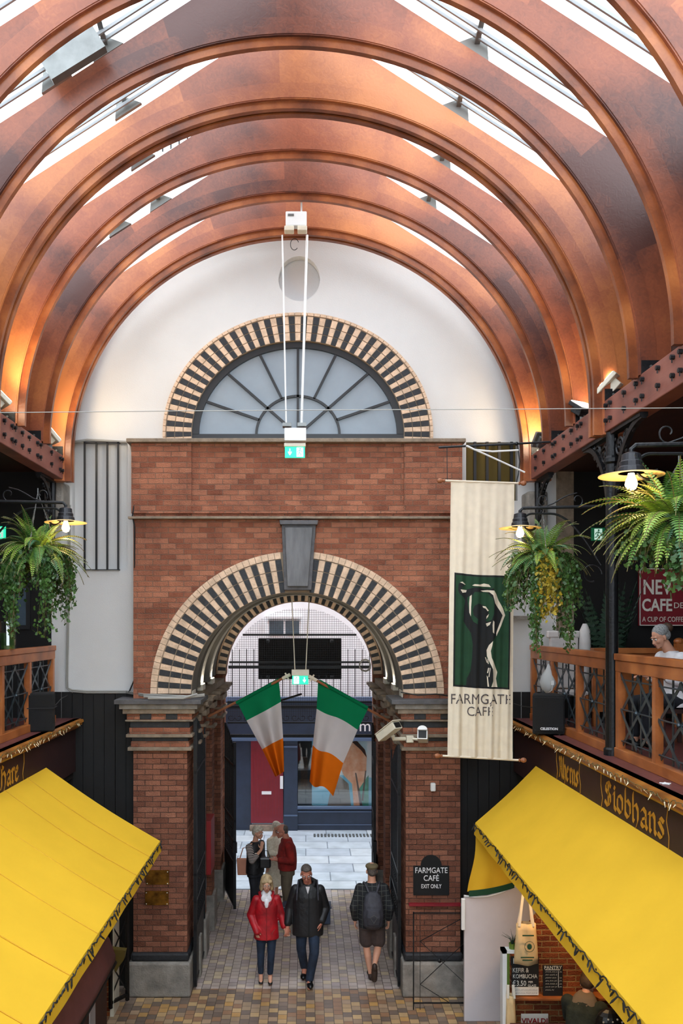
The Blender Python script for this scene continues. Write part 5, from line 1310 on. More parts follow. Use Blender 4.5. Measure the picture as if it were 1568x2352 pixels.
# ================================================================ EXIT SIGNS
def arrow_man(t, c, s, w, yy, mw, flip=1):
    m = MB()
    def pl(l, dx): m.xz([[(c.x+(x*s)+dx, c.z+z*s) for x, z in l]], yy-.004, yy)
    pl([(-.04, .32), (.04, .32), (.04, -.05), (.16, .08), (.16, -.06), (0, -.3), (-.16, -.06), (-.16, .08), (-.04, -.05)], -flip*w*.25)
    m.xz([[(c.x+flip*w*.25-s*.3, c.z-s*.42), (c.x+flip*w*.25+s*.3, c.z-s*.42), (c.x+flip*w*.25+s*.3, c.z+s*.42), (c.x+flip*w*.25-s*.3, c.z+s*.42)]], yy-.003, yy)
    m.build('pictogram', mw[1], t, world=True)
    m = MB(); cx_ = c.x+flip*w*.25
    m.ball((cx_+.02*s, yy-.006, c.z+.3*s), (.075*s, .004, .075*s), 8, 6)
    for a, b in (((.0, .2), (-.06, -.05)), ((-.06, -.05), (.1, -.18)), ((.1, -.18), (.06, -.36)), ((-.06, -.05), (-.12, -.22)), ((-.12, -.22), (-.28, -.24)), ((0, .18), (.16, .06)), ((.16, .06), (.26, .1)), ((0, .18), (-.16, .12)), ((-.16, .12), (-.22, -.02))):
        m.bar((cx_+a[0]*s, yy-.007, c.z+a[1]*s), (cx_+b[0]*s, yy-.007, c.z+b[1]*s), .06*s, .003, 0, up=Vector((0, 1, 0)))
    m.build('running_figure', mw[0], t, world=True)
def exit_sign(lab, x0, y0, x1, y1, d, hood_y0, mats_, flip=1, parent=None, hang=None):
    a = P(x0, y1, d); b = P(x1, y0, d); c = (a+b)/2; t = parent or thing('exit_sign', lab, 'exit sign', (c.x, d, a.z))
    MB().box(a.x, b.x, d, d+.03, a.z, b.z).build('panel', mats_[0], t, world=True, bevel=.003)
    arrow_man(t, c, (b.z-a.z), b.x-a.x, d, mats_, flip)
    if hood_y0: MB().box(a.x-.01, b.x+.01, d-.02, d+.07, b.z, P(0, hood_y0, d).z).build('housing', 'cream_metal', t, world=True, bevel=.006)
    return t
es = exit_sign('small green exit sign hanging in the entrance arch between the flags', 671, 1552, 708, 1572, 13.0, 1538, ('exit_green', 'exit_white'), -1)
for (a, b) in ((P(670, 1375, 13.0), P(677, 1538, 13.0)), (P(710, 1372, 13.0), P(702, 1538, 13.0))): MB().tube([a, b], .008, 6).build('hanging_rod', 'cream_metal', es, world=True)
DX = 10.93
eu = exit_sign('green exit sign under a white box on long white rods before the fanlight', 654, 1026, 700, 1051, DX, 1018, ('exit_green', 'exit_white'), 1)
a = P(653, 1014, DX); b = P(703, 984, DX); MB().box(a.x, b.x, DX-.05, DX+.08, a.z, b.z).build('battery_box', 'white_metal', eu, world=True, bevel=.01)
for k, (q0, q1) in enumerate((((648, 540), (657, 978)), ((705, 540), (692, 978)))): MB().tube([P(*q0, DX), P(*q1, DX)], .011+.006*k, 6).build('hanging_rod', 'white_metal', eu, world=True)
for px in (659, 693):
    a = P(px-10, 981, DX); b = P(px+10, 973, DX); MB().box(a.x, b.x, DX-.06, DX+.06, a.z, b.z).build('clamp', 'grey_metal', eu, world=True)
t = thing('emergency_light', 'white emergency light box with twin heads hung below the second rib', 'emergency light', P(680, 525, DX))
a = P(656, 522, DX); b = P(704, 489, DX); MB().box(a.x, b.x, DX-.05, DX+.06, a.z, b.z).build('box', 'white_metal', t, world=True, bevel=.012)
for px in (664, 694):
    a = P(px-11, 536, DX); b = P(px+11, 525, DX); MB().box(a.x, b.x, DX-.09, DX+.03, a.z, b.z).build('lamp_head', 'cream_metal', t, world=True, bevel=.01)
MB().box(P(692, 0, DX).x-.012, P(692, 0, DX).x+.012, DX, DX+.03, P(0, 490, DX).z, P(0, 460, DX).z).build('bracket', 'white_metal', t, world=True)
a = P(661, 499, DX); MB().box(a.x, a.x+.08, DX-.056, DX-.05, a.z-.01, a.z+.02).build('rating_plate', 'grey_metal', t, world=True)
tag(MB().tube(spiral(P(676, 562, 11.9), .09, .075, .4, 5.6, 20, (.7, 0, 0), (0, 0, 1)), .005, 5).build('cable_loop', 'black_cable', loc=P(676, 562, 11.9)), 'small dark cable loop dangling in front of the white wall under the box', 'cable')
exit_sign('dim green exit sign on the dark wall beside the black column, right gallery', 1358, 1212, 1389, 1242, 12.27, None, ('exit_dim_green', 'exit_dim_white'), 0)
exit_sign('dim green exit sign at the left edge of the photo', -14, 1209, 12, 1237, 12.27, None, ('exit_green', 'exit_dim_white'), 0)
# wire across the hall
tag(MB().tube([Vector((-3.5, 6.5, H+(VY-949)*6.5/F-.0)), P(0, 948, 6.5), P(400, 944, 6.5), P(785, 941.5, 6.5), P(1158, 940, 6.5), P(1568, 937, 6.5), Vector((3.35, 6.5, H+(VY-937)*6.5/F))], .0035, 5).build('wire', 'grey_cable', loc=(0, 6.5, 7)), 'thin pale wire stretched straight across the hall', 'wire')

# ================================================================ PIER FITTINGS
def plaque(lab, x0, y0, x1, y1):
    a = P(x0, y1, 11.98); b = P(x1, y0, 11.98); t = thing('brass_plaque', lab, 'plaque', ((a.x+b.x)/2, 12.0, a.z))
    MB().box(a.x, b.x, 11.975, 12.0, a.z, b.z).build('plate', 'brass', t, world=True, bevel=.003)
    for (x, z) in ((a.x+.02, a.z+.02), (b.x-.02, a.z+.02), (a.x+.02, b.z-.02), (b.x-.02, b.z-.02)): MB().tube([(x, 11.968, z), (x, 11.976, z)], .007, 6).build('screw', 'white_metal', t, world=True)
plaque('upper of two small brass plaques on the left brick pier', 335, 1999, 388, 2032); plaque('lower of two small brass plaques on the left brick pier', 333, 2047, 387, 2079)
t = thing('wall_sign', 'black arched FARMGATE CAFÉ EXIT ONLY sign on the right brick pier', 'sign', P(990, 2056, 11.98))
o = [(949, 2056), (1031, 2056), (1031, 1989), (1014, 1989)]+[(990+24*math.cos(PI*i/16), 1989-25*math.sin(PI*i/16)) for i in range(17)]+[(949, 1989)]
MB().xz([[(P(x, y, 11.98).x, P(x, y, 11.98).z) for x, y in o]], 11.97, 12.0).build('board', 'black_panel', t, world=True)
for s, py, sz in (('FARMGATE', 1999.5, 74), ('CAFÉ', 2017.5, 35), ('EXIT ONLY', 2036, 46)): text('lettering', s, .115 if py < 2030 else .085, FACE(P(990, 0, 11.97).x, 11.967, P(0, py, 11.97).z), 'white_paint', t, fitw=sz*11.97/F)
tag(MB().box(P(987, 0, 12).x, P(999, 0, 12).x, 11.93, 12.0, P(0, 1816, 12).z, P(0, 1797, 12).z).build('wall_sensor', 'white_metal', bevel=.015, loc=P(993, 1816, 12)), 'small white sensor box on the right brick pier', 'sensor')
struct(MB().box(1.49, 2.24, 11.93, 12.0, P(0, 2078, 12).z, P(0, 2073, 12).z).build('trim_pier_ledge', 'sign_red'), 'thin red brown ledge across the right pier')
t = thing('security_camera', 'white tubular security camera on the right brick pier', 'security camera', P(945, 1698, 11.85))
a = P(945, 1698, 11.85)
MB().box(a.x-.075, a.x+.03, 11.85, 11.97, a.z-.05, a.z+.05).build('junction_box', 'cream_metal', t, world=True, bevel=.008)
a = P(971, 1690, 11.7); Rm = Matrix.Translation(a) @ Matrix.Rotation(-.18, 4, 'Z') @ Matrix.Rotation(-.28, 4, 'X')
m = MB().box(-.07, .07, -.2, .2, -.075, .05, 0, Rm); arc = [(.07*math.cos(PI*i/10), .05+.06*math.sin(PI*i/10)) for i in range(11)]
m.prism([arc], Rm @ Vector((0, -.24, 0)), Rm.to_3x3() @ Vector((1, 0, 0)), Rm.to_3x3() @ Vector((0, 0, 1)), Rm.to_3x3() @ Vector((0, .46, 0)))
m.build('housing', 'white_metal', t, world=True, bevel=.006)
MB().box(-.055, .055, -.204, -.199, -.06, .045, 0, Rm).build('lens_window', 'black', t, world=True)
MB().tube([P(948, 1697, 11.8), P(962, 1699, 11.75)], .02, 8).build('arm', 'cream_metal', t, world=True)
t = thing('security_camera', 'cream security camera on an arm at the passage edge, left of the tubular camera', 'security camera', P(896, 1685, 11.75))
a = P(894, 1680, 11.7); Rm = Matrix.Translation(a) @ Matrix.Rotation(.75, 4, 'Z') @ Matrix.Rotation(-.6, 4, 'X')
MB().box(-.08, .08, -.18, .2, -.05, .06, 0, Rm).box(-.09, .09, -.21, .2, .06, .075, 0, Rm).build('housing', 'cream_metal', t, world=True, bevel=.012)
MB().box(-.06, .06, -.186, -.179, -.035, .045, 0, Rm).build('lens_window', 'black', t, world=True)
MB().tube([P(902, 1690, 11.75), P(903, 1697, 11.78), P(930, 1697, 11.85)], .028, 8).build('arm', 'cream_metal', t, world=True)

# ================================================================ SPEAKERS
t = thing('loudspeaker', 'black loudspeaker with small white lettering on the right gallery ledge', 'loudspeaker', (3.06, 10.5, GZ), -.12)
m = MB().prism([[(-.2, -.14), (.2, -.14), (.15, .14), (-.15, .14)]], (0, 0, .012), (1, 0, 0), (0, 1, 0), (0, 0, .5)); m.build('cabinet', 'speaker_black', t, bevel=.02)
MB().box(-.18, .18, -.155, -.14, .05, .48).build('grille', 'speaker_black', t, bevel=.008)
text('lettering', 'CELESTION', .042, Matrix.Translation((0, -.158, .085)) @ Matrix.Rotation(PI/2, 4, 'X'), 'white_paint', t, world=False, bold=.001)
for s in (-.14, .14): MB().lathe([(.02, 0), (.02, .014)], (s, -.1, 0), 8).build('foot', 'black', t)
t = thing('loudspeaker', 'black loudspeaker under a wrinkled cover on the left gallery ledge', 'loudspeaker', (-3.45, 10.85, GZ), .15)
m = MB().prism([[(-.17, -.15), (.17, -.15), (.14, .14), (-.14, .14)]], (0, 0, .0), (1, 0, 0), (0, 1, 0), (0, 0, .5)); m.build('cabinet', 'speaker_black', t, bevel=.025)
MB().box(-.172, .172, -.155, .1, .3, .312).build('seam', 'black', t)
# plastic bag and plug on the rail
t = thing('plastic_bag', 'translucent white plastic bag tied to the right balustrade', 'bag', P(1265, 1575, 11.0))
m = MB(); rnd = random.Random(4); c = P(1262, 1560, 11.05); c.x = 3.24
prof = [(.01, .2), (.035, .14), (.09, .05), (.11, -.05), (.09, -.13), (.03, -.18)]
m.lathe([(r, z) for r, z in prof], (0, 0, 0), 14)
m.v = [(x*(1+rnd.uniform(-.1, .1))+c.x, y*(1+rnd.uniform(-.15, .15))+c.y, z+rnd.uniform(-.012, .012)+c.z) for x, y, z in m.v]; m.build('bag', 'plastic_bag', t, world=True, smooth=True)
c = P(1286, 1570, 10.9); c.x = 3.25
tag(MB().box(c.x-.02, c.x+.02, c.y, c.y+.03, c.z-.02, c.z+.04).tube([c+Vector((0, 0, -.02)), c+Vector((0, .02, -.09)), c+Vector((-.02, .12, -.13)), c+Vector((-.03, .25, -.11))], .007, 5).build('socket_lead', 'white_metal', loc=c), 'white plug and short lead on the right balustrade above the speaker', 'plug')
# cables
def cable(lab, pts, r, m_, d=None, name='cable'):
    pp_ = [P(x, y, dd) for x, y, dd in pts]; return tag(MB().tube(pp_, r, 6).build(name, m_, loc=pp_[0]), lab, 'cable')
d_ = 12.27
for k in range(2):
    o = k*3.2
    cable(('outer', 'inner')[k]+' white cable run looping over the barred niche and down the white wall', [(150+o, 1045, 11.95), (157+o, 1028, 12.1), (165+o, 1014+o, d_), (200, 1009+o*.5, d_), (290, 1014+o*.5, d_), (302-o, 1020, d_), (306-o, 1040, d_)], .011, 'grey_cable')
    cable(('outer', 'inner')[k]+' vertical cable run down the left edge of the white wall', [(158+o, 1160, d_), (157+o, 1300, d_), (155+o, 1400, d_), (152+o, 1560, d_), (153+o, 1580, d_), (162+o, 1588-o, d_), (200, 1591-o, d_), (290, 1591-o, d_), (330, 1598-o, 11.9), (430, 1602-o, 11.8), (470, 1598-o, 11.8)], .012, 'grey_cable')
cable('black cable down the edge of the brick wall on the left', [(306, 1030, d_), (308, 1160, 11.96), (304, 1185, 11.94), (309, 1210, 11.94), (309, 1560, 12.2), (296, 1590, 12.2)], .011, 'black_cable')
cable('bundle of grey cables lying on the left capital', [(330, 1600, 11.82), (380, 1603, 11.8), (430, 1600, 11.8), (452, 1594, 11.8), (420, 1604, 11.75), (340, 1604, 11.75)], .016, 'grey_cable')
cable('thin cable loop on the right capital', [(920, 1590, 11.85), (960, 1597, 11.8), (1000, 1594, 11.8), (1040, 1600, 11.9)], .009, 'black_cable')
cable('curly grey cable coil above the right passage ledge', [(838+13*math.cos(i*.7), 1530+13*math.sin(i*.7)-i*.2, 16.0) for i in range(20)], .012, 'grey_cable')
cable('black lead trailing from the left loudspeaker', [(127, 1620, 10.9), (140, 1605, 11.4), (156, 1597, 12.2)], .006, 'black_cable')
cable('black lead running to the right loudspeaker', [(1180, 1616, 11.9), (1198, 1622, 11.2), (1222, 1625, 10.7)], .006, 'black_cable')
# red box and white panel in the passage
tag(MB().box(XC-1.75, XC-1.45, 13.75, 14.3, 1.2, 2.1).build('fire_cabinet', 'red_box', bevel=.01, loc=(XC-1.6, 14, 1.2)), 'red cabinet on the left wall of the passage', 'cabinet')
t = thing('low_box', 'low dark blue box on the passage floor behind the couple', 'box', (0.02, 14.75, 0))
MB().box(-.42, .42, 0, .3, .02, .3).build('body', 'navy', t, bevel=.01); MB().box(-.44, .44, -.02, .32, .3, .33).build('lid', 'navy', t, bevel=.008)
# gallery furniture, right
mat('dim_white', (206, 200, 196), .7, var=.1)
t = thing('wrapped_parasol', 'folded parasol wrapped in white plastic behind the right balustrade', 'parasol', (3.98, 11.8, GZ))
MB().lathe([(.03, 0), (.03, .5), (.07, .55), (.09, .9), (.075, 1.3), (.03, 1.4)], (0, 0, 0), 12).build('cover', 'dim_white', t, smooth=True)
t = thing('gallery_chair', 'white covered chair behind the right balustrade under the fern', 'chair', (3.62, 11.6, GZ))
MB().box(-.2, .2, -.02, .05, .5, 1.25).box(-.24, .22, -.03, .06, 1.2, 1.3).build('backrest', 'dim_white', t, bevel=.02); MB().box(-.2, .2, -.42, 0, .42, .48).build('seat', 'dim_white', t, bevel=.01)
for (x, y) in ((-.18, -.4), (.18, -.4), (-.18, 0), (.18, 0)): MB().box(x-.02, x+.02, y-.02, y+.02, 0, .44).build('leg', 'rail_wood', t)
t = thing('wooden_partition', 'low orange wooden partition across the right gallery', 'partition', (4.8, 11.3, GZ))
MB().box(3.9, 6.2, 11.25, 11.3, GZ+.2, GZ+1.0).box(3.9, 6.2, 11.2, 11.34, GZ+1.0, GZ+1.07).build('panel', 'rail_wood', t, world=True)
for x in (5.05,): MB().box(x-.05, x+.05, 11.15, 11.25, GZ, GZ+1.14).ball((x, 11.2, GZ+1.16), (.07, .07, .05), 12, 8).build('newel_post', 'rail_wood', t, world=True)
for x in (3.95, 6.1): MB().box(x-.04, x+.04, 11.24, 11.31, GZ, GZ+1.0).build('post', 'rail_wood', t, world=True)
t = thing('enamel_sign', 'dark red enamel cafe sign with cream capitals behind the big fern', 'sign', P(1530, 1437, 12.15))
a = P(1468, 1437, 12.15); MB().box(a.x, a.x+1.3, 12.15, 12.2, a.z, a.z+.84).build('plate', 'sign_red', t, world=True)
m = MB(); e = .012; m.box(a.x, a.x+1.3, 12.14, 12.15, a.z, a.z+e).box(a.x, a.x+1.3, 12.14, 12.15, a.z+.84-e, a.z+.84).box(a.x, a.x+e, 12.14, 12.15, a.z, a.z+.84); m.build('border', 'paper', t, world=True)
text('lettering', 'NEV', .30, FACE(P(1478, 0, 12.1).x, 12.14, P(0, 1350, 12.1).z), 'paper', t, align='LEFT', bold=.006, fitw=.42); text('lettering', 'CAFE', .25, FACE(P(1476, 0, 12.1).x, 12.14, P(0, 1391, 12.1).z), 'paper', t, align='LEFT', bold=.006, fitw=.44)
text('lettering', 'DE', .12, FACE(P(1549, 0, 12.1).x, 12.14, P(0, 1391, 12.1).z), 'paper', t, align='LEFT'); text('lettering', 'A CUP OF COFFEE', .105, FACE(P(1477, 0, 12.1).x, 12.14, P(0, 1423, 12.1).z), 'paper', t, align='LEFT', fitw=.64)
# left gallery glimpses
t = thing('glass_vase', 'tall clear glass vase on the left balustrade rail', 'vase', (-3.6, 10.0, GZ+1.09)); MB().lathe([(.09, 0), (.095, .05), (.1, .35), (.094, .35), (.085, .05)], (0, 0, 0), 18).build('glass', 'clear_glass', t); MB().lathe([(.08, .01), (.085, .2)], (0, 0, 0), 14).build('filling', 'ivy_green', t)
t = thing('framed_picture', 'grey framed picture on the dark wall behind the left fern', 'picture', P(35, 1430, 12.28)); a = P(22, 1436, 12.28); b = P(60, 1350, 12.28)
MB().box(a.x-.06, b.x+.06, 12.27, 12.3, a.z-.06, b.z+.06).build('frame', 'black', t, world=True); MB().box(a.x, b.x, 12.26, 12.27, a.z, b.z).build('print', 'window_dark', t, world=True)
# little star on the right ledge
tag(MB().prism([[(.05*math.cos(a)*(1 if i % 2 == 0 else .45), .05*math.sin(a)*(1 if i % 2 == 0 else .45)) for i, a in enumerate([2*PI*k/10 for k in range(10)])]], (3.15, P(1506, 1783, 7.3).y-.05, GZ+.002), (1, 0, 0), (0, 1, 0), (0, 0, .008)).build('paper_star', 'white_paint', loc=(3.15, 7.25, GZ)), 'tiny white paper star lying on the right ledge', 'star')

# unseen lamp added under the gallery to warm the right stall's bricks
t = thing('added_stall_lamp', 'unseen warm spot lamp added under the right gallery to light the stall bricks', 'lamp', (3.0, 9.1, 3.0))
MB().lathe([(.05, 0), (.06, .1), (.02, .2)], (0, 0, -.1), 12).build('housing', 'lamp_dark', t); MB().ball((0, 0, -.1), .035, 10, 8).build('bulb', 'bulb', t)
ld = bpy.data.lights.new('added_stall_light', 'SPOT'); ld.energy = 14; ld.color = WARM; ld.spot_size = 2.2; ld.spot_blend = .6; ld.shadow_soft_size = .05
lo = bpy.data.objects.new('added_stall_light', ld); COL.objects.link(lo); lo.parent = t; lo.location = (0, 0, -.15); lo.rotation_euler = (.35, 0, 0)

# slatted white parapet of the neighbouring roof, seen through the left skylight
t = thing('roof_railing', 'white slatted railing outside, seen through the left skylight', 'railing', P(340, 360, 16.6))
a = P(205, 440, 16.6); b = P(470, 285, 16.6)
for i in range(14):
    p = a.lerp(b, i/14); q = a.lerp(b, (i+.78)/14)
    MB().add([p+Vector((0, 0, -.9)), q+Vector((0, 0, -.9)), q, p, p+Vector((0, .04, -.9)), q+Vector((0, .04, -.9)), q+Vector((0, .04, 0)), p+Vector((0, .04, 0))], [(0, 1, 2, 3), (7, 6, 5, 4), (0, 1, 5, 4), (1, 2, 6, 5), (2, 3, 7, 6), (3, 0, 4, 7)]).build('slat', 'street_white', t, world=True)
MB().bar(a+Vector((0, .06, 0)), b+Vector((0, .06, 0)), .06, .08).build('rail', 'iron', t, world=True); MB().bar(a+Vector((0, .06, -.8)), b+Vector((0, .06, -.8)), .06, .08).build('rail', 'iron', t, world=True)
for q in (0, 1):
    p = a.lerp(b, q); MB().box(p.x-.06, p.x+.06, 16.62, 16.74, 12.3, p.z).build('post', 'grey_metal', t, world=True)

# ================================================================ PEOPLE
def remesh(o, vox, sm=6):
    md = o.modifiers.new('r', 'REMESH'); md.mode = 'VOXEL'; md.voxel_size = vox; md.use_smooth_shade = True
    s = o.modifiers.new('s', 'SMOOTH'); s.iterations = sm; s.factor = .5
    bpy.context.view_layer.update()
    me = bpy.data.meshes.new_from_object(o.evaluated_get(bpy.context.evaluated_depsgraph_get()))
    o.modifiers.clear(); mats_ = [m for m in o.data.materials]; old = o.data; o.data = me; bpy.data.meshes.remove(old)
    me.materials.clear(); [me.materials.append(m) for m in mats_]
    me.polygons.foreach_set('use_smooth', [True]*len(me.polygons)); me.polygons.foreach_set('material_index', [0]*len(me.polygons))
def limb(m, a, ra, b, rb, flat_=1.0, seg=14):
    a = Vector(a); b = Vector(b); m.ball(a, ra, seg, 8); m.ball(b, rb, seg, 8); m.tube([a, b], [ra, rb], seg)
def loft(m, rings, seg=24):
    """rings: (cx, cy, z, rx, ry)"""
    k = len(m.v)
    for (cx, cy, z, rx, ry) in rings:
        for j in range(seg):
            a = 2*PI*j/seg; c, s = math.cos(a), math.sin(a); p = 2.3
            m.v.append((cx+rx*math.copysign(abs(c)**(2/p), c), cy+ry*math.copysign(abs(s)**(2/p), s), z))
    for i in range(len(rings)-1):
        for j in range(seg): m.f.append([k+i*seg+j, k+i*seg+(j+1) % seg, k+(i+1)*seg+(j+1) % seg, k+(i+1)*seg+j]); m.m.append(0); m.tone.append(0)
    m.f.append([k+j for j in range(seg)][::-1]); m.m.append(0); m.tone.append(0)
    m.f.append([k+(len(rings)-1)*seg+j for j in range(seg)]); m.m.append(0); m.tone.append(0)
def head(m, M, s=1.0):
    """head facing -Y around the eye level, added to the body mesh"""
    T = lambda x, y, z: M @ Vector((x*s, y*s, z*s)); R3 = M.to_3x3()
    def el(c, r): m.ball(T(*c), Vector(r)*s, 16, 12, 0, R3.to_4x4())
    el((0, .012, .035), (.074, .095, .088)); el((0, -.03, -.03), (.062, .062, .07)); el((0, -.045, -.07), (.046, .046, .04)); el((0, -.075, -.095), (.024, .02, .02))
    limb(m, T(0, -.085, .005), .010*s, T(0, -.108, -.034), .015*s, seg=8); el((0, -.098, -.038), (.019, .012, .010))
    limb(m, T(-.036, -.078, .022), .013*s, T(.036, -.078, .022), .013*s, seg=8)
    for k in (-1, 1):
        el((k*.036, -.062, -.028), (.026, .024, .026)); el((k*.077, .008, -.012), (.009, .018, .03)); el((k*.074, .002, -.035), (.008, .01, .012))
    el((0, -.09, -.062), (.026, .012, .008)); el((0, -.088, -.074), (.022, .011, .008))
def face_parts(t, body, M, s=1.0, brow='hair_grey', glasses=None):
    T = lambda x, y, z: M @ Vector((x*s, y*s, z*s)); R4 = M.to_3x3().to_4x4()
    for k in (-1, 1):
        e = MB().ball(T(k*.031, -.082, .002), .0115*s, 10, 8).build('eye', 'white_paint', body); MB().ball(T(k*.031, -.091, .001), .0058*s, 8, 6).build('pupil', 'black', e) if False else None
        m = MB().ball(T(k*.031, -.0905, .001), .006*s, 8, 6); m.build('iris', 'black', body)
        m = MB().tube([T(k*.016, -.098, .022), T(k*.032, -.1, .028), T(k*.05, -.088, .022)], [.004*s, .005*s, .003*s], 6); m.build('eyebrow', brow, body)
    m = MB().ball(T(0, -.1, -.063), Vector((.024, .007, .0045))*s, 12, 6, 0, R4).ball(T(0, -.098, -.071), Vector((.02, .007, .005))*s, 12, 6, 0, R4); m.build('lips', 'lips', body)
    if glasses:
        m = MB()
        for k in (-1, 1):
            m.tube([T(k*.032+.022*math.cos(2*PI*i/16), -.112, .0+.016*math.sin(2*PI*i/16)) for i in range(16)], .0022*s, 5, closed=True)
            m.tube([T(k*.054, -.111, .004), T(k*.078, -.02, .006), T(k*.08, .02, -.005)], .002*s, 4)
        m.tube([T(-.01, -.112, .004), T(.01, -.112, .004)], .002*s, 4); m.build('glasses', glasses, t)
def hand(m, w, d, n, sd, s=1.0, curl=.5, spread=.12):
    """hand from wrist w towards d, palm normal n (palm faces n), thumb on side sd"""
    w = Vector(w); d = Vector(d).normalized(); n = Vector(n); n = (n-d*n.dot(d)).normalized(); side = d.cross(n)*sd
    R3 = Matrix((side, d, n)).transposed().to_4x4()
    m.ball(w+d*.05*s, Vector((.04, .052, .017))*s, 12, 8, 0, R3); limb(m, w-d*.01*s, .024*s, w+d*.03*s, .024*s, seg=10)
    for i, (off, L) in enumerate(((.029, .072), (.010, .08), (-.010, .075), (-.028, .058))):
        b = w+d*.085*s+side*off*s; dd = (d+side*off*spread*30*.2).normalized(); a = curl*.5; p = b
        for j, q in enumerate((.45, .3, .25)):
            dj = (dd*math.cos(a)+n*math.sin(a)); e = p+dj*L*q*s; limb(m, p, (.0095-.001*j)*s, e, (.0085-.001*j)*s, seg=8); p = e; a += curl*.75
    b = w+d*.03*s+side*.03*s; a1 = (side*.8+d*.7+n*.25*curl*2).normalized(); e = b+a1*.04*s; limb(m, b, .013*s, e, .011*s, seg=8); limb(m, e, .011*s, e+(d*.9+side*.25+n*.4*curl).normalized()*.034*s, .009*s, seg=8)
def hair_cap(t, M, s, mt, style='short', name='hair'):
    T = lambda x, y, z: M @ Vector((x*s, y*s, z*s)); R4 = M.to_3x3().to_4x4(); m = MB()
    def el(c, r): m.ball(T(*c), Vector(r)*s, 18, 14, 0, R4)
    if style == 'short': el((0, .024, .052), (.079, .09, .08)); el((0, .05, .0), (.074, .066, .07)); el((0, -.03, .092), (.06, .06, .036))
    if style == 'thin': el((0, .035, .04), (.079, .085, .078)); el((0, .06, -.01), (.07, .055, .06))
    if style == 'bob':
        el((0, .02, .055), (.088, .1, .085))
        for k in (-1, 1): el((k*.07, -.005, .0), (.03, .06, .085)); el((k*.078, .0, -.055), (.032, .05, .055)); el((k*.045, -.068, .055), (.04, .026, .028))
        el((0, .065, -.03), (.08, .05, .09))
    if style == 'crop': el((0, .024, .055), (.084, .096, .085)); el((0, .055, .0), (.08, .065, .08)); el((.02, -.05, .075), (.05, .04, .03))
    o = m.build(name, mt, t); remesh(o, .008, 4); return o
def person(name, lab, loc, rz): return thing(name, lab, 'person', loc, rz)
def M_head(c, yaw=0, pitch=0, roll=0): return Matrix.Translation(c) @ Matrix.Rotation(yaw, 4, 'Z') @ Matrix.Rotation(pitch, 4, 'X') @ Matrix.Rotation(roll, 4, 'Y')
def shoe(m, ank, d, L=.26, w=.045, hgt=.05, toe=0):
    ank = Vector(ank); d = Vector(d).normalized(); R4 = Matrix((d.cross(Vector((0, 0, 1))).normalized(), d, d.cross(Vector((0, 0, 1))).normalized().cross(d))).transposed().to_4x4()
    m.ball(ank+d*L*.42+Vector((0, 0, 0)), Vector((w, L*.32, hgt*.8)), 14, 8, 0, R4); m.ball(ank-d*.02, Vector((w*.8, L*.2, hgt)), 12, 8, 0, R4); m.ball(ank+d*L*.15+Vector((0, 0, .012)), Vector((w*.85, L*.28, hgt)), 12, 8, 0, R4)

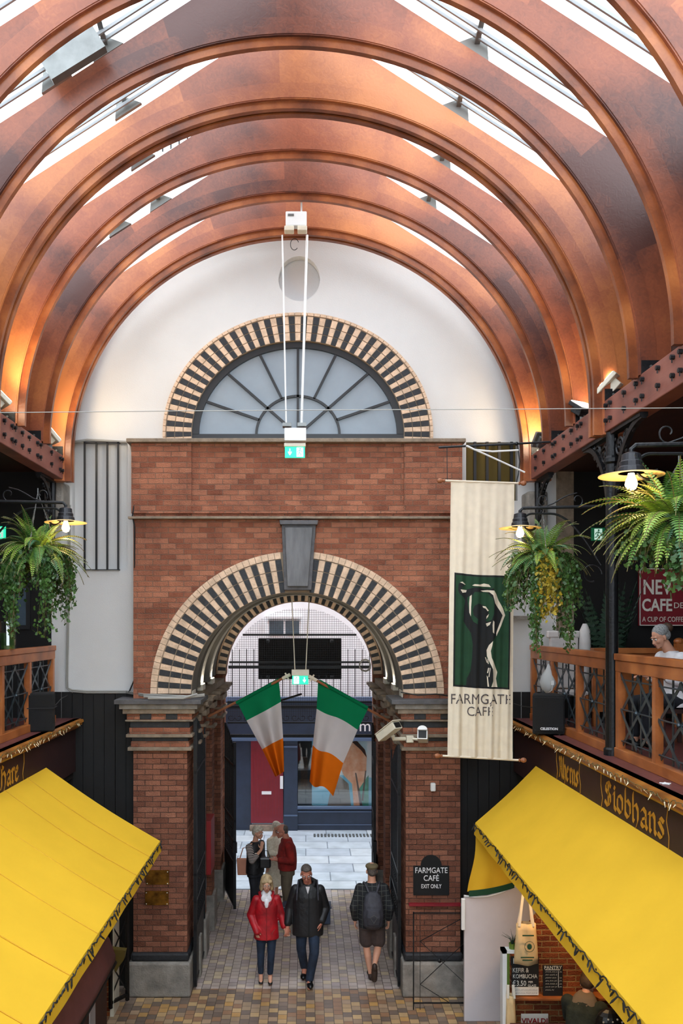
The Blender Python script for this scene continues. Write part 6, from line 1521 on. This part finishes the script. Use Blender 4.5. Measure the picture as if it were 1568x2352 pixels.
# --- woman in the red jacket
def woman_red():
    s = .89; t = person('person', 'woman with blonde bob in a red jacket and white scarf', (-.59, 12.42, 0), .06)
    hm = M_head((.0, -.03, 1.49), .05, .12)
    b = MB(); head(b, hm, .98); limb(b, (0, .01, 1.42), .05, (0, .02, 1.3), .055)
    loft(b, [(0, .02, .78, .13, .09), (0, .02, .95, .12, .085), (0, .02, 1.15, .14, .09), (0, .02, 1.28, .13, .07), (0, .02, 1.33, .06, .05)])
    sh = [(-.15, .02, 1.24), (.15, .02, 1.24)]
    for k, hipx, kn, an in ((-1, -.08, (-.085, -.0, .42), (-.085, .03, .08)), (1, .08, (.07, -.02, .42), (.055, -.0, .08))):
        limb(b, (hipx, .02, .78), .075, kn, .045); limb(b, kn, .046, an, .032); limb(b, an, .034, (an[0], an[1]-.12, .03), .026)
    eL, wL = (-.235, .06, 1.0), (-.16, -.06, .80)       # arm in the pocket
    eR, wR = (.225, .04, 1.0), (.275, -.04, .815)
    limb(b, sh[0], .045, eL, .036); limb(b, eL, .036, wL, .026); limb(b, sh[1], .045, eR, .036); limb(b, eR, .036, wR, .025)
    hand(b, wR, (.35, -.12, -1), (.8, -.5, .3), -1, .88, .7); hand(b, wL, (.3, -.3, -1), (.6, .7, 0), 1, .85, .6)
    bo = b.build('body', 'skin', t); remesh(bo, .007, 3); face_parts(t, bo, hm, .98, 'hair_blonde', 'grey_metal')
    hair_cap(t, hm, 1.0, 'hair_blonde', 'bob')
    j = MB(); loft(j, [(0, .02, .66, .19, .13), (0, .02, .8, .18, .125), (0, .02, .98, .165, .115), (0, .02, 1.15, .175, .12), (0, .02, 1.25, .165, .1), (0, .02, 1.31, .09, .07)])
    for S, e, w, r in ((sh[0], eL, (-.14, -.085, .79), .066), (sh[1], eR, (.262, -.02, .85), .064)): limb(j, S, .066, e, r-.006); limb(j, e, r-.002, w, .052)
    jo = j.build('jacket', 'red_jacket', t); remesh(jo, .009, 3)
    # collar and zip
    m = MB(); m.tube([(-.085, -.045, 1.27), (-.1, .04, 1.33), (0, .1, 1.36), (.1, .04, 1.33), (.085, -.045, 1.27), (.03, -.10, 1.17)], [.02, .028, .03, .028, .024, .012], 8); m.tube([(-.085, -.045, 1.27), (-.03, -.10, 1.17)], [.02, .012], 8); m.build('collar', 'red_jacket', jo)
    MB().tube([(0, -.105, 1.15), (0, -.105, .98), (0, -.118, .8), (0, -.122, .66)], .005, 5).build('zip', 'red_box', jo)
    for k in (-1, 1): MB().bar((k*.13, -.1, .84), (k*.07, -.115, .76), .012, .01, 0, up=Vector((0, 1, 0))).build('pocket', 'red_box', jo)
    m = MB(); m.ball((0, .0, 1.34), (.085, .075, .06), 14, 8).ball((-.04, -.06, 1.28), (.045, .03, .06), 10, 8).ball((.04, -.06, 1.27), (.04, .03, .06), 10, 8).ball((0, -.085, 1.2), (.035, .025, .07), 10, 8); so = m.build('scarf', 'scarf_white', t); remesh(so, .008, 3)
    p = MB(); loft(p, [(0, .02, .66, .15, .1), (0, .02, .78, .155, .105)])
    for k, hipx, kn, an in ((-1, -.08, (-.085, -.0, .42), (-.085, .03, .15)), (1, .08, (.07, -.02, .42), (.055, 0, .15))): limb(p, (hipx, .02, .72), .083, kn, .056); limb(p, kn, .057, an, .047)
    po = p.build('jeans', 'navy_jeans', t); remesh(po, .008, 3)
    for (x, y) in ((-.085, .03), (.055, 0)):
        q = MB(); shoe(q, (x, y, .032), (0, -1, 0), .21, .036, .03); q.build('shoe', 'leather_black', t, smooth=True)
woman_red()
# --- man in the black jacket
def man_black():
    t = person('person', 'man with short grey hair and glasses in a black jacket and blue jeans', (.03, 12.42, 0), -.03)
    hm = M_head((-.02, -.09, 1.655), .05, .26)
    b = MB(); head(b, hm, 1.05); limb(b, (-.01, -.03, 1.58), .06, (0, .02, 1.42), .065)
    loft(b, [(0, .02, .9, .15, .1), (0, .02, 1.1, .15, .1), (0, .02, 1.3, .18, .11), (0, .02, 1.43, .15, .08), (0, .02, 1.48, .07, .06)])
    sh = [(-.18, .02, 1.385), (.18, .02, 1.385)]
    eL, wL = (-.275, .05, 1.1), (-.30, -.05, .84)       # hand held by the woman (photo left)
    eR, wR = (.265, .08, 1.1), (.2, -.05, .92)
    legs = ((-.09, (-.10, .02, .5), (-.06, .2, .14)), (.09, (.10, -.12, .5), (.03, -.14, .09)))
    for hx, kn, an in legs: limb(b, (hx, .02, .9), .085, kn, .055); limb(b, kn, .055, an, .04); limb(b, an, .04, (an[0], an[1]-.14, .04), .03)
    limb(b, sh[0], .055, eL, .043); limb(b, eL, .043, wL, .03); limb(b, sh[1], .055, eR, .043); limb(b, eR, .043, wR, .03)
    hand(b, wL, (-.12, -.2, -1), (-.5, .8, -.1), 1, 1.05, .75); hand(b, wR, (-.2, -.2, -1), (-.8, .2, 0), -1, 1.0, .6)
    bo = b.build('body', 'skin_red', t); remesh(bo, .007, 3); face_parts(t, bo, hm, 1.05, 'hair_grey', 'lamp_dark'); hair_cap(t, hm, 1.05, 'hair_grey', 'short')
    j = MB(); loft(j, [(0, .02, .72, .235, .15), (0, .02, .9, .235, .15), (0, .02, 1.1, .225, .145), (0, .02, 1.3, .225, .145), (0, .02, 1.41, .2, .12), (0, .02, 1.49, .1, .08)])
    for S, e, w in ((sh[0], eL, (-.30, -.03, .90)), (sh[1], eR, (.215, -.04, .95))): limb(j, S, .08, e, .07); limb(j, e, .072, w, .058)
    m_ = j; m_.tube([(-.08, -.06, 1.46), (-.11, .03, 1.5), (0, .11, 1.53), (.11, .03, 1.5), (.08, -.06, 1.46)], [.03, .045, .05, .045, .03], 10)
    jo = j.build('jacket', 'black_jacket', t); remesh(jo, .01, 3)
    MB().tube([(.02, -.14, 1.38), (.02, -.137, 1.2), (.02, -.14, .9), (.02, -.142, .73)], .006, 5).build('zip', 'black', jo)
    MB().prism([[(-.03, 1.47), (.035, 1.47), (.005, 1.36)]], (0, -.12, 0), (1, 0, 0), (0, 0, 1), (0, .02, 0)).build('shirt', 'shirt_white', t)
    for k in (-1, 1): MB().tube([(k*.14, .05, 1.52), (k*.15, -.08, 1.47), (k*.155, -.14, 1.38), (k*.16, -.145, 1.28)], .012, 6).build('backpack_strap', 'pack_grey', t)
    p = MB(); loft(p, [(0, .02, .74, .17, .12), (0, .02, .92, .17, .12)])
    for hx, kn, an in legs: limb(p, (hx, .02, .86), .1, kn, .073); limb(p, kn, .074, (an[0], an[1], an[2]+.02), .062)
    po = p.build('jeans', 'navy_jeans', t); remesh(po, .009, 3)
    q = MB(); shoe(q, (-.06, .2, .055), (-.05, -1, 0), .28, .05, .05); q.build('shoe', 'leather_black', t, smooth=True)
    q = MB(); shoe(q, (.03, -.12, .055), (.1, -1, 0), .28, .052, .05); q.build('shoe', 'leather_black', t, smooth=True)
man_black()
# --- man with the backpack, seen from behind
def man_pack():
    t = person('person', 'man seen from behind in flat cap, plaid shirt and shorts, carrying a grey backpack', (1.0, 12.55, 0), PI)
    hm = M_head((.0, -.02, 1.63), .1, .05)
    b = MB(); head(b, hm, 1.03); limb(b, (0, 0, 1.56), .06, (0, .02, 1.4), .065)
    loft(b, [(0, .02, .9, .15, .1), (0, .02, 1.1, .15, .1), (0, .02, 1.3, .18, .11), (0, .02, 1.42, .15, .08), (0, .02, 1.47, .07, .06)])
    sh = [(-.18, .02, 1.38), (.18, .02, 1.38)]; eL, wL = (-.27, .06, 1.1), (-.26, -.04, .87); eR, wR = (.27, .06, 1.1), (.25, -.04, .87)
    # local -X is photo right; left foot lifted behind
    legs = ((-.09, (-.10, -.02, .5), (-.02, .26, .32)), (.09, (.08, -.03, .48), (.02, .02, .09)))
    for i, (hx, kn, an) in enumerate(legs):
        limb(b, (hx, .02, .9), .085, kn, .055); mid = Vector(kn).lerp(Vector(an), .35)+Vector((0, .015, 0)); limb(b, kn, .053, mid, .056); limb(b, mid, .056, an, .034)
    limb(b, (.02, .02, .09), .034, (.02, -.12, .04), .03); limb(b, (-.02, .26, .32), .034, (-.02, .22, .18), .03)
    limb(b, sh[0], .055, eL, .043); limb(b, eL, .043, wL, .03); limb(b, sh[1], .055, eR, .043); limb(b, eR, .043, wR, .03)
    hand(b, wL, (0, -.2, -1), (.8, .1, 0), 1, 1.0, .6); hand(b, wR, (0, -.2, -1), (-.8, .1, 0), -1, 1.0, .6)
    bo = b.build('body', 'skin', t); remesh(bo, .007, 3); face_parts(t, bo, hm, 1.03)
    hair_cap(t, hm, 1.02, 'hair_grey', 'thin')
    m = MB(); T = hm
    m.ball(T @ Vector((0, .02, .075)), (.098, .115, .045), 18, 10).ball(T @ Vector((0, .02, .055)), (.088, .105, .03), 18, 10).ball(T @ Vector((0, -.1, .055)), (.07, .05, .01), 14, 6)
    m.build('flat_cap', 'khaki_cap', t, smooth=True)
    j = MB(); loft(j, [(0, .02, .80, .2, .135), (0, .02, .95, .205, .135), (0, .02, 1.1, .205, .135), (0, .02, 1.3, .22, .14), (0, .02, 1.4, .19, .11), (0, .02, 1.47, .09, .075)])
    for S, e, w in ((sh[0], eL, wL), (sh[1], eR, wR)): limb(j, S, .076, e, .066); limb(j, e, .072, (w[0], w[1], w[2]+.04), .055)
    jo = j.build('shirt', 'plaid_shirt', t); remesh(jo, .01, 3)
    p = MB(); loft(p, [(0, .02, .78, .19, .13), (0, .02, .95, .18, .125)])
    for hx, kn, an in legs: limb(p, (hx, .02, .86), .11, (kn[0], kn[1]+.0, .57), .11)
    po = p.build('shorts', 'brown_shorts', t); remesh(po, .009, 3)
    k = MB(); loft(k, [(0, .21, .84, .1, .06), (0, .24, .9, .145, .1), (0, .25, 1.05, .155, .115), (0, .24, 1.2, .145, .105), (0, .21, 1.32, .12, .075), (0, .19, 1.38, .07, .04)]); loft(k, [(0, .33, .93, .09, .04), (0, .345, 1.05, .11, .05), (0, .335, 1.16, .09, .04)])
    ko = k.build('backpack', 'pack_grey', t); remesh(ko, .009, 3)
    for s in (-1, 1): MB().tube([(s*.06, .2, 1.37), (s*.10, .12, 1.46), (s*.12, .0, 1.46), (s*.13, -.12, 1.36), (s*.14, -.13, 1.15), (s*.15, .06, .98)], .018, 6).build('strap', 'pack_grey', ko)
    MB().tube([(-.05, .395, 1.06), (0, .405, 1.10), (.05, .395, 1.06), (0, .40, .98), (-.05, .395, 1.06)], .006, 5).build('cord', 'grey_metal', ko)
    q = MB(); shoe(q, (.02, .02, .05), (0, -1, 0), .28, .048, .045); q.build('shoe', 'shoe_brown', t, smooth=True)
    q = MB(); a = Vector((-.02, .30, .30)); R4 = Matrix.Rotation(-1.2, 4, 'X')
    q.ball(Vector((-.02, .27, .2)), (.047, .05, .13), 14, 8, 0).ball(Vector((-.02, .29, .29)), (.04, .055, .06), 12, 8).ball(Vector((-.02, .25, .11)), (.045, .04, .06), 12, 8); q.build('shoe', 'shoe_brown', t, smooth=True)
man_pack()
# --- three people talking at the street end
def woman_black():
    t = person('person', 'woman with short white hair in black, striped sleeve and raised hand, with a tan bag', (-.94, 15.62, 0), .9)
    hm = M_head((0, -.05, 1.44), .15, .15)
    b = MB(); head(b, hm, .97); limb(b, (0, -.01, 1.38), .05, (0, .02, 1.25), .055)
    loft(b, [(0, .02, .74, .14, .1), (0, .02, .95, .13, .1), (0, .02, 1.15, .15, .1), (0, .02, 1.24, .12, .07), (0, .02, 1.28, .06, .05)])
    sh = [(-.17, .02, 1.19), (.17, .02, 1.19)]; eL, wL = (-.22, -.10, .97), (-.12, -.24, 1.18); eR, wR = (.22, .04, .95), (.18, -.12, .8)
    legs = ((-.08, (-.07, -.0, .42), (-.05, .03, .08)), (.08, (.06, 0, .42), (.05, .0, .08)))
    for hx, kn, an in legs: limb(b, (hx, .02, .78), .08, kn, .05); limb(b, kn, .05, an, .035); limb(b, an, .034, (an[0], an[1]-.12, .035), .026)
    for S, e, w in ((sh[0], eL, wL), (sh[1], eR, wR)): limb(b, S, .045, e, .038); limb(b, e, .038, w, .026)
    hand(b, wL, (.1, -.1, 1), (.6, .3, 0), 1, .95, .15, .3); hand(b, wR, (0, -.2, -1), (-.8, .1, 0), -1, .9, .6)
    bo = b.build('body', 'skin', t); remesh(bo, .008, 3); face_parts(t, bo, hm, .97, 'hair_white'); hair_cap(t, hm, 1.0, 'hair_white', 'crop')
    j = MB(); loft(j, [(0, .02, .68, .19, .15), (0, .02, .8, .185, .15), (0, .02, .98, .175, .14), (0, .02, 1.12, .185, .135), (0, .02, 1.21, .15, .1), (0, .02, 1.27, .08, .07)])
    limb(j, sh[1], .075, eR, .06); limb(j, eR, .06, wR, .045); jo = j.build('top', 'black_jacket', t); remesh(jo, .01, 3)
    k = MB(); limb(k, sh[0], .07, eL, .062); limb(k, eL, .062, Vector(eL).lerp(Vector(wL), .45), .055); ko = k.build('sleeve', 'striped_sleeve', t); remesh(ko, .01, 2)
    p = MB(); loft(p, [(0, .02, .62, .17, .13), (0, .02, .76, .16, .12)])
    for hx, kn, an in legs: limb(p, (hx, .02, .72), .095, kn, .066); limb(p, kn, .066, (an[0], an[1], .12), .05)
    po = p.build('trousers', 'dark_jeans', t); remesh(po, .01, 3)
    for x in (-.05, .05): q = MB(); shoe(q, (x, .02, .04), (0, -1, 0), .23, .04, .04); q.build('shoe', 'red_box', t, smooth=True)
    m = MB().tube([(.16, .1, 1.2), (.0, -.15, 1.0), (-.16, -.17, .82)], .008, 5); m.build('bag_strap', 'black', t)
woman_black()
t = thing('handbag', 'black handbag at the hip of the woman in black', 'bag', (-.76, 15.45, .82)); MB().box(-.11, .11, -.05, .05, 0, .2).build('bag', 'leather_black', t, bevel=.03); MB().tube([(-.09, 0, .19), (-.05, 0, .32), (.05, 0, .32), (.09, 0, .19)], .008, 5).build('handle', 'black', t)
t = thing('shoulder_bag', 'tan shopping bag carried behind the woman in black', 'bag', (-1.17, 15.7, .62)); MB().prism([[(-.12, 0), (.12, 0), (.14, .3), (-.14, .3)]], (0, -.05, 0), (1, 0, 0), (0, 0, 1), (0, .1, 0)).build('bag', 'bag_tan', t, bevel=.01); MB().tube([(-.08, 0, .3), (-.02, 0, .5), (.1, 0, .55), (.1, 0, .3)], .01, 5).build('handle', 'bag_tan', t)
def man_rust():
    t = person('person', 'balding man with glasses in a rust red fleece, turned away to the left', (-.37, 15.6, 0), -1.35)
    hm = M_head((0, -.08, 1.47), .1, .12)
    b = MB(); head(b, hm, 1.05); limb(b, (0, -.02, 1.4), .06, (0, .02, 1.28), .065)
    loft(b, [(0, .02, .78, .15, .12), (0, .02, 1.0, .16, .13), (0, .02, 1.2, .17, .12), (0, .02, 1.28, .13, .08), (0, .02, 1.33, .07, .06)])
    sh = [(-.19, .02, 1.23), (.19, .02, 1.23)]; eL, wL = (-.25, .05, .98), (-.2, -.14, .92); eR, wR = (.25, .05, .98), (.16, -.2, .98)
    legs = ((-.09, (-.09, 0, .44), (-.08, .03, .09)), (.09, (.09, 0, .44), (.08, .03, .09)))
    for hx, kn, an in legs: limb(b, (hx, .02, .8), .09, kn, .055); limb(b, kn, .055, an, .04); limb(b, an, .04, (an[0], an[1]-.13, .04), .03)
    for S, e, w in ((sh[0], eL, wL), (sh[1], eR, wR)): limb(b, S, .05, e, .042); limb(b, e, .042, w, .03)
    hand(b, wL, (.1, -1, -.3), (.5, 0, 1), 1, 1, .4); hand(b, wR, (-.2, -1, .1), (0, .2, 1), -1, 1, .3)
    bo = b.build('body', 'skin_red', t); remesh(bo, .008, 3); face_parts(t, bo, hm, 1.05, 'hair_grey', 'lamp_dark'); hair_cap(t, hm, 1.03, 'hair_grey', 'thin')
    j = MB(); loft(j, [(0, .02, .76, .2, .17), (0, .02, .9, .215, .18), (0, .02, 1.05, .215, .175), (0, .02, 1.18, .21, .155), (0, .02, 1.26, .17, .11), (0, .02, 1.34, .09, .085)])
    for S, e, w in ((sh[0], eL, wL), (sh[1], eR, wR)): limb(j, S, .09, e, .075); limb(j, e, .075, Vector(e).lerp(Vector(w), .8), .055)
    jo = j.build('fleece', 'rust_fleece', t); remesh(jo, .01, 3)
    p = MB(); loft(p, [(0, .02, .66, .18, .14), (0, .02, .8, .18, .14)])
    for hx, kn, an in legs: limb(p, (hx, .02, .76), .105, kn, .085); limb(p, kn, .085, (an[0], an[1], .12), .075)
    po = p.build('trousers', 'khaki', t); remesh(po, .01, 3)
    for x in (-.08, .08): q = MB(); shoe(q, (x, .03, .05), (0, -1, 0), .28, .05, .05); q.build('shoe', 'shoe_brown', t, smooth=True)
man_rust()
def woman_dress():
    t = person('person', 'white haired woman in a long cream dress, half hidden behind the man in rust red', (-.60, 16.2, 0), .95)
    hm = M_head((0, -.05, 1.55), -.1, .05)
    b = MB(); head(b, hm, .97); limb(b, (0, -.01, 1.48), .05, (0, .02, 1.34), .055)
    loft(b, [(0, .02, .8, .14, .1), (0, .02, 1.05, .13, .1), (0, .02, 1.25, .15, .1), (0, .02, 1.33, .12, .07), (0, .02, 1.37, .06, .05)])
    sh = [(-.165, .02, 1.28), (.165, .02, 1.28)]; eL, wL = (-.2, .0, 1.03), (-.14, -.22, 1.02); eR, wR = (.2, .04, 1.03), (.14, -.16, .98)
    for x in (-.07, .07): limb(b, (x, .02, .8), .07, (x, .0, .45), .05); limb(b, (x, 0, .45), .05, (x, .02, .07), .034); limb(b, (x, .02, .06), .034, (x, -.1, .035), .025)
    for S, e, w in ((sh[0], eL, wL), (sh[1], eR, wR)): limb(b, S, .045, e, .038); limb(b, e, .038, w, .026)
    hand(b, wL, (.1, -1, .1), (.2, 0, 1), 1, .95, .2); hand(b, wR, (-.2, -1, -.1), (0, .2, 1), -1, .9, .4)
    bo = b.build('body', 'skin', t); remesh(bo, .008, 3); face_parts(t, bo, hm, .97, 'hair_white', 'grey_metal'); hair_cap(t, hm, 1.0, 'hair_white', 'crop')
    j = MB(); loft(j, [(0, .02, .3, .24, .2), (0, .02, .6, .21, .17), (0, .02, .85, .185, .145), (0, .02, 1.05, .17, .13), (0, .02, 1.2, .175, .125), (0, .02, 1.3, .15, .09), (0, .02, 1.36, .08, .07)])
    for S, e, w in ((sh[0], eL, wL), (sh[1], eR, wR)): limb(j, S, .07, e, .06); limb(j, e, .06, Vector(e).lerp(Vector(w), .7), .055)
    jo = j.build('dress', 'dress_cream', t); remesh(jo, .011, 3)
    for x in (-.07, .07): q = MB(); shoe(q, (x, .02, .035), (0, -1, 0), .23, .038, .035); q.build('shoe', 'shoe_brown', t, smooth=True)
    t.scale = (.9, .9, .9)
woman_dress()
# --- woman seated on the gallery
def woman_gallery():
    t = person('person', 'person with patterned headscarf and white top seated behind the right balustrade', (4.22, 9.55, GZ), -1.35)
    hm = M_head((0, -.15, 1.25), 0, .42)
    b = MB(); head(b, hm, 1.0); limb(b, (0, -.10, 1.19), .056, (0, -.0, 1.04), .07)
    loft(b, [(0, .02, .5, .16, .12), (0, .02, .75, .15, .11), (0, .0, .95, .16, .1), (0, -.01, 1.04, .13, .08), (0, -.02, 1.09, .06, .06)])
    sh = [(-.17, 0, 1.0), (.17, 0, 1.0)]; eL, wL = (-.21, -.05, .76), (-.14, -.26, .8); eR, wR = (.21, -.05, .76), (.14, -.26, .8)
    for x in (-.1, .1): limb(b, (x, 0, .52), .085, (x, -.42, .5), .06); limb(b, (x, -.42, .5), .055, (x, -.4, .08), .035); limb(b, (x, -.4, .06), .034, (x, -.52, .035), .026)
    for S, e, w in ((sh[0], eL, wL), (sh[1], eR, wR)): limb(b, S, .045, e, .038); limb(b, e, .038, w, .026)
    hand(b, wL, (.1, -1, 0), (.2, 0, -1), -1, .95, .4); hand(b, wR, (-.1, -1, 0), (0, 0, -1), 1, .95, .4)
    bo = b.build('body', 'skin', t); remesh(bo, .007, 3); face_parts(t, bo, hm, 1.0, 'hair_brown')
    m = MB(); T = hm; R4 = hm.to_3x3().to_4x4(); m.ball(T @ Vector((0, .03, .055)), (.084, .1, .086), 18, 14, 0, R4).ball(T @ Vector((0, .06, .0)), (.08, .07, .07), 14, 10, 0, R4); so = m.build('headscarf', 'headscarf', t); remesh(so, .008, 3)
    MB().ball(T @ Vector((0, .13, .06)), (.07, .06, .06), 14, 10).build('hair', 'hair_brown', t, smooth=True)
    j = MB(); loft(j, [(0, .02, .45, .2, .15), (0, .02, .7, .19, .14), (0, .0, .9, .2, .14), (0, .0, 1.02, .17, .1), (0, -.01, 1.09, .08, .08)])
    for S, e, w in ((sh[0], eL, wL), (sh[1], eR, wR)): limb(j, S, .085, e, .07); limb(j, e, .07, Vector(e).lerp(Vector(w), .5), .06)
    jo = j.build('top', 'shirt_white', t); remesh(jo, .01, 3)
    p = MB(); 
    for x in (-.1, .1): limb(p, (x, 0, .52), .1, (x, -.42, .5), .075); limb(p, (x, -.42, .5), .07, (x, -.4, .14), .055)
    po = p.build('trousers', 'dark_jeans', t); remesh(po, .011, 3)
    for x in (-.1, .1): q = MB(); shoe(q, (x, -.4, .04), (0, -1, 0), .23, .04, .04); q.build('shoe', 'leather_black', t, smooth=True)
woman_gallery()
t = thing('gallery_stool', 'dark seat under the person in white on the right gallery', 'stool', (4.24, 9.6, GZ)); MB().box(-.2, .2, -.2, .2, .38, .43).build('seat', 'dark_wood', t)
for x in (-.17, .17):
    for y in (-.17, .17): MB().box(x-.02, x+.02, y-.02, y+.02, 0, .39).build('leg', 'dark_wood', t)
# --- person bent over in the right stall
def stall_person():
    t = person('person', 'person with brown hair and dark green jumper bending under the right awning', (P(1340, 0, 9.3).x, 9.3, .09), 2.6)
    hm = M_head((0, -.22, 1.16), 0, .9)
    b = MB(); head(b, hm, 1.0); limb(b, (0, -.16, 1.12), .05, (0, -.05, 1.03), .06)
    loft(b, [(0, .05, .68, .15, .11), (0, .04, .85, .15, .11), (0, -.02, 1.0, .16, .1), (0, -.05, 1.08, .1, .08)])
    sh = [(-.18, -.03, 1.0), (.18, -.03, 1.0)]; eL, wL = (-.2, -.14, .78), (-.14, -.34, .84); eR, wR = (.2, -.14, .78), (.14, -.34, .84)
    for x in (-.1, .1): limb(b, (x, .06, .7), .085, (x, .0, .4), .055); limb(b, (x, 0, .4), .055, (x, .03, .07), .036); limb(b, (x, .03, .06), .036, (x, -.1, .035), .028)
    for S, e, w in ((sh[0], eL, wL), (sh[1], eR, wR)): limb(b, S, .045, e, .038); limb(b, e, .038, w, .026)
    hand(b, wL, (.1, -1, 0), (.2, 0, -1), -1, .95, .4); hand(b, wR, (-.1, -1, 0), (0, 0, -1), 1, .95, .4)
    bo = b.build('body', 'skin', t); remesh(bo, .008, 3); face_parts(t, bo, hm, 1.0, 'hair_brown'); hair_cap(t, hm, 1.08, 'hair_brown', 'crop')
    j = MB(); loft(j, [(0, .05, .62, .19, .15), (0, .04, .8, .185, .15), (0, -.01, .97, .19, .13), (0, -.05, 1.06, .12, .1)])
    for S, e, w in ((sh[0], eL, wL), (sh[1], eR, wR)): limb(j, S, .08, e, .065); limb(j, e, .065, Vector(e).lerp(Vector(w), .7), .05)
    jo = j.build('jumper', 'jumper_green', t); remesh(jo, .01, 3)
    m = MB(); loft(m, [(0, -.04, 1.03, .15, .115), (0, -.07, 1.09, .11, .09), (0, -.1, 1.12, .075, .07)]); co = m.build('collar', 'collar_fawn', t); remesh(co, .01, 3)
    p = MB(); loft(p, [(0, .05, .6, .17, .13), (0, .05, .72, .17, .13)])
    for x in (-.1, .1): limb(p, (x, .06, .66), .1, (x, 0, .4), .07); limb(p, (x, 0, .4), .07, (x, .03, .12), .055)
    po = p.build('trousers', 'dark_jeans', t); remesh(po, .011, 3)
    for x in (-.1, .1): q = MB(); shoe(q, (x, .03, .04), (0, -1, 0), .24, .042, .04); q.build('shoe', 'leather_black', t, smooth=True)
stall_person()
